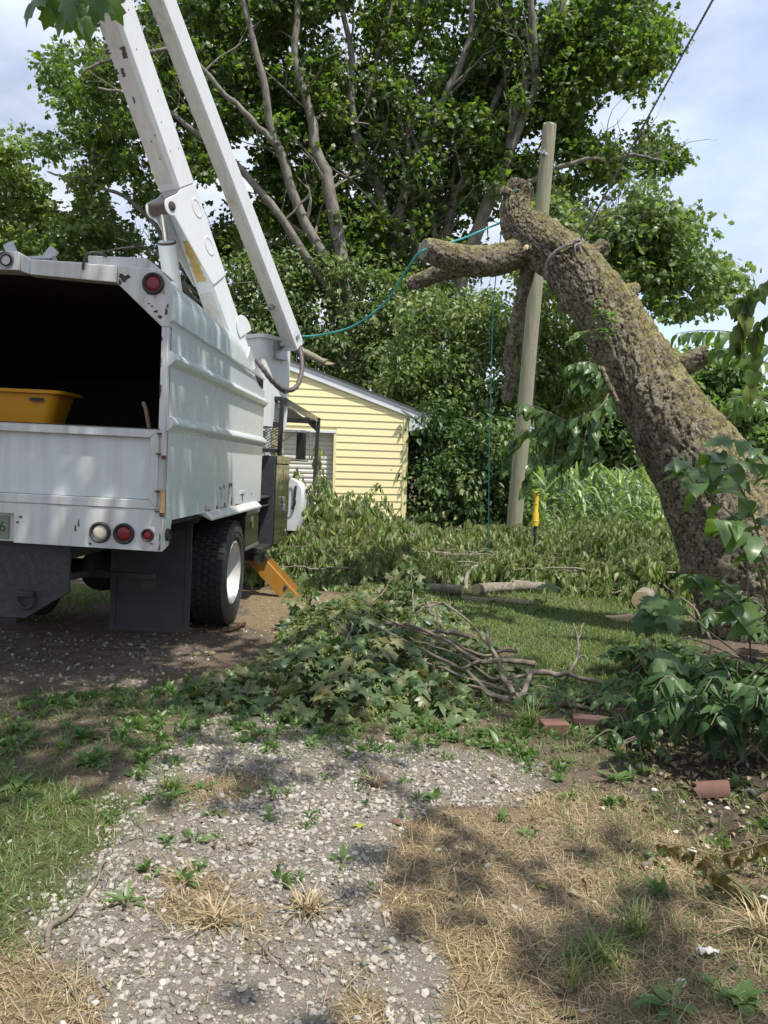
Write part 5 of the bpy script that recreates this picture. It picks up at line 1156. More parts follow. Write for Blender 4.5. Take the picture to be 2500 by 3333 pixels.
# undergrowth: shrubs and vines under the maples
def twiggy(t, pts, n, L_, sd):
    rr = random.Random(sd)
    for i in range(n):
        mb = MB(); p = np.asarray(pts[rr.randrange(len(pts))]); d = nrm(np.array([rr.gauss(0, 1), rr.gauss(-.4, .6), rr.gauss(.1, .6)])); l = L_ * rr.uniform(.5, 1.4); mb.tube(jitter_path([p, p + d * l * .5, p + d * l + np.array([0, 0, -.1 * l])], 6, .03, sd + i), np.linspace(.014, .004, 6), 5, False); mb.build('twig', M['twig'], t, world=True, smooth=60)
def shrub(label, poly, n, Y0, Y1, nl, size, mat, sd, base, tm=OV6, gap=.30, hang=.5, r=.42, cat='shrub', name='shrub', stems=5, grp=None, fs=.02):
    mat = list(mat) if isinstance(mat, (list, tuple)) else [mat]
    t = thing(name, label, cat, base, group=grp); mb = MB(); pts = crown_fill(poly, n, Y0, Y1, gap, sd, fs=fs); twiggy(t, pts, max(8, n // 7), .9, sd); rr = random.Random(sd)
    for i in range(stems):
        e = np.asarray(pts[rr.randrange(len(pts))]); a = np.array([base[0] + rr.uniform(-.5, .5), base[1] + rr.uniform(-.3, .3), 0]); q = jitter_path([a, a * .5 + e * .5 + np.array([0, 0, .3]), e], 10, .06, sd + i); mb.tube(q, np.linspace(.035, .008, 10), 6, False)
    mb.build('stems', M['stem'], t, world=True, smooth=60).name = 'stem'
    c = Cloud()
    for p in pts: clump_leaves(c, tm, p, np.array([1, .9, .8]) * r * RNG.uniform(.45, 1.35), int(nl * RNG.uniform(.45, 1.15)), size * RNG.uniform(.7, 1.2), hang * RNG.uniform(.4, 2.2), mi=int(RNG.choice(len(mat), p=([.6, .25, .15] if len(mat) == 3 else None))))
    c.build('foliage', mat, t); return t
def bpt(x, Y): q = P(x * 1.507, 1700, Y); return np.array([q[0], q[1], 0])
shrub('vine-draped thicket of pale hanging leaves below the maple stems above the garage roof', [(470, 600), (560, 540), (700, 530), (780, 580), (900, 600), (990, 700), (900, 790), (860, 860), (760, 820), (600, 790), (500, 760)], 360, 20.0, 21.6, 80, .155, [M['ivy'], M['maple2'], M['wilt']], 41, bpt(800, 22.6), r=.55)
shrub('dense leafy thicket behind the hanging sawn limb between garage and pole', [(880, 660), (960, 620), (1060, 640), (1110, 700), (1120, 860), (1080, 960), (1000, 1000), (900, 900), (840, 800)], 280, 15.9, 18, 80, .13, [M['ivy'], M['maple2'], M['wilt']], 42, bpt(1000, 17.0))
shrub('dark broad-leaved thicket crowding the right wall of the garage', [(890, 900), (960, 880), (1060, 900), (1110, 960), (1120, 1140), (1040, 1180), (890, 1160), (882, 1000)], 220, 14.9, 16.6, 85, .14, [M['bush'], M['ivy'], M['wilt']], 43, bpt(1000, 15.8))
shrub('pale leafy thicket filling the gap right of the wooden pole', [(1130, 560), (1240, 640), (1290, 720), (1330, 840), (1260, 900), (1160, 900), (1110, 800)], 190, 17, 19.5, 75, .14, [M['maple2'], M['ivy'], M['wilt']], 44, bpt(1220, 18.4))
shrub('bright young saplings standing above the garage eave', [(830, 830), (900, 790), (960, 780), (1010, 830), (960, 900), (880, 880)], 70, 15.9, 16.6, 60, .14, M['maple2'], 45, bpt(920, 16.2), stems=3)
shrub('shaded thicket far behind the chipper body and bucket', [(300, 560), (420, 600), (520, 640), (560, 720), (560, 820), (300, 820)], 120, 22, 25, 80, .18, [M['ivy'], M['maple2'], M['wilt']], 46, bpt(420, 23), r=.55)
# weedy growth between pole and corn
shrub('sunlit weedy growth at the near edge of the corn field', [(1120, 1080), (1200, 1070), (1240, 1130), (1330, 1165), (1480, 1200), (1490, 1260), (1150, 1240)], 70, 12.6, 14.2, 60, .09, M['maple2'], 47, bpt(1300, 13.4), r=.3, stems=2)
# fallen limb on the garage roof
fl_ = thing('fallen_limb', 'broken limb with torn pale wood lying across the garage roof', 'branch', P(1000, 1165, 15.6))
mb = MB(); mb.tube(jitter_path([P(960, 1130, 15.6), P(1000, 1153, 15.6), P(1040, 1170, 15.55), P(1062, 1182, 15.5)], 14, .01, 4), np.linspace(.085, .065, 14), 10); mb.build('limb', M['limb'], fl_, world=True, smooth=60)
mb = MB(); mb.prism([(-.02, -.03), (.16, -.012), (.13, .0), (.2, .015), (-.02, .035)], P(1060, 1181, 15.48), (1, 0, -.1), (0, 0, 1), (0, .05, 0)); mb.build('torn_wood', M['cut'], fl_, world=True, smooth=0)
# far wood beyond the corn
def far_tree(poly, Y0, Y1, n, nl, size, sd, label, mat, x, Yb, cat='tree'):
    b = bpt(x, Yb); return stem_tree('broadleaf_tree', label, b, [(np.array([b, P(x * 1.507, 1300, Yb), P(x * 1.507, 1150, Yb)]), .35, .12)], crown_fill(poly, n, Y0, Y1, .27, sd, fs=.03), nl, size, 0, mat, tmpl=FAR2, nbr=5, blen=4, sd=sd, crown_r=1.35)
far_tree([(1190, 850), (1260, 800), (1330, 830), (1400, 880), (1400, 1018), (1200, 1018)], 44, 50, 120, 150, .50, 51, 'rounded green tree at the far edge of the corn just left of the trunk', M['far'], 1290, 47)
far_tree([(1230, 930), (1420, 900), (1440, 1018), (1220, 1018)], 52, 56, 80, 140, .55, 52, 'darker tree low behind the corn rows at the field end', M['maple'], 1340, 54)
far_tree([(1470, 800), (1560, 770), (1600, 820), (1620, 1020), (1450, 1030)], 48, 54, 120, 150, .50, 53, 'silvery green tree seen through the gap right of the trunk', M['far'], 1550, 50)
far_tree([(1580, 880), (1659, 850), (1790, 880), (1790, 1030), (1580, 1030)], 44, 50, 120, 150, .50, 54, 'pale bright tree at the far right edge beyond the vine', M['far'], 1680, 47)
wood = Cloud()
for i in range(420):
    x = RNG.uniform(-75, 110); y = 75 + RNG.uniform(0, 25); clump_leaves(wood, FAR2, (x, y, RNG.uniform(1.5, 7.5 + 2.5 * sin(x * .21))), (2.6, 2.2, 2.0), 70, .9, .2)
tag(wood.build('distant_wood', M['far']), kind='stuff')
# ------------------------------------------------------------------ corn
corn = Cloud(); CL = []
for d in (0, 1): pass
def T_corn(bend):
    V = []; k = 5
    for i in range(k + 1):
        t = i / k; w = .085 * (1 - t) ** .7 * (1 if i else .6) + .002; y = t * cos(bend * t * .5); z_ = t * sin(1.15) * (1 - bend * t * .55); V += [(-w, t * .62, z_ + .012), (w, t * .62, z_ + .012)] if False else [(-w, t * .75, t * .95 - bend * t * t), (w, t * .75, t * .95 - bend * t * t)]
    return V, [(2 * i, 2 * i + 1, 2 * i + 3, 2 * i + 2) for i in range(k)]
n_ = 0; px_, py_ = [], []
for row in np.arange(1.5, 46, .76):
    for y in np.arange(14.6, 62, .21):
        f = row / y
        if row < .17 * y or f > .55: continue
        if RNG.random() > (1.0 if y < 26 else .55 if y < 40 else .35): continue
        px_.append(row + RNG.normal() * .05); py_.append(y + RNG.normal() * .05)
px_, py_ = np.array(px_), np.array(py_); Nn = len(px_)
for i in range(9):
    h = .18 + .145 * i; az = RNG.uniform(0, 2 * pi, Nn) if i == 0 else az + pi + RNG.normal(size=Nn) * .35
    D = np.stack([np.cos(az), np.sin(az), np.zeros(Nn)], 1); lean = min(1, i / 8)
    hs = h * RNG.uniform(.92, 1.1, Nn)
    corn.scatter(T_corn([1.25, 1.0, .7][i % 3] if i < 7 else .35), np.stack([px_, py_, hs], 1), D, np.tile([0, 0, 1.0], (Nn, 1)), (.74 - .03 * i if i < 7 else .5) * RNG.uniform(.85, 1.15, Nn))
stalk = ([(-.014, 0, 0), (.014, 0, 0), (0, .0, .014), (-.008, 1, 0), (.008, 1, 0), (0, 1, .008)], [(0, 1, 4, 3), (1, 2, 5, 4), (2, 0, 3, 5)])
corn.scatter(stalk, np.stack([px_, py_, 0 * px_], 1), np.tile([0, 0, 1.0], (Nn, 1)), np.tile([1.0, 0, 0], (Nn, 1)), 1.35)
tag(corn.build('corn_field', M['corn']), kind='stuff')
# ------------------------------------------------------------------ loose ground cover
def rand_in(x0, x1, y0, y1, n): return RNG.uniform(x0, x1, n), RNG.uniform(y0, y1, n)
def in_view(x, y, m=.12): return (np.abs(x) < y * (.497 + m) + .15)
ICO = bmesh.new(); bmesh.ops.create_icosphere(ICO, subdivisions=1, radius=1.0); ICO_V = np.array([v.co[:] for v in ICO.verts]); ICO_F = [tuple(v.index for v in f.verts) for f in ICO.faces]; ICO.free()
def stones(n, x0, x1, y0, y1, dens, smin, smax, cloud, pw=2.2, sd=0):
    x, y = rand_in(x0, x1, y0, y1, n); k = (RNG.random(n) < dens(x, y)) & in_view(x, y); x, y = x[k], y[k]; m_ = len(x)
    s = smin + (smax - smin) * RNG.random(m_) ** pw
    variants = 10
    vi = RNG.integers(0, variants, m_)
    for v in range(variants):
        r = np.random.default_rng(100 + v + sd); V = ICO_V * (1 + .28 * r.normal(size=(len(ICO_V), 1)).clip(-1, 1)) * np.array([1, r.uniform(.65, .95), r.uniform(.45, .75)])
        q = vi == v
        if q.any():
            xx, yy, ss = x[q], y[q], s[q]; kk = len(xx); az = RNG.uniform(0, 2 * pi, kk); D = np.stack([np.cos(az), np.sin(az), RNG.normal(size=kk) * .25], 1); Nv = np.stack([RNG.normal(size=kk) * .3, RNG.normal(size=kk) * .3, np.ones(kk)], 1)
            cloud.scatter((V, ICO_F), np.stack([xx, yy, gz(xx, yy) + ss * .22], 1), D, Nv, ss)
gv = Cloud()
stones(26000, -2.6, 2.2, 1.85, 3.4, lambda x, y: .80 * m_grav(x, y) ** 1.5 * (.6 + .4 * sstep(.36, .56, fbm(x * 3.3, y * 3.3, 71))) + .015, .004, .0155, gv, 1.7)
stones(26000, -3.2, 2.4, 3.2, 5.2, lambda x, y: .72 * m_grav(x, y) ** 1.5 * (.4 + .6 * sstep(.36, .56, fbm(x * 3.3, y * 3.3, 71))) + .015, .006, .017, gv, 1.5, 5)
stones(30000, -2.8, 2.2, 1.85, 4.4, lambda x, y: .8 * m_grav(x, y) + .03, .0025, .0065, gv, 1.3, 3)
stones(9000, -4.2, -.3, 4.8, 7.2, lambda x, y: .22 * m_grav(x, y) + .02, .008, .021, gv, 2.0, 9)
stones(1500, -1.9, .2, 6.5, 9, lambda x, y: .10 * np.ones_like(x), .006, .018, gv, 2.0, 9)
tag(gv.build('gravel', M['stone'], smooth=False), kind='stuff')

BLADE = ([(-.5, 0, 0), (.5, 0, 0), (-.42, .38, .02), (.42, .38, .02), (-.24, .74, -.10), (.24, .74, -.10), (0, 1, -.30)], [(0, 1, 3, 2), (2, 3, 5, 4), (4, 5, 6)])
BLADE2 = ([(-.5, 0, 0), (.5, 0, 0), (-.34, .55, -.04), (.34, .55, -.04), (0, 1, -.34)], [(0, 1, 3, 2), (2, 3, 4)])
def blades(n, x0, x1, y0, y1, dens, lmin, lmax, wid, up, cloud, tm=BLADE2, clump=0.0, tilt=.6):
    x, y = rand_in(x0, x1, y0, y1, n)
    if clump:
        g = fbm(x * 9, y * 9, 91, 2); k = RNG.random(n) < dens(x, y) * sstep(.5 - clump, .5 + clump * .6, g)
    else: k = RNG.random(n) < dens(x, y)
    k &= in_view(x, y); x, y = x[k], y[k]; m_ = len(x); az = RNG.uniform(0, 2 * pi, m_)
    el = np.clip(up + RNG.normal(size=m_) * .28, .04, 1.5); D = np.stack([np.cos(az) * np.cos(el), np.sin(az) * np.cos(el), np.sin(el)], 1)
    Nv = np.stack([-np.cos(az) * np.sin(el), -np.sin(az) * np.sin(el), np.cos(el)], 1) + RNG.normal(size=(m_, 3)) * .25
    L_ = RNG.uniform(lmin, lmax, m_); cloud.scatter(tm, np.stack([x, y, gz(x, y) - .002], 1), D, Nv, L_, wid * RNG.uniform(.6, 1.3, m_))
gr = Cloud()
blades(52000, -3.4, 1.0, 1.9, 4.9, lambda x, y: m_green(x, y) * .95, .03, .085, .0042, .75, gr, BLADE)
blades(70000, -1.8, 3.9, 4.4, 8.4, lambda x, y: m_green(x, y), .03, .07, .0075, .85, gr)
blades(30000, -3.5, 4.5, 8.0, 12.5, lambda x, y: m_green(x, y), .04, .09, .013, .9, gr)
blades(12000, -5.5, -1.2, 5.5, 12, lambda x, y: m_green(x, y) * .8, .04, .10, .010, .9, gr)
wz = lambda x, y: mask(x, y, WEEDS, .2, 9)
blades(40000, -3.2, 1.9, 3.2, 5.2, lambda x, y: .42 * wz(x, y), .03, .09, .005, .7, gr, BLADE, .25)
blades(30000, -2.2, 2.6, 1.9, 4.4, lambda x, y: .10 * np.ones_like(x), .03, .08, .004, .6, gr, BLADE, .22)
blades(16000, .6, 2.4, 1.9, 3.6, lambda x, y: .30 * sstep(.5, 1.3, x), .04, .12, .0045, .65, gr, BLADE, .25)
tag(gr.build('green_grass', M['grass']), kind='stuff')
dg = Cloud()
blades(90000, -2.2, 2.4, 1.85, 4.4, lambda x, y: m_dry(x, y) * .95, .025, .085, .0030, .32, dg, BLADE)
blades(34000, -2.2, 2.2, 1.85, 4.9, lambda x, y: .28 * np.ones_like(x), .02, .075, .0028, .35, dg, BLADE, .20)
blades(36000, -2.6, 2.4, 4.0, 9.3, lambda x, y: .40 * np.ones_like(x) - .25 * m_green(x, y), .02, .06, .0050, .25, dg)
blades(12000, -2.2, 2.4, 1.85, 4.4, lambda x, y: m_dry(x, y) * sstep(.35, .7, fbm(x * 4, y * 4, 17)), .06, .13, .0032, .8, dg, BLADE, .2)
tag(dg.build('dry_grass', M['dry']), kind='stuff')
lt = Cloud()
def litter(n, x0, x1, y0, y1, dens, smin, smax):
    x, y = rand_in(x0, x1, y0, y1, n); k = (RNG.random(n) < dens(x, y)) & in_view(x, y); x, y = x[k], y[k]; m_ = len(x)
    D = np.stack([RNG.normal(size=m_), RNG.normal(size=m_), RNG.normal(size=m_) * .25], 1); Nv = np.stack([RNG.normal(size=m_) * .45, RNG.normal(size=m_) * .45, np.ones(m_)], 1)
    lt.scatter(T_ovate(.32, .3, .25), np.stack([x, y, gz(x, y) + .006 + .015 * RNG.random(m_)], 1), D, Nv, RNG.uniform(smin, smax, m_))
litter(5200, .4, 3.2, 2.2, 5.4, lambda x, y: .75 * m_lit(x, y) + .05, .015, .055)
litter(3000, -3, 3, 1.9, 7, lambda x, y: .22 * np.ones_like(x), .010, .035)
tag(lt.build('leaf_litter', M['litter']), kind='stuff')
# wood chips and bark bits round the wheel
wc = Cloud(); stones(2600, -2.4, .8, 5.2, 9.5, lambda x, y: .5 * np.ones_like(x), .004, .020, wc, 2.5, 33)
tag(wc.build('wood_debris', M['litter']), kind='stuff')

gw_ = Cloud(); wx_, wy_ = rand_in(-3.4, 1.9, 2.6, 5.3, 5200); k_ = (RNG.random(5200) < .5 * wz(wx_, wy_) * sstep(.40, .56, fbm(wx_ * 3, wy_ * 3, 23)) + .035) & in_view(wx_, wy_)
for x_, y_ in zip(wx_[k_], wy_[k_]):
    n_ = int(RNG.integers(6, 14)); L_ = RNG.uniform(.018, .055); z_ = float(gz(np.array([x_]), np.array([y_]))[0]); D_ = rdir(n_, .9); gw_.scatter(T_ovate(RNG.uniform(.16, .32), .25, .15), np.array([x_, y_, z_]) + D_ * RNG.uniform(.0, .03, (n_, 1)), D_, rdir(n_, 1.2), L_ * RNG.uniform(.6, 1.3, n_))
tag(gw_.build('ground_weeds', M['weed']), kind='stuff')
# ------------------------------------------------------------------ weeds one can count
def weed(px, py, n, L_, w=.16, up=.7, mat='weed', label='', kind='OVAL', sd=0, cat='weed', grp='low weeds along the gravel edge'):
    b = G(px, py); b[2] = gz(np.array([b[0]]), np.array([b[1]]))[0]; t = thing('weed', label, cat, b, group=grp); r = np.random.default_rng(sd); c = Cloud()
    T = T_big({'OVAL': OVAL, 'LANCE': LANCE, 'HEART': HEART}[kind], .45, .2, .03, sd)
    az = np.linspace(0, 2 * pi, n, endpoint=False) + r.uniform(-.4, .4, n); el = np.clip(up + r.normal(size=n) * .3, .1, 1.4)
    D = np.stack([np.cos(az) * np.cos(el), np.sin(az) * np.cos(el), np.sin(el)], 1); Nv = np.stack([-np.cos(az) * np.sin(el), -np.sin(az) * np.sin(el), np.cos(el)], 1)
    meshes = [tmesh('leaf', T, M[mat])]
    place_pieces('leaf', meshes, t, b + D * .012, D, Nv, L_ * r.uniform(.45, 1.15, n), L_ * r.uniform(.55, .9, n) * (1.0 if kind != 'LANCE' else 1.1)); return t
W_ = [(2010, 2540, 12, .15, .6, 'LANCE', 'rosette of long pale green leaves on the litter below the bush'), (560, 2610, 9, .13, .7, 'LANCE', 'tall-leaved weed in the grass left of the gravel middle'),
      (410, 2950, 8, .12, .6, 'LANCE', 'dock-like weed above the bent stick'), (280, 2410, 9, .13, .5, 'OVAL', 'broad-leaved plantain on bare dirt left of the leaf pile'), (140, 2330, 8, .12, .5, 'LANCE', 'low weed on dirt below the truck tail'),
      (60, 2440, 8, .11, .5, 'LANCE', 'weed at the dirt edge far left'), (330, 2470, 7, .10, .7, 'OVAL', 'small weed beside the plantain patch'), (470, 2480, 8, .09, .8, 'OVAL', 'bushy weed on the gravel left margin'),
      (640, 2380, 9, .08, .8, 'OVAL', 'small bright weed at the top of the gravel'), (780, 2420, 9, .07, .9, 'OVAL', 'light green feathery weed in the gravel'), (1010, 2430, 9, .07, .9, 'OVAL', 'weed under the front edge of the leaf pile'),
      (1300, 2400, 10, .09, .9, 'OVAL', 'upright weed below the leaf pile centre'), (1420, 2390, 10, .10, .8, 'LANCE', 'weed tuft left of the reclining grass clump'), (1560, 2400, 10, .10, .8, 'OVAL', 'leafy weed left of the orange brick'),
      (1620, 2440, 8, .13, .4, 'OVAL', 'flat broad weed in front of the orange brick'), (1480, 2420, 9, .08, .9, 'OVAL', 'yellowish weed near the gravel end'), (2180, 3290, 9, .16, .5, 'LANCE', 'large grey-green thistle rosette at the bottom right'),
      (2420, 3280, 8, .09, .7, 'HEART', 'heart-leaved weed in the bottom right corner'), (2330, 3230, 5, .08, .6, 'HEART', 'two-leaved seedling above the thistle rosette'), (2440, 2930, 6, .07, .8, 'HEART', 'small seedling under the withered vine'),
      (1980, 2620, 7, .07, .8, 'OVAL', 'small weed in the litter above the shells'), (1840, 2480, 7, .08, .7, 'LANCE', 'weed clump right of the bricks'), (240, 2620, 10, .10, .7, 'LANCE', 'grassy weed at the top of the green patch'), (70, 2560, 8, .12, .6, 'HEART', 'round-leaved weed at the far left of the green patch')]
for i, (a, b, n, l, u, k, lab) in enumerate(W_): weed(a, b, int(n * 1.5), l * .68, up=u, kind=k, label=lab, sd=200 + i)
def tuft(px, py, n, L_, label, mat, sd, up=1.0):
    b = G(px, py); b[2] = gz(np.array([b[0]]), np.array([b[1]]))[0]; t = thing('grass_clump', label, 'grass clump', b, group='clumps of long grass'); r = np.random.default_rng(sd); c = Cloud(); az = r.uniform(0, 2 * pi, n); el = np.clip(up + r.normal(size=n) * .3, .2, 1.5)
    D = np.stack([np.cos(az) * np.cos(el), np.sin(az) * np.cos(el), np.sin(el)], 1); Nv = np.stack([-np.cos(az) * np.sin(el), -np.sin(az) * np.sin(el), np.cos(el)], 1)
    T = ([(-.5, 0, 0), (.5, 0, 0), (-.45, .3, .02), (.45, .3, .02), (-.38, .6, -.08), (.38, .6, -.08), (-.2, .85, -.25), (.2, .85, -.25), (0, 1, -.42)], [(0, 1, 3, 2), (2, 3, 5, 4), (4, 5, 7, 6), (6, 7, 8)])
    c.scatter(T, b + r.normal(size=(n, 3)) * np.array([.02, .02, 0]), D, Nv, L_ * r.uniform(.6, 1.1, n), .006); c.build('blades', M[mat], t).name = 'blade_tuft'
tuft(1720, 2370, 70, .24, 'drooping clump of long grey-green grass behind the bricks', 'grass', 61); tuft(1960, 3130, 80, .15, 'dark green grass clump in the dry grass at lower right', 'grass', 62, .6); tuft(2080, 3050, 40, .13, 'thin upright grass clump in the dry grass', 'grass', 63, 1.2)
tuft(2480, 3060, 60, .2, 'pale straw grass clump at the right edge below the withered vine', 'dry', 64, .6); tuft(1860, 3220, 14, .16, 'single light green grass shoot in the bottom dry grass', 'grass', 65, 1.4); tuft(560, 2580, 50, .14, 'light grass clump beside the tall-leaved weed', 'grass', 66, .9)
tuft(1000, 2980, 70, .12, 'straw-coloured clump standing in the middle of the gravel', 'dry', 67, .8); tuft(700, 3020, 70, .12, 'straw-coloured clump in the lower gravel left of centre', 'dry', 68, .7); tuft(1220, 2560, 60, .10, 'straw-coloured clump at the upper end of the gravel', 'dry', 69, .9)
# ------------------------------------------------------------------ sticks, bricks, stones, logs
def gpt(x, y, z=0.0): q = G(x, y); q[2] = gz(np.array([q[0]]), np.array([q[1]]))[0] + z; return q
def stick(label, pts, r0, r1, zs=None, sub=(), mat='twig', name='stick', cat='stick', cuts=True, grp=None, n=22, amp=.006):
    p = [gpt(x, y, (zs[i] if zs else r0)) for i, (x, y) in enumerate(pts)]; t = thing(name, label, cat, p[0], group=grp); mb = MB(); q = jitter_path(np.array(p), n, amp, len(pts) + int(pts[0][0])); rr = np.linspace(r0, r1, n) * (1 + .08 * RNG.normal(size=n).clip(-1.5, 1.5)); mb.tube(q, rr, 9, True); mb.build('wood', M[mat], t, world=True, smooth=60).name = 'shaft'
    for sp, zz, ra, rb in sub:
        s = np.array([gpt(x, y, z) for (x, y), z in zip(sp, zz)]); m2 = MB(); m2.tube(jitter_path(s, 12, amp * .7, int(sp[0][0])), np.linspace(ra, rb, 12), 7, True); m2.build('side_twig', M[mat], t, world=True, smooth=60)
    if cuts:
        d = nrm(q[0] - q[1]); MB().lathe([(rr[0] * .96, 0), (rr[0] * .9, .003), (.0005, .004)], q[0] + d * .001, d, 10).build('cut_end', M['cut'], t, world=True)
    return t
stick('grey forked stick lying across gravel at the lower left', [(154, 3110), (152, 3066), (218, 2997), (301, 2914), (335, 2845), (345, 2800)], .011, .003, [.01, .02, .015, .015, .02, .03], cuts=False)
stick('thin bent twig curving over gravel beside the green patch', [(414, 2861), (440, 2815), (467, 2778), (462, 2720), (437, 2680)], .005, .003, cuts=False)
stick('short straight twig low in the gravel', [(844, 3080), (865, 3115), (884, 3150)], .006, .005); stick('dark thin twig beside the short straight twig', [(895, 3105), (925, 3160), (945, 3200)], .003, .002, cuts=False)
stick('brown stick lying on dry grass right of the gravel', [(1506, 2786), (1560, 2768), (1619, 2750)], .007, .004, cuts=False); stick('grey bark-covered stick in the dry grass', [(1478, 2850), (1500, 2862), (1528, 2876)], .009, .006)
stick('slim twig on the gravel near the straw clump', [(742, 2775), (800, 2750), (830, 2738)], .004, .003, cuts=False); stick('weathered stick lying by the small white stones', [(2102, 2830), (2112, 2800), (2098, 2775)], .011, .008)
stick('long pale branch with an upright forked twig right of the leaf pile', [(1715, 2212), (1800, 2215), (1880, 2228), (2010, 2246)], .024, .013, [.05, .05, .045, .03], sub=[([(1845, 2222), (1868, 2205), (1880, 2195), (1876, 2180)], [.05, .10, .16, .25], .014, .009), ([(1876, 2182), (1868, 2178), (1862, 2172)], [.245, .30, .345], .008, .005), ([(1876, 2182), (1888, 2176), (1896, 2172)], [.245, .31, .35], .009, .006), ([(1878, 2200), (1898, 2200), (1905, 2203)], [.13, .16, .14], .008, .005)])
stick('thick bare branch lying low behind the two bricks', [(1690, 2296), (1760, 2310), (1840, 2312), (1935, 2322)], .024, .012, sub=[([(1690, 2298), (1712, 2268), (1730, 2240)], [.03, .06, .12], .022, .016)])
stick('rusty iron bar end sticking out behind the truck tyre', [(745, 2062), (775, 2050), (798, 2040)], .02, .018, mat='rust', name='iron_bar', cat='bar', cuts=False)
stick('white curl of bark standing among the bush roots', [(2100, 2330), (2115, 2318), (2150, 2290)], .012, .006, [.0, .05, .12], mat='shell', name='bark_strip', cat='bark', cuts=False)
LG = 'sawn logs beside the brush'
def log(label, a, b, r0, r1, z0=None, mat='log', bend=0, sd=0):
    p0, p1 = gpt(*a, z0 or r0 * .92), gpt(*b, (z0 or r1) * .95); t = thing('log', label, 'log', (p0 + p1) / 2, group=LG); mid = (p0 + p1) / 2 + np.array([0, bend, 0]); V, F, pv, cp, ce, ct = bark_tube(np.array([p0, mid, p1]), np.array([r0, (r0 + r1) / 2, r1]), .035, .004, .012, sd=sd, lump=.06)
    m = MB(); m.add(list(V), [tuple(f) for f in F]); m.build('bark', M[mat], t, world=True, smooth=60)
    for k, q, d in ((0, p0, nrm(p0 - mid)), (1, p1, nrm(p1 - mid))): MB().lathe([(([r0, r1][k]) * .99, -.004), (([r0, r1][k]) * .97, .003), (.001, .004)], q, d, 22).build('sawn_end', M['cut'], t, world=True)
log('short pale sawn log leftmost in the row by the brush', (1400, 1930), (1506, 1938), .058, .062, sd=1); log('sawn log with round pale cut face pointing at the leaf pile', (1549, 1938), (1665, 1930), .072, .068, bend=.05, sd=2); log('dark mossy log continuing right behind the pale-faced log', (1668, 1926), (1770, 1930), .075, .07, bend=.03, sd=3)
log('log half hidden behind the crooked branch', (1445, 1908), (1530, 1902), .055, .05, sd=4); log('thick log round with a wide cut face near the trunk base', (2085, 1985), (2110, 1962), .105, .10, z0=.10, sd=6)
sl_ = thing('bark_slab', 'loose slab of grey bark lying on grass in front of the logs', 'bark', gpt(1610, 1958)); V = []; F = []
for i in range(25):
    for j in range(9):
        u = i / 24; v = j / 8 - .5; q = gpt(1500 + 226 * u, 1946 + 20 * u, 0); h = .030 * (1 - (2 * v) ** 2) + .018 * (vnoise(np.array([u * 14.]), np.array([v * 5.]), 3)[0]); V.append(q + np.array([0, -v * .13 * (.7 + .5 * vnoise(np.array([u * 5.]), np.array([.3]), 8)[0]), h]))
for i in range(24):
    for j in range(8): F.append((i * 9 + j, i * 9 + j + 1, i * 9 + j + 10, i * 9 + j + 9))
MB().add(V, F).build('slab', M['log'], sl_, world=True, smooth=30)
stick('crooked grey branch humped over the sawn logs', [(1515, 1928), (1520, 1905), (1560, 1890), (1630, 1884), (1690, 1895), (1750, 1912)], .032, .018, [.03, .14, .22, .24, .17, .08], mat='log', name='branch', cat='branch', n=30)
stick('thin branch running left of the sawn logs', [(1376, 1882), (1400, 1893), (1460, 1901), (1500, 1905)], .018, .014, [.05, .05, .06, .05], mat='log', name='branch', cat='branch')
stick('short forked branch stub with two cut ends above the logs', [(1547, 1874), (1520, 1868), (1492, 1862), (1470, 1872)], .024, .02, [.17, .24, .26, .14], mat='log', name='branch', cat='branch', sub=[([(1494, 1862), (1484, 1855), (1480, 1850)], [.26, .32, .36], .02, .018)])
ck = thing('wood_chunk', 'split pale wood chunk lying on the lawn edge near the trunk', 'wood chunk', gpt(2010, 2025)); q0 = gpt(1975, 2018); e1 = gpt(2062, 2030) - q0
MB().prism([(-.02, .035), (.10, .05), (.26, .085), (.32, .04), (.30, .0), (.10, -.01)], q0 + np.array([0, 0, .0]), nrm(e1), (0, 0, 1), (.02, .09, 0)).build('split_wood', M['cut'], ck, world=True, bevel=.012)
ck2 = thing('wood_chunk', 'rounded pale wood chunk right of the split one', 'wood chunk', gpt(2100, 2015)); MB().lathe([(.001, 0), (.05, .005), (.075, .04), (.07, .09), (.03, .115), (.001, .12)], gpt(2098, 2022), (.1, -.1, 1), 14).build('round_wood', M['cut'], ck2, world=True, smooth=50)
def brick(px, py, az, label, mat, tilt=0.0, dims=(.20, .095, .06)):
    b = gpt(px, py); t = thing('brick', label, 'brick', b, (tilt, 0, az)); w, d, h = dims; m = MB(); m.box((-w / 2, -d / 2, -.012), (w / 2, d / 2, h)); o = m.build('block', M[mat], t, bevel=.006, seg=2); return t
brick(1802, 2385, radians(8), 'orange-red brick lying flat at the gravel edge', 'brick', .03, (.150, .10, .058)); brick(1922, 2372, radians(-12), 'dark red brick lying right of the orange one', 'brickdark', -.05, (.205, .095, .065))
tt_ = thing('clay_tile', 'broken half-round terracotta pipe lying in leaf litter under the bush', 'clay tile', gpt(2312, 2590), (0, 0, radians(-10))); m = MB(); V = []; F = []
for i, x in enumerate(np.linspace(-.075, .075, 7)):
    for rr in (.052, .040):
        for a in np.linspace(-.15, pi + .15, 13): V.append((x + .012 * sin(7 * a) * (i == 0), -rr * cos(a) * .9, rr * sin(a) + .012 + .004 * i))
for i in range(6):
    for s in (0, 1):
        for j in range(12): a = i * 26 + s * 13 + j; F.append((a, a + 1, a + 27, a + 26))
for i in (0, 6):
    for j in range(12): a = i * 26 + j; F.append((a, a + 1, a + 14, a + 13))
for i in range(6):
    for j in (0, 12): a = i * 26 + j; F.append((a, a + 13, a + 39, a + 26))
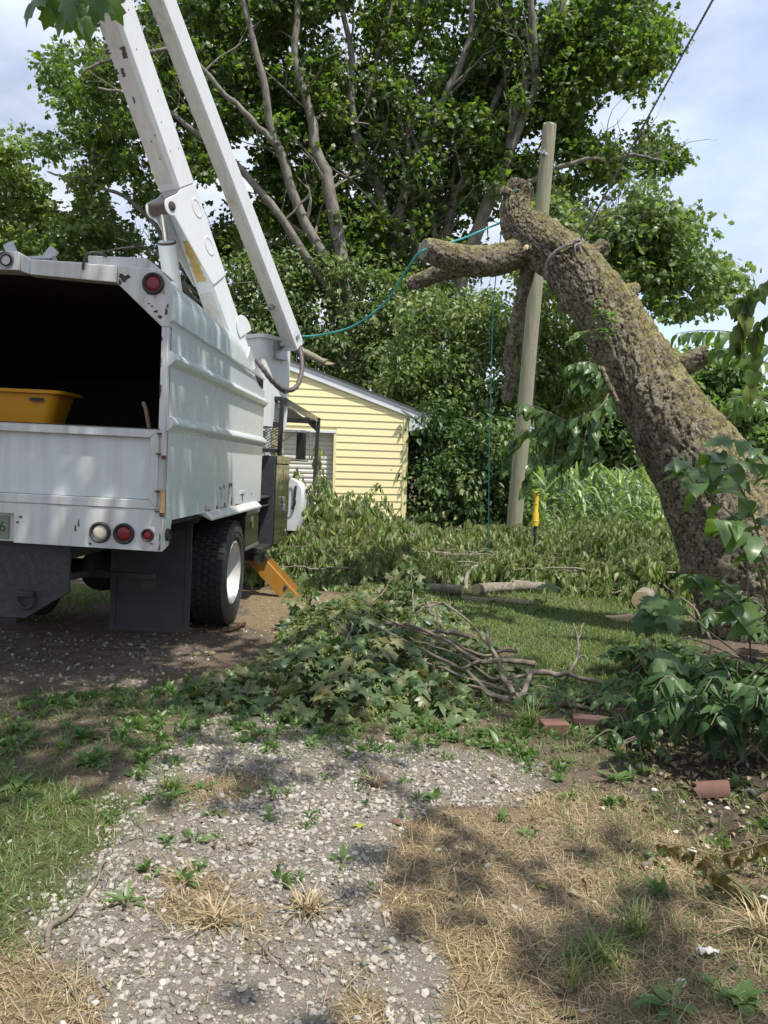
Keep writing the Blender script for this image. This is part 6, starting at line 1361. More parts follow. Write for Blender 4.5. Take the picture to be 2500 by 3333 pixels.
m.add(V, F); m.build('tile_shell', M['terra'], tt_, smooth=35)
def pebble(px, py, s, label, mat='shell', fl=.55, sd=0, name='white_stone', cat='stone'):
    r = np.random.default_rng(sd); V = ICO_V * np.array([1, .75, fl]) * (1 + .12 * r.normal(size=(len(ICO_V), 1))); b = gpt(px, py); t = thing(name, label, cat, b, (0, 0, r.uniform(0, 6))); bm = bmesh.new(); bmesh.ops.create_icosphere(bm, subdivisions=3, radius=1.0)
    mb = MB(); k = [tuple(v.co) for v in bm.verts]; f = [tuple(v.index for v in q.verts) for q in bm.faces]; bm.free(); k = [tuple(np.array(p) * np.array([1, .72, fl]) * s * (1 + .16 * sin(3 * p[0] + sd) * cos(2 * p[1] + sd)) + np.array([0, 0, s * fl * .6])) for p in k]; mb.add(k, f); mb.build('stone', M[mat], t, smooth=60)
for i, (x, y, s, l) in enumerate([(2252, 2770, .022, 'white stone beside the withered vine, rounder of the two'), (2298, 2752, .020, 'flat white stone right of the round one by the vine'), (2442, 2588, .026, 'large white stone right of the terracotta pipe'), (2132, 2575, .018, 'white stone in litter left of the terracotta pipe'), (2312, 2616, .013, 'small white stone just below the terracotta pipe'), (2368, 2632, .013, 'small pale stone below right of the terracotta pipe'), (2432, 2634, .012, 'tiny white stone near the right edge below the large one'), (2310, 2640, .011, 'greyish white pebble under the small white stone'), (1962, 2628, .012, 'pale pebble among weeds at the litter edge'), (2200, 2704, .013, 'pale pebble in dry grass above the round white stone'), (2485, 2935, .016, 'white stone at the right edge under the vine'), (2490, 2800, .014, 'white pebble at the right edge above the vine tip'), (2215, 3218, .021, 'smooth cream stone above the thistle rosette'), (640, 2140, .035, 'brown dirt clod left of a second clod by the tyre track'), (688, 2136, .032, 'brown dirt clod nearer the leaf pile'), (478, 2205, .02, 'grey lump at the shadow edge'), (985, 1952, .03, 'dark clod at the foot of the outrigger')]):
    pebble(x, y, s, l, 'shell' if i < 13 else 'rustdark' if i > 15 else 'litter', .6 if i not in (1, 12) else .35, i, 'white_stone' if i < 13 else 'dirt_clod', 'stone' if i < 13 else 'clod')
pp_ = thing('paper_scrap', 'crumpled white paper scrap in the dry grass', 'paper', gpt(2305, 3128)); V = []; F = []
for i in range(9):
    for j in range(7): V.append(((i / 8 - .5) * .06, (j / 6 - .5) * .035, .012 + .022 * vnoise(np.array([i * .9]), np.array([j * .9]), 5)[0]))
for i in range(8):
    for j in range(6): F.append((i * 7 + j, i * 7 + j + 1, i * 7 + j + 8, i * 7 + j + 7))
MB().add(V, F).build('sheet', M['plastic'], pp_, smooth=0)
def lone_leaf(px, py, L_, label, mat, T, sd, curl=.3):
    b = gpt(px, py, .012); t = tag(link('fallen_leaf', tmesh('fallen_leaf', T, mat), None), label, 'leaf', 'single fallen leaves'); a = random.Random(sd).uniform(0, 6.28); t.location = tuple(b); t.rotation_euler = (.15, .1, a); t.scale = (L_,) * 3
lone_leaf(1785, 2905, .07, 'pale yellow-green curled leaf in the dry grass', M['seed'], T_big(LANCE, .5, .4, .04, 3), 1); lone_leaf(1291, 2690, .05, 'orange dry leaf at the gravel edge', M['terra'], T_maple_big(.3, 2), 2); lone_leaf(1182, 2697, .05, 'small lime green leaf lying on gravel', M['seed'], T_maple_big(.2, 5), 3); lone_leaf(715, 2655, .08, 'curled grey-brown leaf on gravel', M['litter'], T_big(OVAL, .6, .5, .05, 4), 5); lone_leaf(1890, 3320, .07, 'dull tan leaf on dry grass at the bottom', M['dead'], T_big(OVAL, .3, .2, .03, 7), 4)
# ------------------------------------------------------------------ brush, leaf pile, near plants
LN = ([(0, 0, 0), (.19, .3, .09), (.15, .66, .05), (0, 1, -.12), (-.15, .66, .05), (-.19, .3, .09), (0, .45, -.01)], [(0, 1, 6), (1, 2, 6), (2, 3, 6), (3, 4, 6), (4, 5, 6), (5, 0, 6)])
LN4 = ([(0, 0, 0), (.17, .38, .05), (0, 1, -.10), (-.17, .38, .05)], [(0, 1, 2), (0, 2, 3)])
def brush(label, base_px, hmax, depth, ntw, sd, lean=(0, 0), nb=26, size=.125, extra=()):
    """cut limbs heaped on the lawn: arching twigs hung with wilted leaves"""
    r = random.Random(sd); (xa, ya), (xb, yb) = base_px; A, B = G(xa * 1.507, ya * 1.507), G(xb * 1.507, yb * 1.507); t = thing('brush_heap', label, 'brush heap', (A + B) / 2, group='cut brush heaped across the lawn')
    tw = MB(); c = Cloud(); P0, D0 = [], []
    for i in range(ntw):
        u = r.random(); w = r.random(); b = A + (B - A) * u + np.array([0, depth * w, 0]); hgt = hmax * (.35 + .65 * min(1, .25 + w)) * r.uniform(.45, 1.08) * (.45 + 1.05 * vnoise(np.array([u * 7.0]), np.array([w * 2.5]), sd)[0]); az = r.uniform(0, 2 * pi); d = np.array([cos(az), sin(az) * .7, 0])
        b = b + np.array([0, 0, hgt * r.uniform(.05, .55)]); L_ = r.uniform(.35, .9); top = b + d * L_ * .5 + np.array([0, 0, max(.05, hgt - b[2])]); end = b + d * L_ + np.array([0, 0, max(.02 - b[2], hgt * r.uniform(-.2, .35))]); q = smooth_path([b, top * .75 + (b + end) * .125, end], 9); tw.tube(q, np.linspace(.006, .0015, 9), 4, False)
        for k in range(r.randint(26, 38)):
            f = r.uniform(.15, 1) * 8; j = int(f); p = q[j] if j >= 8 else q[j] + (q[j + 1] - q[j]) * (f - j); P0.append(p + np.array([r.gauss(0, .03), r.gauss(0, .03), r.gauss(0, .02)])); D0.append(np.array([r.gauss(0, .45), r.gauss(0, .45), -1.3 + r.gauss(0, .3)]))
    P0, D0 = np.array(P0), np.array(D0); P0[:, 2] = np.maximum(P0[:, 2], .05); s = size * RNG.uniform(.6, 1.25, len(P0)); c.scatter(LN, P0, D0, rdir(len(P0)) + np.array([0, -.8, .2]), s)
    c.build('foliage', M['wilt'], t); tw.build('twigs', M['twig'], t, world=True, smooth=60).name = 'twig_tangle'; t.children[-1]['kind'] = 'stuff'
    for i in range(nb):
        u = r.random(); b = A + (B - A) * u + np.array([0, depth * r.uniform(0, .6), r.uniform(.04, .35)]); az = r.uniform(-.5, .5) + (0 if r.random() < .5 else pi); L_ = r.uniform(.7, 1.6); q = jitter_path([b, b + np.array([cos(az), sin(az) * .5, r.uniform(-.05, .12)]) * L_ * .5, b + np.array([cos(az), sin(az) * .5, r.uniform(-.05, .05)]) * L_], 14, .02, sd + i); q[:, 2] = np.maximum(q[:, 2], .03)
        m = MB(); m.tube(q, np.linspace(r.uniform(.012, .022), .006, 14), 7); m.build('branch', M['log'], t, world=True, smooth=60)
    return t
brush('brush heap of wilted leaves against the garage door and truck fender', ((590, 1262), (880, 1266)), .78, 2.6, 520, 71)
brush('brush heap of wilted leaves between the garage corner and the logs', ((850, 1262), (1160, 1258)), .66, 2.6, 520, 72)
brush('brush heap of wilted leaves right of the yellow-capped post', ((1130, 1268), (1400, 1290)), .80, 2.4, 560, 73)
brush('brush heap of wilted leaves beside the leaning trunk base', ((1360, 1296), (1530, 1300)), .86, 2.0, 330, 74)
brush('tall brush sprig of wilted leaves sticking up before the yellow siding', ((700, 1215), (850, 1215)), 1.05, .9, 120, 75, nb=2)
brush('leafy brush sprig standing by the white truck fender', ((625, 1225), (690, 1225)), 1.45, .5, 70, 76, nb=1, size=.15)
brush('low scatter of cut leafy twigs trailing onto the dirt beyond the outrigger', ((640, 1275), (830, 1282)), .20, .8, 90, 77, nb=2)
# --- maple leaf pile in the middle
lp = thing('leaf_pile', 'heap of cut maple branches and dark green leaves lying on the gravel drive', 'brush pile', G(1190, 2230))
PILE = gpoly([(345, 1525), (420, 1470), (560, 1440), (600, 1380), (640, 1325), (760, 1300), (900, 1300), (1010, 1330), (1050, 1390), (1130, 1450), (1160, 1500), (1080, 1535), (1010, 1570), (800, 1560), (760, 1585), (640, 1570), (560, 1545), (400, 1545)])
pq = inpoly(PILE, 4300, np.random.default_rng(5)); psd = -poly_sd(pq[:, 0], pq[:, 1], PILE)
xr = (pq[:, 0] - pq[:, 0].min()) / (np.ptp(pq[:, 0]))
ph = np.clip(psd / .75, 0, 1) ** .7 * (.08 + .19 * sstep(.05, .42, xr) * (1 - .7 * sstep(.6, .9, xr))) * (.65 + .7 * fbm(pq[:, 0] * 3, pq[:, 1] * 3, 44))
keep = ~((xr > .62) & (RNG.random(len(pq)) < .50)); pq, ph, psd = pq[keep], ph[keep], psd[keep]
pz = ph * RNG.random(len(pq)) ** .45 + .015; pp3 = np.column_stack([pq, pz]); m_ = len(pp3)
az = RNG.uniform(0, 2 * pi, m_); Dl = np.stack([np.cos(az), np.sin(az), -.35 + RNG.normal(size=m_) * .45], 1); Nl = np.stack([RNG.normal(size=m_) * .85, RNG.normal(size=m_) * .85 - .35, np.ones(m_)], 1)
sz = RNG.uniform(.05, .13, m_) * np.where(RNG.random(m_) < .25, .7, 1)
score = pz / np.maximum(ph, .05) + sz * 8 - pq[:, 1] * .12; order = np.argsort(-score); topn = order[:300]; rest = order[300:]
pm = [tmesh('leaf', T_maple_big(.45 + .35 * (i % 3), i), M['pile']) for i in range(6)]
place_pieces('leaf', pm, lp, pp3[topn], Dl[topn], Nl[topn], sz[topn])
c = Cloud()
for k in range(4):
    q = rest[k::4]; c.scatter(T_maple_big(.3 + .2 * k, 20 + k), pp3[q], Dl[q], Nl[q], sz[q])
c.build('foliage', M['pile'], lp).__setitem__('kind', 'stuff')
c = Cloud(); fq = pp3[RNG.integers(0, m_, 170)]
for p in fq:
    k = 16; c.scatter(T_ovate(.2, .2, .1), p + RNG.normal(size=(k, 3)) * .018 + np.array([0, 0, .02]), rdir(k, .3), rdir(k, .8), RNG.uniform(.012, .026, k))
c.build('flower_clusters', M['seed'], lp).name = 'seed_cluster'; lp.children[-1]['kind'] = 'stuff'
pr_ = random.Random(9)
def pbranch(pts, r0, r1, cut=True, n=18, amp=.012):
    p = [np.append(G(x, y)[:2], z) for x, y, z in pts]; q = jitter_path(np.array(p), n, amp, int(pts[0][0])); m = MB(); rr = np.linspace(r0, r1, n); m.tube(q, rr, 8); o = m.build('branch', M['twig'], lp, world=True, smooth=60)
    if cut: d = nrm(q[0] - q[1]); MB().lathe([(r0 * .96, 0), (r0 * .9, .003), (.0005, .004)], q[0] + d * .001, d, 10).build('cut_end', M['cut'], o, world=True); o.children[0].location = -np.array(lp.location) * 0
for pts, r0, r1 in [([(1740, 2225, .14), (1650, 2222, .15), (1560, 2235, .2), (1400, 2190, .3), (1250, 2150, .3)], .022, .010), ([(1678, 2190, .16), (1620, 2195, .15), (1580, 2225, .17), (1500, 2260, .16)], .014, .010), ([(1525, 2165, .22), (1450, 2160, .24), (1380, 2160, .26), (1250, 2130, .25)], .020, .012),
        ([(1670, 2300, .08), (1620, 2240, .16), (1590, 2190, .24), (1575, 2160, .27)], .018, .012), ([(1745, 2280, .05), (1680, 2290, .06), (1560, 2270, .1), (1420, 2240, .16), (1340, 2230, .2)], .012, .006), ([(1735, 2295, .03), (1600, 2290, .07), (1500, 2250, .14), (1350, 2220, .26), (1200, 2160, .30)], .016, .008),
        ([(1590, 2200, .22), (1540, 2160, .3), (1460, 2120, .36), (1400, 2110, .38), (1350, 2130, .34)], .012, .006), ([(1660, 2310, .05), (1560, 2285, .07), (1450, 2270, .10)], .012, .008), ([(1600, 2215, .18), (1500, 2200, .22), (1380, 2180, .28), (1260, 2150, .33), (1160, 2080, .38)], .012, .005), ([(1420, 2165, .28), (1400, 2130, .33), (1380, 2105, .38)], .010, .007),
        ([(1070, 2290, .12), (1110, 2230, .22), (1140, 2180, .36)], .009, .006), ([(1150, 2290, .12), (1155, 2240, .2), (1130, 2190, .3), (1050, 2140, .34)], .006, .003), ([(1500, 2120, .32), (1440, 2100, .36), (1330, 2110, .36)], .009, .005), ([(760, 2270, .06), (900, 2220, .10), (1010, 2200, .16)], .009, .005), ([(1710, 2245, .10), (1600, 2260, .12), (1480, 2215, .2), (1330, 2200, .27)], .010, .006), ([(1690, 2300, .04), (1640, 2278, .07), (1590, 2276, .09)], .014, .010), ([(1180, 2120, .3), (1250, 2060, .4), (1330, 1990, .5)], .008, .003), ([(1340, 2110, .3), (1335, 2040, .42), (1328, 1985, .52)], .008, .003), ([(1730, 2300, .03), (1690, 2280, .08), (1660, 2262, .12)], .007, .004)]:
    pbranch(pts, r0, r1)
c = Cloud()
for x, y, z in ((1335, 2010, .45), (1330, 1990, .52), (1270, 2050, .40), (1300, 2030, .40), (1000, 2020, .30), (960, 2060, .30), (1350, 2060, .40)):
    clump_leaves(c, T_maple(), np.append(G(x, y)[:2] * np.array([1, 1]), z), .10, 22, .075, .5)
c.build('raised_spray', M['pile'], lp).__setitem__('kind', 'stuff')
# loose cut leaves strewn in front of and left of the heap
# --- maple seedling on the lawn
def plant(name, label, cat, base, stems, leaves, T, mat, stem_mat='green_stem', grp=None, nvar=4, sr=.004):
    """stems: list of paths (world); leaves: (pos, dir, normal, scale) arrays"""
    t = thing(name, label, cat, base, group=grp)
    for p in stems:
        m = MB(); q = smooth_path(p, 12); m.tube(q, np.linspace(sr * 1.6, sr * .6, 12), 6); m.build('stem', M[stem_mat], t, world=True, smooth=60)
    pos, D, Nv, s = leaves; ms = [tmesh('leaf', T(i), M[mat]) for i in range(nvar)]
    if len(pos) > 300:
        k = np.argsort(np.array(pos)[:, 1])[:300]; o = np.setdiff1d(np.arange(len(pos)), k)
        place_pieces('leaf', ms, t, np.array(pos)[k], np.array(D)[k], np.array(Nv)[k], np.array(s)[k])
        c = Cloud(); c.scatter(T(9), np.array(pos)[o], np.array(D)[o], np.array(Nv)[o], np.array(s)[o]); c.build('foliage', M[mat], t).__setitem__('kind', 'stuff')
    elif len(pos): place_pieces('leaf', ms, t, np.array(pos), np.array(D), np.array(Nv), np.array(s))
    return t
def leafy_stems(stems, per, L0, L1, side=.9, hang=.35, sd=0, both=True, start=.25):
    """alternate leaves along each stem"""
    r = random.Random(sd); pos, D, Nv, S = [], [], [], []
    for p in stems:
        q = smooth_path(p, 40); tn = nrm(np.gradient(q, axis=0)); n = per
        for i in range(n):
            u = start + (1 - start) * (i + r.uniform(-.2, .2)) / max(1, n - 1); k = int(np.clip(u, 0, 1) * 39); t = tn[k]; sd_ = np.cross(t, [0, 0, 1.0]); sd_ = sd_ / (np.linalg.norm(sd_) + 1e-6) * (1 if i % 2 else -1)
            d = nrm(sd_ * side * r.uniform(.6, 1.2) + t * r.uniform(.2, .7) + np.array([r.gauss(0, .3), r.gauss(0, .3), -hang + r.gauss(0, .25)])); pos.append(q[k] + d * .012); D.append(d); Nv.append(np.array([r.gauss(0, .3), r.gauss(-.35, .3), 1.0])); S.append(r.uniform(L0, L1) * (1 - .25 * max(0, u - .8) / .2))
    return pos, D, Nv, S
sb = gpt(1770, 1990); sst = [np.array([sb, sb + np.array([.02, 0, .15]), sb + np.array([.05, 0, .27])])]; tp = sst[0][-1]
sb_l = [(1735, 1952), (1790, 1962), (1812, 1958), (1740, 2018), (1760, 1945)]; Y_s = tp[1]
plant('maple_seedling', 'maple seedling with a few broad leaves standing alone on the lawn', 'seedling', sb, sst, ([tp, tp, tp, sb + np.array([-.03, -.02, .12]), tp], [(-1, -.3, .05), (.5, -.8, -.3), (1, .1, -.1), (-1, -.4, -.1), (.1, .5, .4)], [(0, -.3, 1)] * 5, [.15, .14, .17, .13, .10]), lambda i: T_maple_big(.3, i), 'maple2')
# --- mulberry sapling in front of the trunk
MU = 'green_stem'
mb_base = gpt(2500, 2230); mb_base[0] += .05
def mp(pts): return np.array([P(x, y, Y) for x, y, Y in pts])
must = [np.vstack([[mb_base], mp([(2480, 1900, 4.35), (2400, 1700, 4.3), (2250, 1560, 4.2), (2215, 1500, 4.2)])]), np.vstack([[mb_base], mp([(2490, 1850, 4.5), (2440, 1650, 4.5), (2360, 1510, 4.45), (2300, 1480, 4.4)])]), np.vstack([[mb_base], mp([(2510, 2080, 4.2), (2420, 1980, 4.15), (2330, 1900, 4.1), (2240, 1870, 4.05)])]),
        np.vstack([[mb_base], mp([(2560, 1800, 4.4), (2540, 1600, 4.4), (2480, 1500, 4.4), (2420, 1430, 4.4)])]), np.vstack([[mb_base], mp([(2530, 1980, 4.1), (2480, 1800, 4.0), (2400, 1720, 3.95), (2330, 1690, 3.9)])])]
plant('mulberry_sapling', 'mulberry sapling with big glossy green leaves in front of the leaning trunk', 'sapling', mb_base, must, leafy_stems(must, 15, .095, .165, .8, .35, 5, start=.38), lambda i: T_big(HEART, .35 + .1 * i, .22, .035, i), 'mulb', sr=.0055)
# dark maple sprigs crossing the trunk
ms_b = gpt(2440, 2220)
mst = [np.vstack([[ms_b], mp([(2430, 1800, 5.2), (2420, 1560, 5.3), (2380, 1470, 5.3)])]), np.vstack([[ms_b], mp([(2300, 2050, 5.0), (2200, 1960, 5.0), (2110, 1940, 5.0)])]), np.vstack([[ms_b], mp([(2250, 2080, 4.6), (2180, 2110, 4.5)])])]
ml_p = [P(2330, 1480, 5.25), P(2380, 1430, 5.25), P(2420, 1500, 5.2), P(2290, 1530, 5.25), P(2330, 1535, 5.2), P(2450, 1470, 5.3), P(2370, 1480, 5.2), P(2180, 1955, 4.9), P(2150, 1950, 4.9), P(2090, 1965, 4.9), P(2170, 2000, 4.85), P(2130, 2005, 4.9), P(2100, 2000, 4.9), P(2170, 2130, 4.5), P(2220, 2160, 4.5), P(2400, 1540, 5.2)]
rr_ = np.random.default_rng(3); kk = len(ml_p)
plant('maple_sprout', 'dark maple sprout with lobed leaves drooping across the trunk', 'sapling', ms_b, mst, (ml_p, np.stack([rr_.normal(size=kk), -abs(rr_.normal(size=kk)) * .6, -.5 + rr_.normal(size=kk) * .3], 1), np.stack([rr_.normal(size=kk) * .3, -.4 + 0 * np.arange(kk), np.ones(kk)], 1), rr_.uniform(.14, .20, kk)), lambda i: T_maple_big(.35, 40 + i), 'bush', 'twig')
# --- the big dark bush at the lower right
def bush(label, cx, cy, w, d, h, n, sd, L0, L1, T, mat, name='bush', nst=14, cat='bush'):
    r = random.Random(sd); b = np.array([cx, cy, 0.0]); b[2] = gz(np.array([cx]), np.array([cy]))[0]; st = []
    for i in range(nst):
        a = r.uniform(0, 2 * pi); e = b + np.array([cos(a) * w * r.uniform(.4, 1), sin(a) * d * r.uniform(.4, 1), h * r.uniform(.5, 1.0)]); mid = b * .5 + e * .5 + np.array([0, 0, h * .18]); st.append(np.array([b + np.array([r.gauss(0, .06), r.gauss(0, .06), 0]), mid, e, e + np.array([cos(a) * .12, sin(a) * .12, -.06])]))
    lv = leafy_stems(st, n // nst, L0, L1, .9, .3, sd, start=.2); return plant(name, label, cat, b, st, lv, T, mat, 'twig', nvar=5, sr=.004)
ov = lambda i: T_big(OVAL, .3 + .1 * i, .25, .03, i)
bush('large dark glossy bush filling the lower right behind the terracotta pipe', 1.90, 3.95, .58, .5, .50, 560, 3, .065, .115, ov, 'bush', nst=20)
bush('pale-tipped bush at the trunk foot above the large dark bush', 2.25, 4.8, .50, .35, .27, 330, 8, .065, .12, ov, 'mulb', nst=16)
bush('small leafy bush between the bricks and the large dark bush', 1.62, 4.5, .26, .25, .34, 190, 12, .05, .085, ov, 'bush', nst=12)
bush('low dark-leaved plant nearest the bricks', 1.36, 4.12, .22, .16, .15, 120, 13, .04, .07, ov, 'bush', nst=10, name='low_bush')
bush('weedy shrub left of the trunk base against the lawn', 2.0, 5.6, .26, .25, .24, 130, 15, .07, .12, lambda i: T_maple_big(.3, i), 'ivy' if False else 'weed', nst=10)
bush('ragged undergrowth right of the trunk base at the picture edge', 3.0, 5.6, .6, .4, .60, 330, 16, .07, .13, ov, 'bush', nst=16)
bush('low sprouts in the litter right of the leaf pile', 1.25, 4.85, .35, .15, .12, 90, 17, .05, .08, ov, 'weed', nst=10, name='low_bush')
# dry stalks
ds = thing('dead_stalk', 'thin brown dead weed stalk standing at the lawn edge left of the bush', 'stalk', gpt(2130, 2260)); q0 = gpt(2130, 2260)
m = MB(); m.tube(np.array([q0, P(2124, 2120, q0[1]), P(2120, 2050, q0[1])]), [.005, .004, .002], 5); m.tube(np.array([P(2126, 2150, q0[1]), P(2135, 2090, q0[1])]), [.003, .002], 5); m.build('stem', M['dead'], ds, world=True)
ms = [tmesh('leaf', T_big(OVAL, .6, .6, .05, 3), M['dead'])]; pz_ = [P(2118, 2050, q0[1]), P(2112, 2065, q0[1]), P(2128, 2075, q0[1]), P(2122, 2100, q0[1]), P(2090, 2150, q0[1]), P(2100, 2170, q0[1])]; place_pieces('leaf', ms, ds, np.array(pz_), np.tile([.2, 0, -1.0], (6, 1)), rdir(6), .06)
stick('pale split cane leaning against the bush', [(2330, 2330), (2270, 2190), (2150, 2110)], .010, .006, [.15, .32, .50], name='cane', cat='cane', cuts=False, mat='twig')
# --- hanging vine on the right, pale branch behind the trunk, sprig on the trunk, twig by the pole
vn = [mp([(2530, 900, 4.5), (2440, 960, 4.5), (2400, 990, 4.5)]), mp([(2520, 1020, 4.5), (2470, 1060, 4.5), (2450, 1180, 4.5), (2440, 1320, 4.5)]), mp([(2430, 960, 4.5), (2410, 1060, 4.5), (2400, 1130, 4.5)])]
lv = leafy_stems(vn, 15, .075, .125, .5, 1.1, 21, start=.05)
plant('hanging_vine', 'dark vine of heart-shaped leaves hanging down at the right edge against the sky', 'vine', vn[0][0], vn, lv, lambda i: T_big(HEART, .3, .3, .03, i), 'maple', 'twig')
pv = [mp([(2560, 1160, 5.9), (2420, 1090, 6.0), (2300, 1075, 6.1), (2200, 1085, 6.2)]), mp([(2560, 1210, 5.9), (2420, 1150, 6.0), (2330, 1130, 6.1)]), mp([(2560, 1330, 5.9), (2450, 1290, 5.9), (2380, 1300, 5.9)])]
plant('pale_branch', 'pale green leafy branch reaching in from the right behind the trunk', 'branch', pv[0][0], pv, leafy_stems(pv, 18, .10, .17, .8, .7, 23, start=.15), lambda i: T_big(OVAL, .35, .2, .03, i), 'mulb', 'twig')
sg = [mp([(1990, 1110, 7.35), (1940, 1040, 7.3), (1950, 970, 7.3)]), mp([(1985, 1110, 7.35), (1900, 1080, 7.3), (1850, 1110, 7.3)]), mp([(1980, 1100, 7.35), (1990, 1040, 7.2), (1960, 1010, 7.2)])]
plant('trunk_sprout', 'bright yellow-green leafy sprout growing on the middle of the leaning trunk', 'sprout', sg[0][0], sg, leafy_stems(sg, 22, .055, .10, .9, .1, 25, start=.1), lambda i: T_big(OVAL, .3, .2, .03, i), 'seed' if False else 'weed', 'green_stem')
hb_ = [mp([(1985, 1275, 7.15), (1950, 1330, 7.0), (1880, 1360, 7.1), (1780, 1390, 7.3), (1700, 1400, 7.5)]), mp([(1880, 1360, 7.1), (1860, 1450, 7.1), (1800, 1540, 7.2)]), mp([(1780, 1390, 7.3), (1740, 1480, 7.3), (1700, 1590, 7.3)]), mp([(1840, 1370, 7.15), (1760, 1330, 7.3), (1690, 1310, 7.4)]), mp([(1700, 1400, 7.5), (1660, 1450, 7.5), (1640, 1530, 7.5)]), mp([(1940, 1340, 7.0), (1930, 1420, 7.0), (1900, 1520, 7.0)]), mp([(1960, 1240, 7.1), (1920, 1180, 7.1), (1850, 1190, 7.1)]), mp([(1955, 1250, 7.1), (1890, 1230, 7.1), (1860, 1260, 7.1)])]
plant('drooping_branch', 'thin dark branch with drooping pointed leaves hanging left from the trunk over the pole', 'branch', hb_[0][0], hb_, leafy_stems(hb_, 36, .09, .16, .6, .8, 27, start=.1), lambda i: T_big(OVAL, .3, .25, .03, i), 'mulb', 'twig', sr=.005)
# --- withered vine lower right
wv = [mp([(2560, 2720, 2.75), (2440, 2760, 2.8), (2330, 2795, 2.85), (2240, 2830, 2.9), (2140, 2790, 2.95)]), mp([(2580, 3020, 2.5), (2480, 2950, 2.55), (2400, 2880, 2.6), (2330, 2820, 2.65), (2280, 2790, 2.7)])]
for q in wv: q[:, 2] = np.maximum(q[:, 2], .06)
lv = leafy_stems(wv, 17, .05, .085, .35, 1.5, 29, start=.12)
plant('withered_vine', 'withered vine with curled brown leaves stretching in from the lower right edge', 'vine', wv[0][-1] * np.array([1, 1, 0]), wv, lv, lambda i: T_big(OVAL, .7, .65, .06, i), 'dead', 'dead', sr=.003)
# --- shade tree: stands right of and behind the viewer, its lowest spray hangs into the top left
sh = thing('shade_tree', 'maple overhanging the drive, its drooping leaf spray showing at the top left corner', 'tree', (5.6, -3.6, 0)); m = MB()
m.tube(jitter_path([(5.6, -3.6, -.1), (5.6, -3.6, 2.5), (5.4, -3.4, 5.2), (5.1, -3.2, 7.6), (4.9, -3.0, 9.6)], 24, .04, 2), np.linspace(.30, .04, 24), 14)
LIM = [[(5.4, -3.4, 5.6), (1.0, -3.9, 7.2), (-3.2, -1.4, 7.4), (-3.6, 1.2, 6.9), (-2.6, 2.5, 6.6)], [(5.4, -3.4, 5.0), (4.8, -.2, 6.6), (4.2, 1.8, 7.6), (3.6, 3.4, 8.0)], [(5.1, -3.2, 7.6), (2.4, 1.6, 8.6), (1.2, 3.6, 9.0)], [(5.2, -3.3, 6.8), (1.6, -1.6, 7.4), (-1.2, -1.0, 7.6)], [(-2.6, 2.5, 6.6), (-1.9, 2.9, 5.4), (-1.62, 3.1, 4.1), (-1.48, 3.2, 3.75)]]
for i, l in enumerate(LIM): q = jitter_path(l, 16, .05, 30 + i); m.tube(q, np.linspace(.04 if i < 4 else .02, .02 if i < 4 else .004, 16), 9)
m.build('trunk', M['stem'], sh, world=True, smooth=60)
SUNH = SUN / SUN[2]
LIT = [(80, 3200, .40), (1450, 3290, .42), (1010, 2560, .22), (1120, 2600, .22), (1800, 2450, .30), (1380, 2420, .22), (930, 1960, .6), (640, 2110, .22), (900, 2060, .5), (1900, 2040, .45), (1600, 2080, .35), (1000, 2450, .25), (780, 2450, .2), (700, 2150, .25), (480, 2850, .15), (620, 2560, .2), (1150, 2720, .2), (1700, 3000, .2), (330, 3050, .22), (2250, 2830, .25), (1050, 3230, .2), (2050, 2650, .25), (1200, 2200, .2), (1000, 2150, .25)]
crown = Cloud(); cc = []
cen = np.array([(RNG.uniform(-4.2, 5.2), RNG.uniform(-3.2, 5.0), RNG.uniform(6.4, 9.6)) for _ in range(900)])
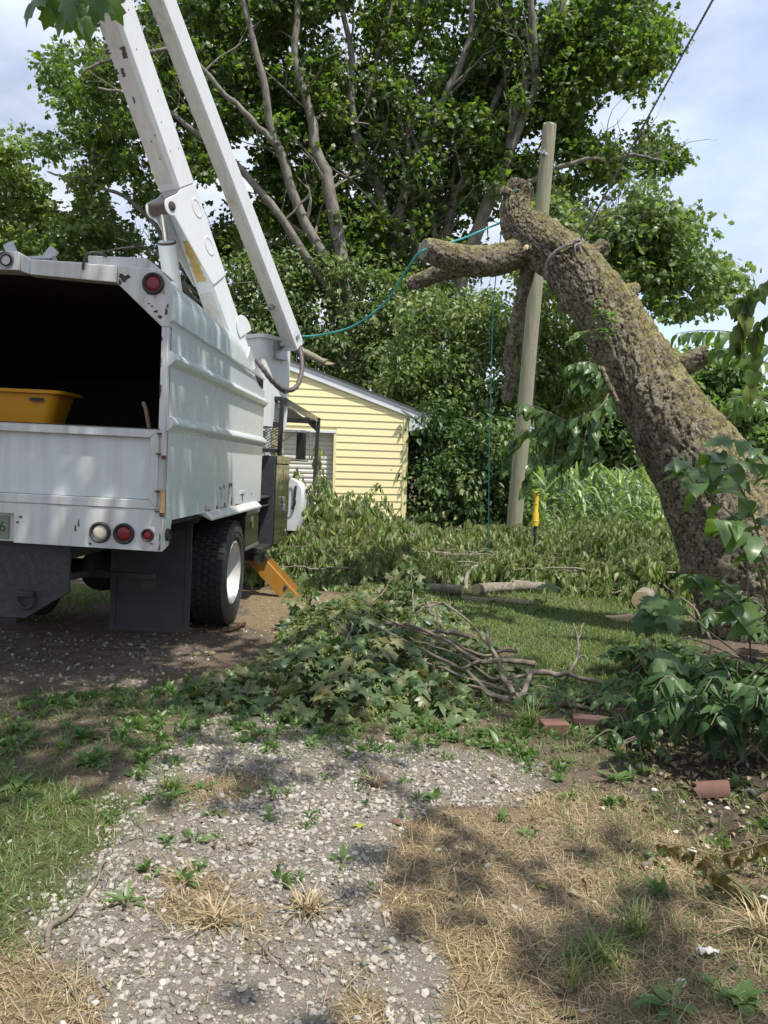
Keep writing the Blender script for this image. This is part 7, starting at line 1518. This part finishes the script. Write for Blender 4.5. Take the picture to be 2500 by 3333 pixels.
g_ = fbm(cen[:, 0] * 2.1, cen[:, 1] * 2.1, 66, 2); tr_z = (cen[:, 0] > -1.2) & (cen[:, 0] < 2.0) & (cen[:, 1] > 1.9); keep = (g_ > np.where(tr_z, .30, .565)) & (cen[:, 1] < 4.6 - .35 * np.abs(cen[:, 0] - .4)) ; cen = cen[keep]
pos_, dir_, nor_, siz_ = [], [], [], []
for p in cen:
    k = 26; d = rdir(k); pos_.append(p + d * (RNG.random(k) ** .5)[:, None] * np.array([.36, .36, .26])); dir_.append(d + RNG.normal(size=(k, 3)) * .5 + np.array([0, 0, -.4])); nor_.append(np.array([0, 0, 1.]) + RNG.normal(size=(k, 3)) * .45); siz_.append(RNG.uniform(.10, .17, k))
pos_, dir_, nor_, siz_ = (np.concatenate(a) for a in (pos_, dir_, nor_, siz_))
gx_ = pos_[:, :2] - SUNH[None, :2] * pos_[:, 2:3]; ok = np.ones(len(pos_), bool)
for x, y, r in LIT:
    q = G(x, y)[:2]; r = r * .85; dd = np.hypot(gx_[:, 0] - q[0], (gx_[:, 1] - q[1])) + (fbm(gx_[:, 0] * 5, gx_[:, 1] * 5, 5) - .5) * .25; ok &= dd > r
vis = np.abs(pos_[:, 0]) < .52 * pos_[:, 1] + .3; ok &= ~(vis & (pos_[:, 2] < CAM_H + .62 * pos_[:, 1] + .5))
crown.scatter(T_far(), pos_[ok], dir_[ok], nor_[ok], siz_[ok]); crown.build('crown', M['maple'], sh)
sp_p = [P(x, y, 3.2 + dy) for x, y, dy in ((130, -20, 0), (170, 10, .05), (215, 20, 0), (250, 5, -.1), (290, -10, .1), (320, -15, 0), (190, -30, .1), (260, -40, .05), (300, -40, .1), (350, -20, .15), (150, -50, 0), (225, -25, -.1), (275, 25, .05), (240, 40, .1))]
k = len(sp_p); r3 = np.random.default_rng(8); ms = [tmesh('leaf', T_maple_big(.4, 60 + i), M['mulb']) for i in range(4)]
place_pieces('leaf', ms, sh, np.array(sp_p), np.stack([r3.normal(size=k) * .35, r3.normal(size=k) * .3, -np.ones(k)], 1), np.stack([r3.normal(size=k) * .4, -np.ones(k), .5 * np.ones(k)], 1), r3.uniform(.10, .14, k))
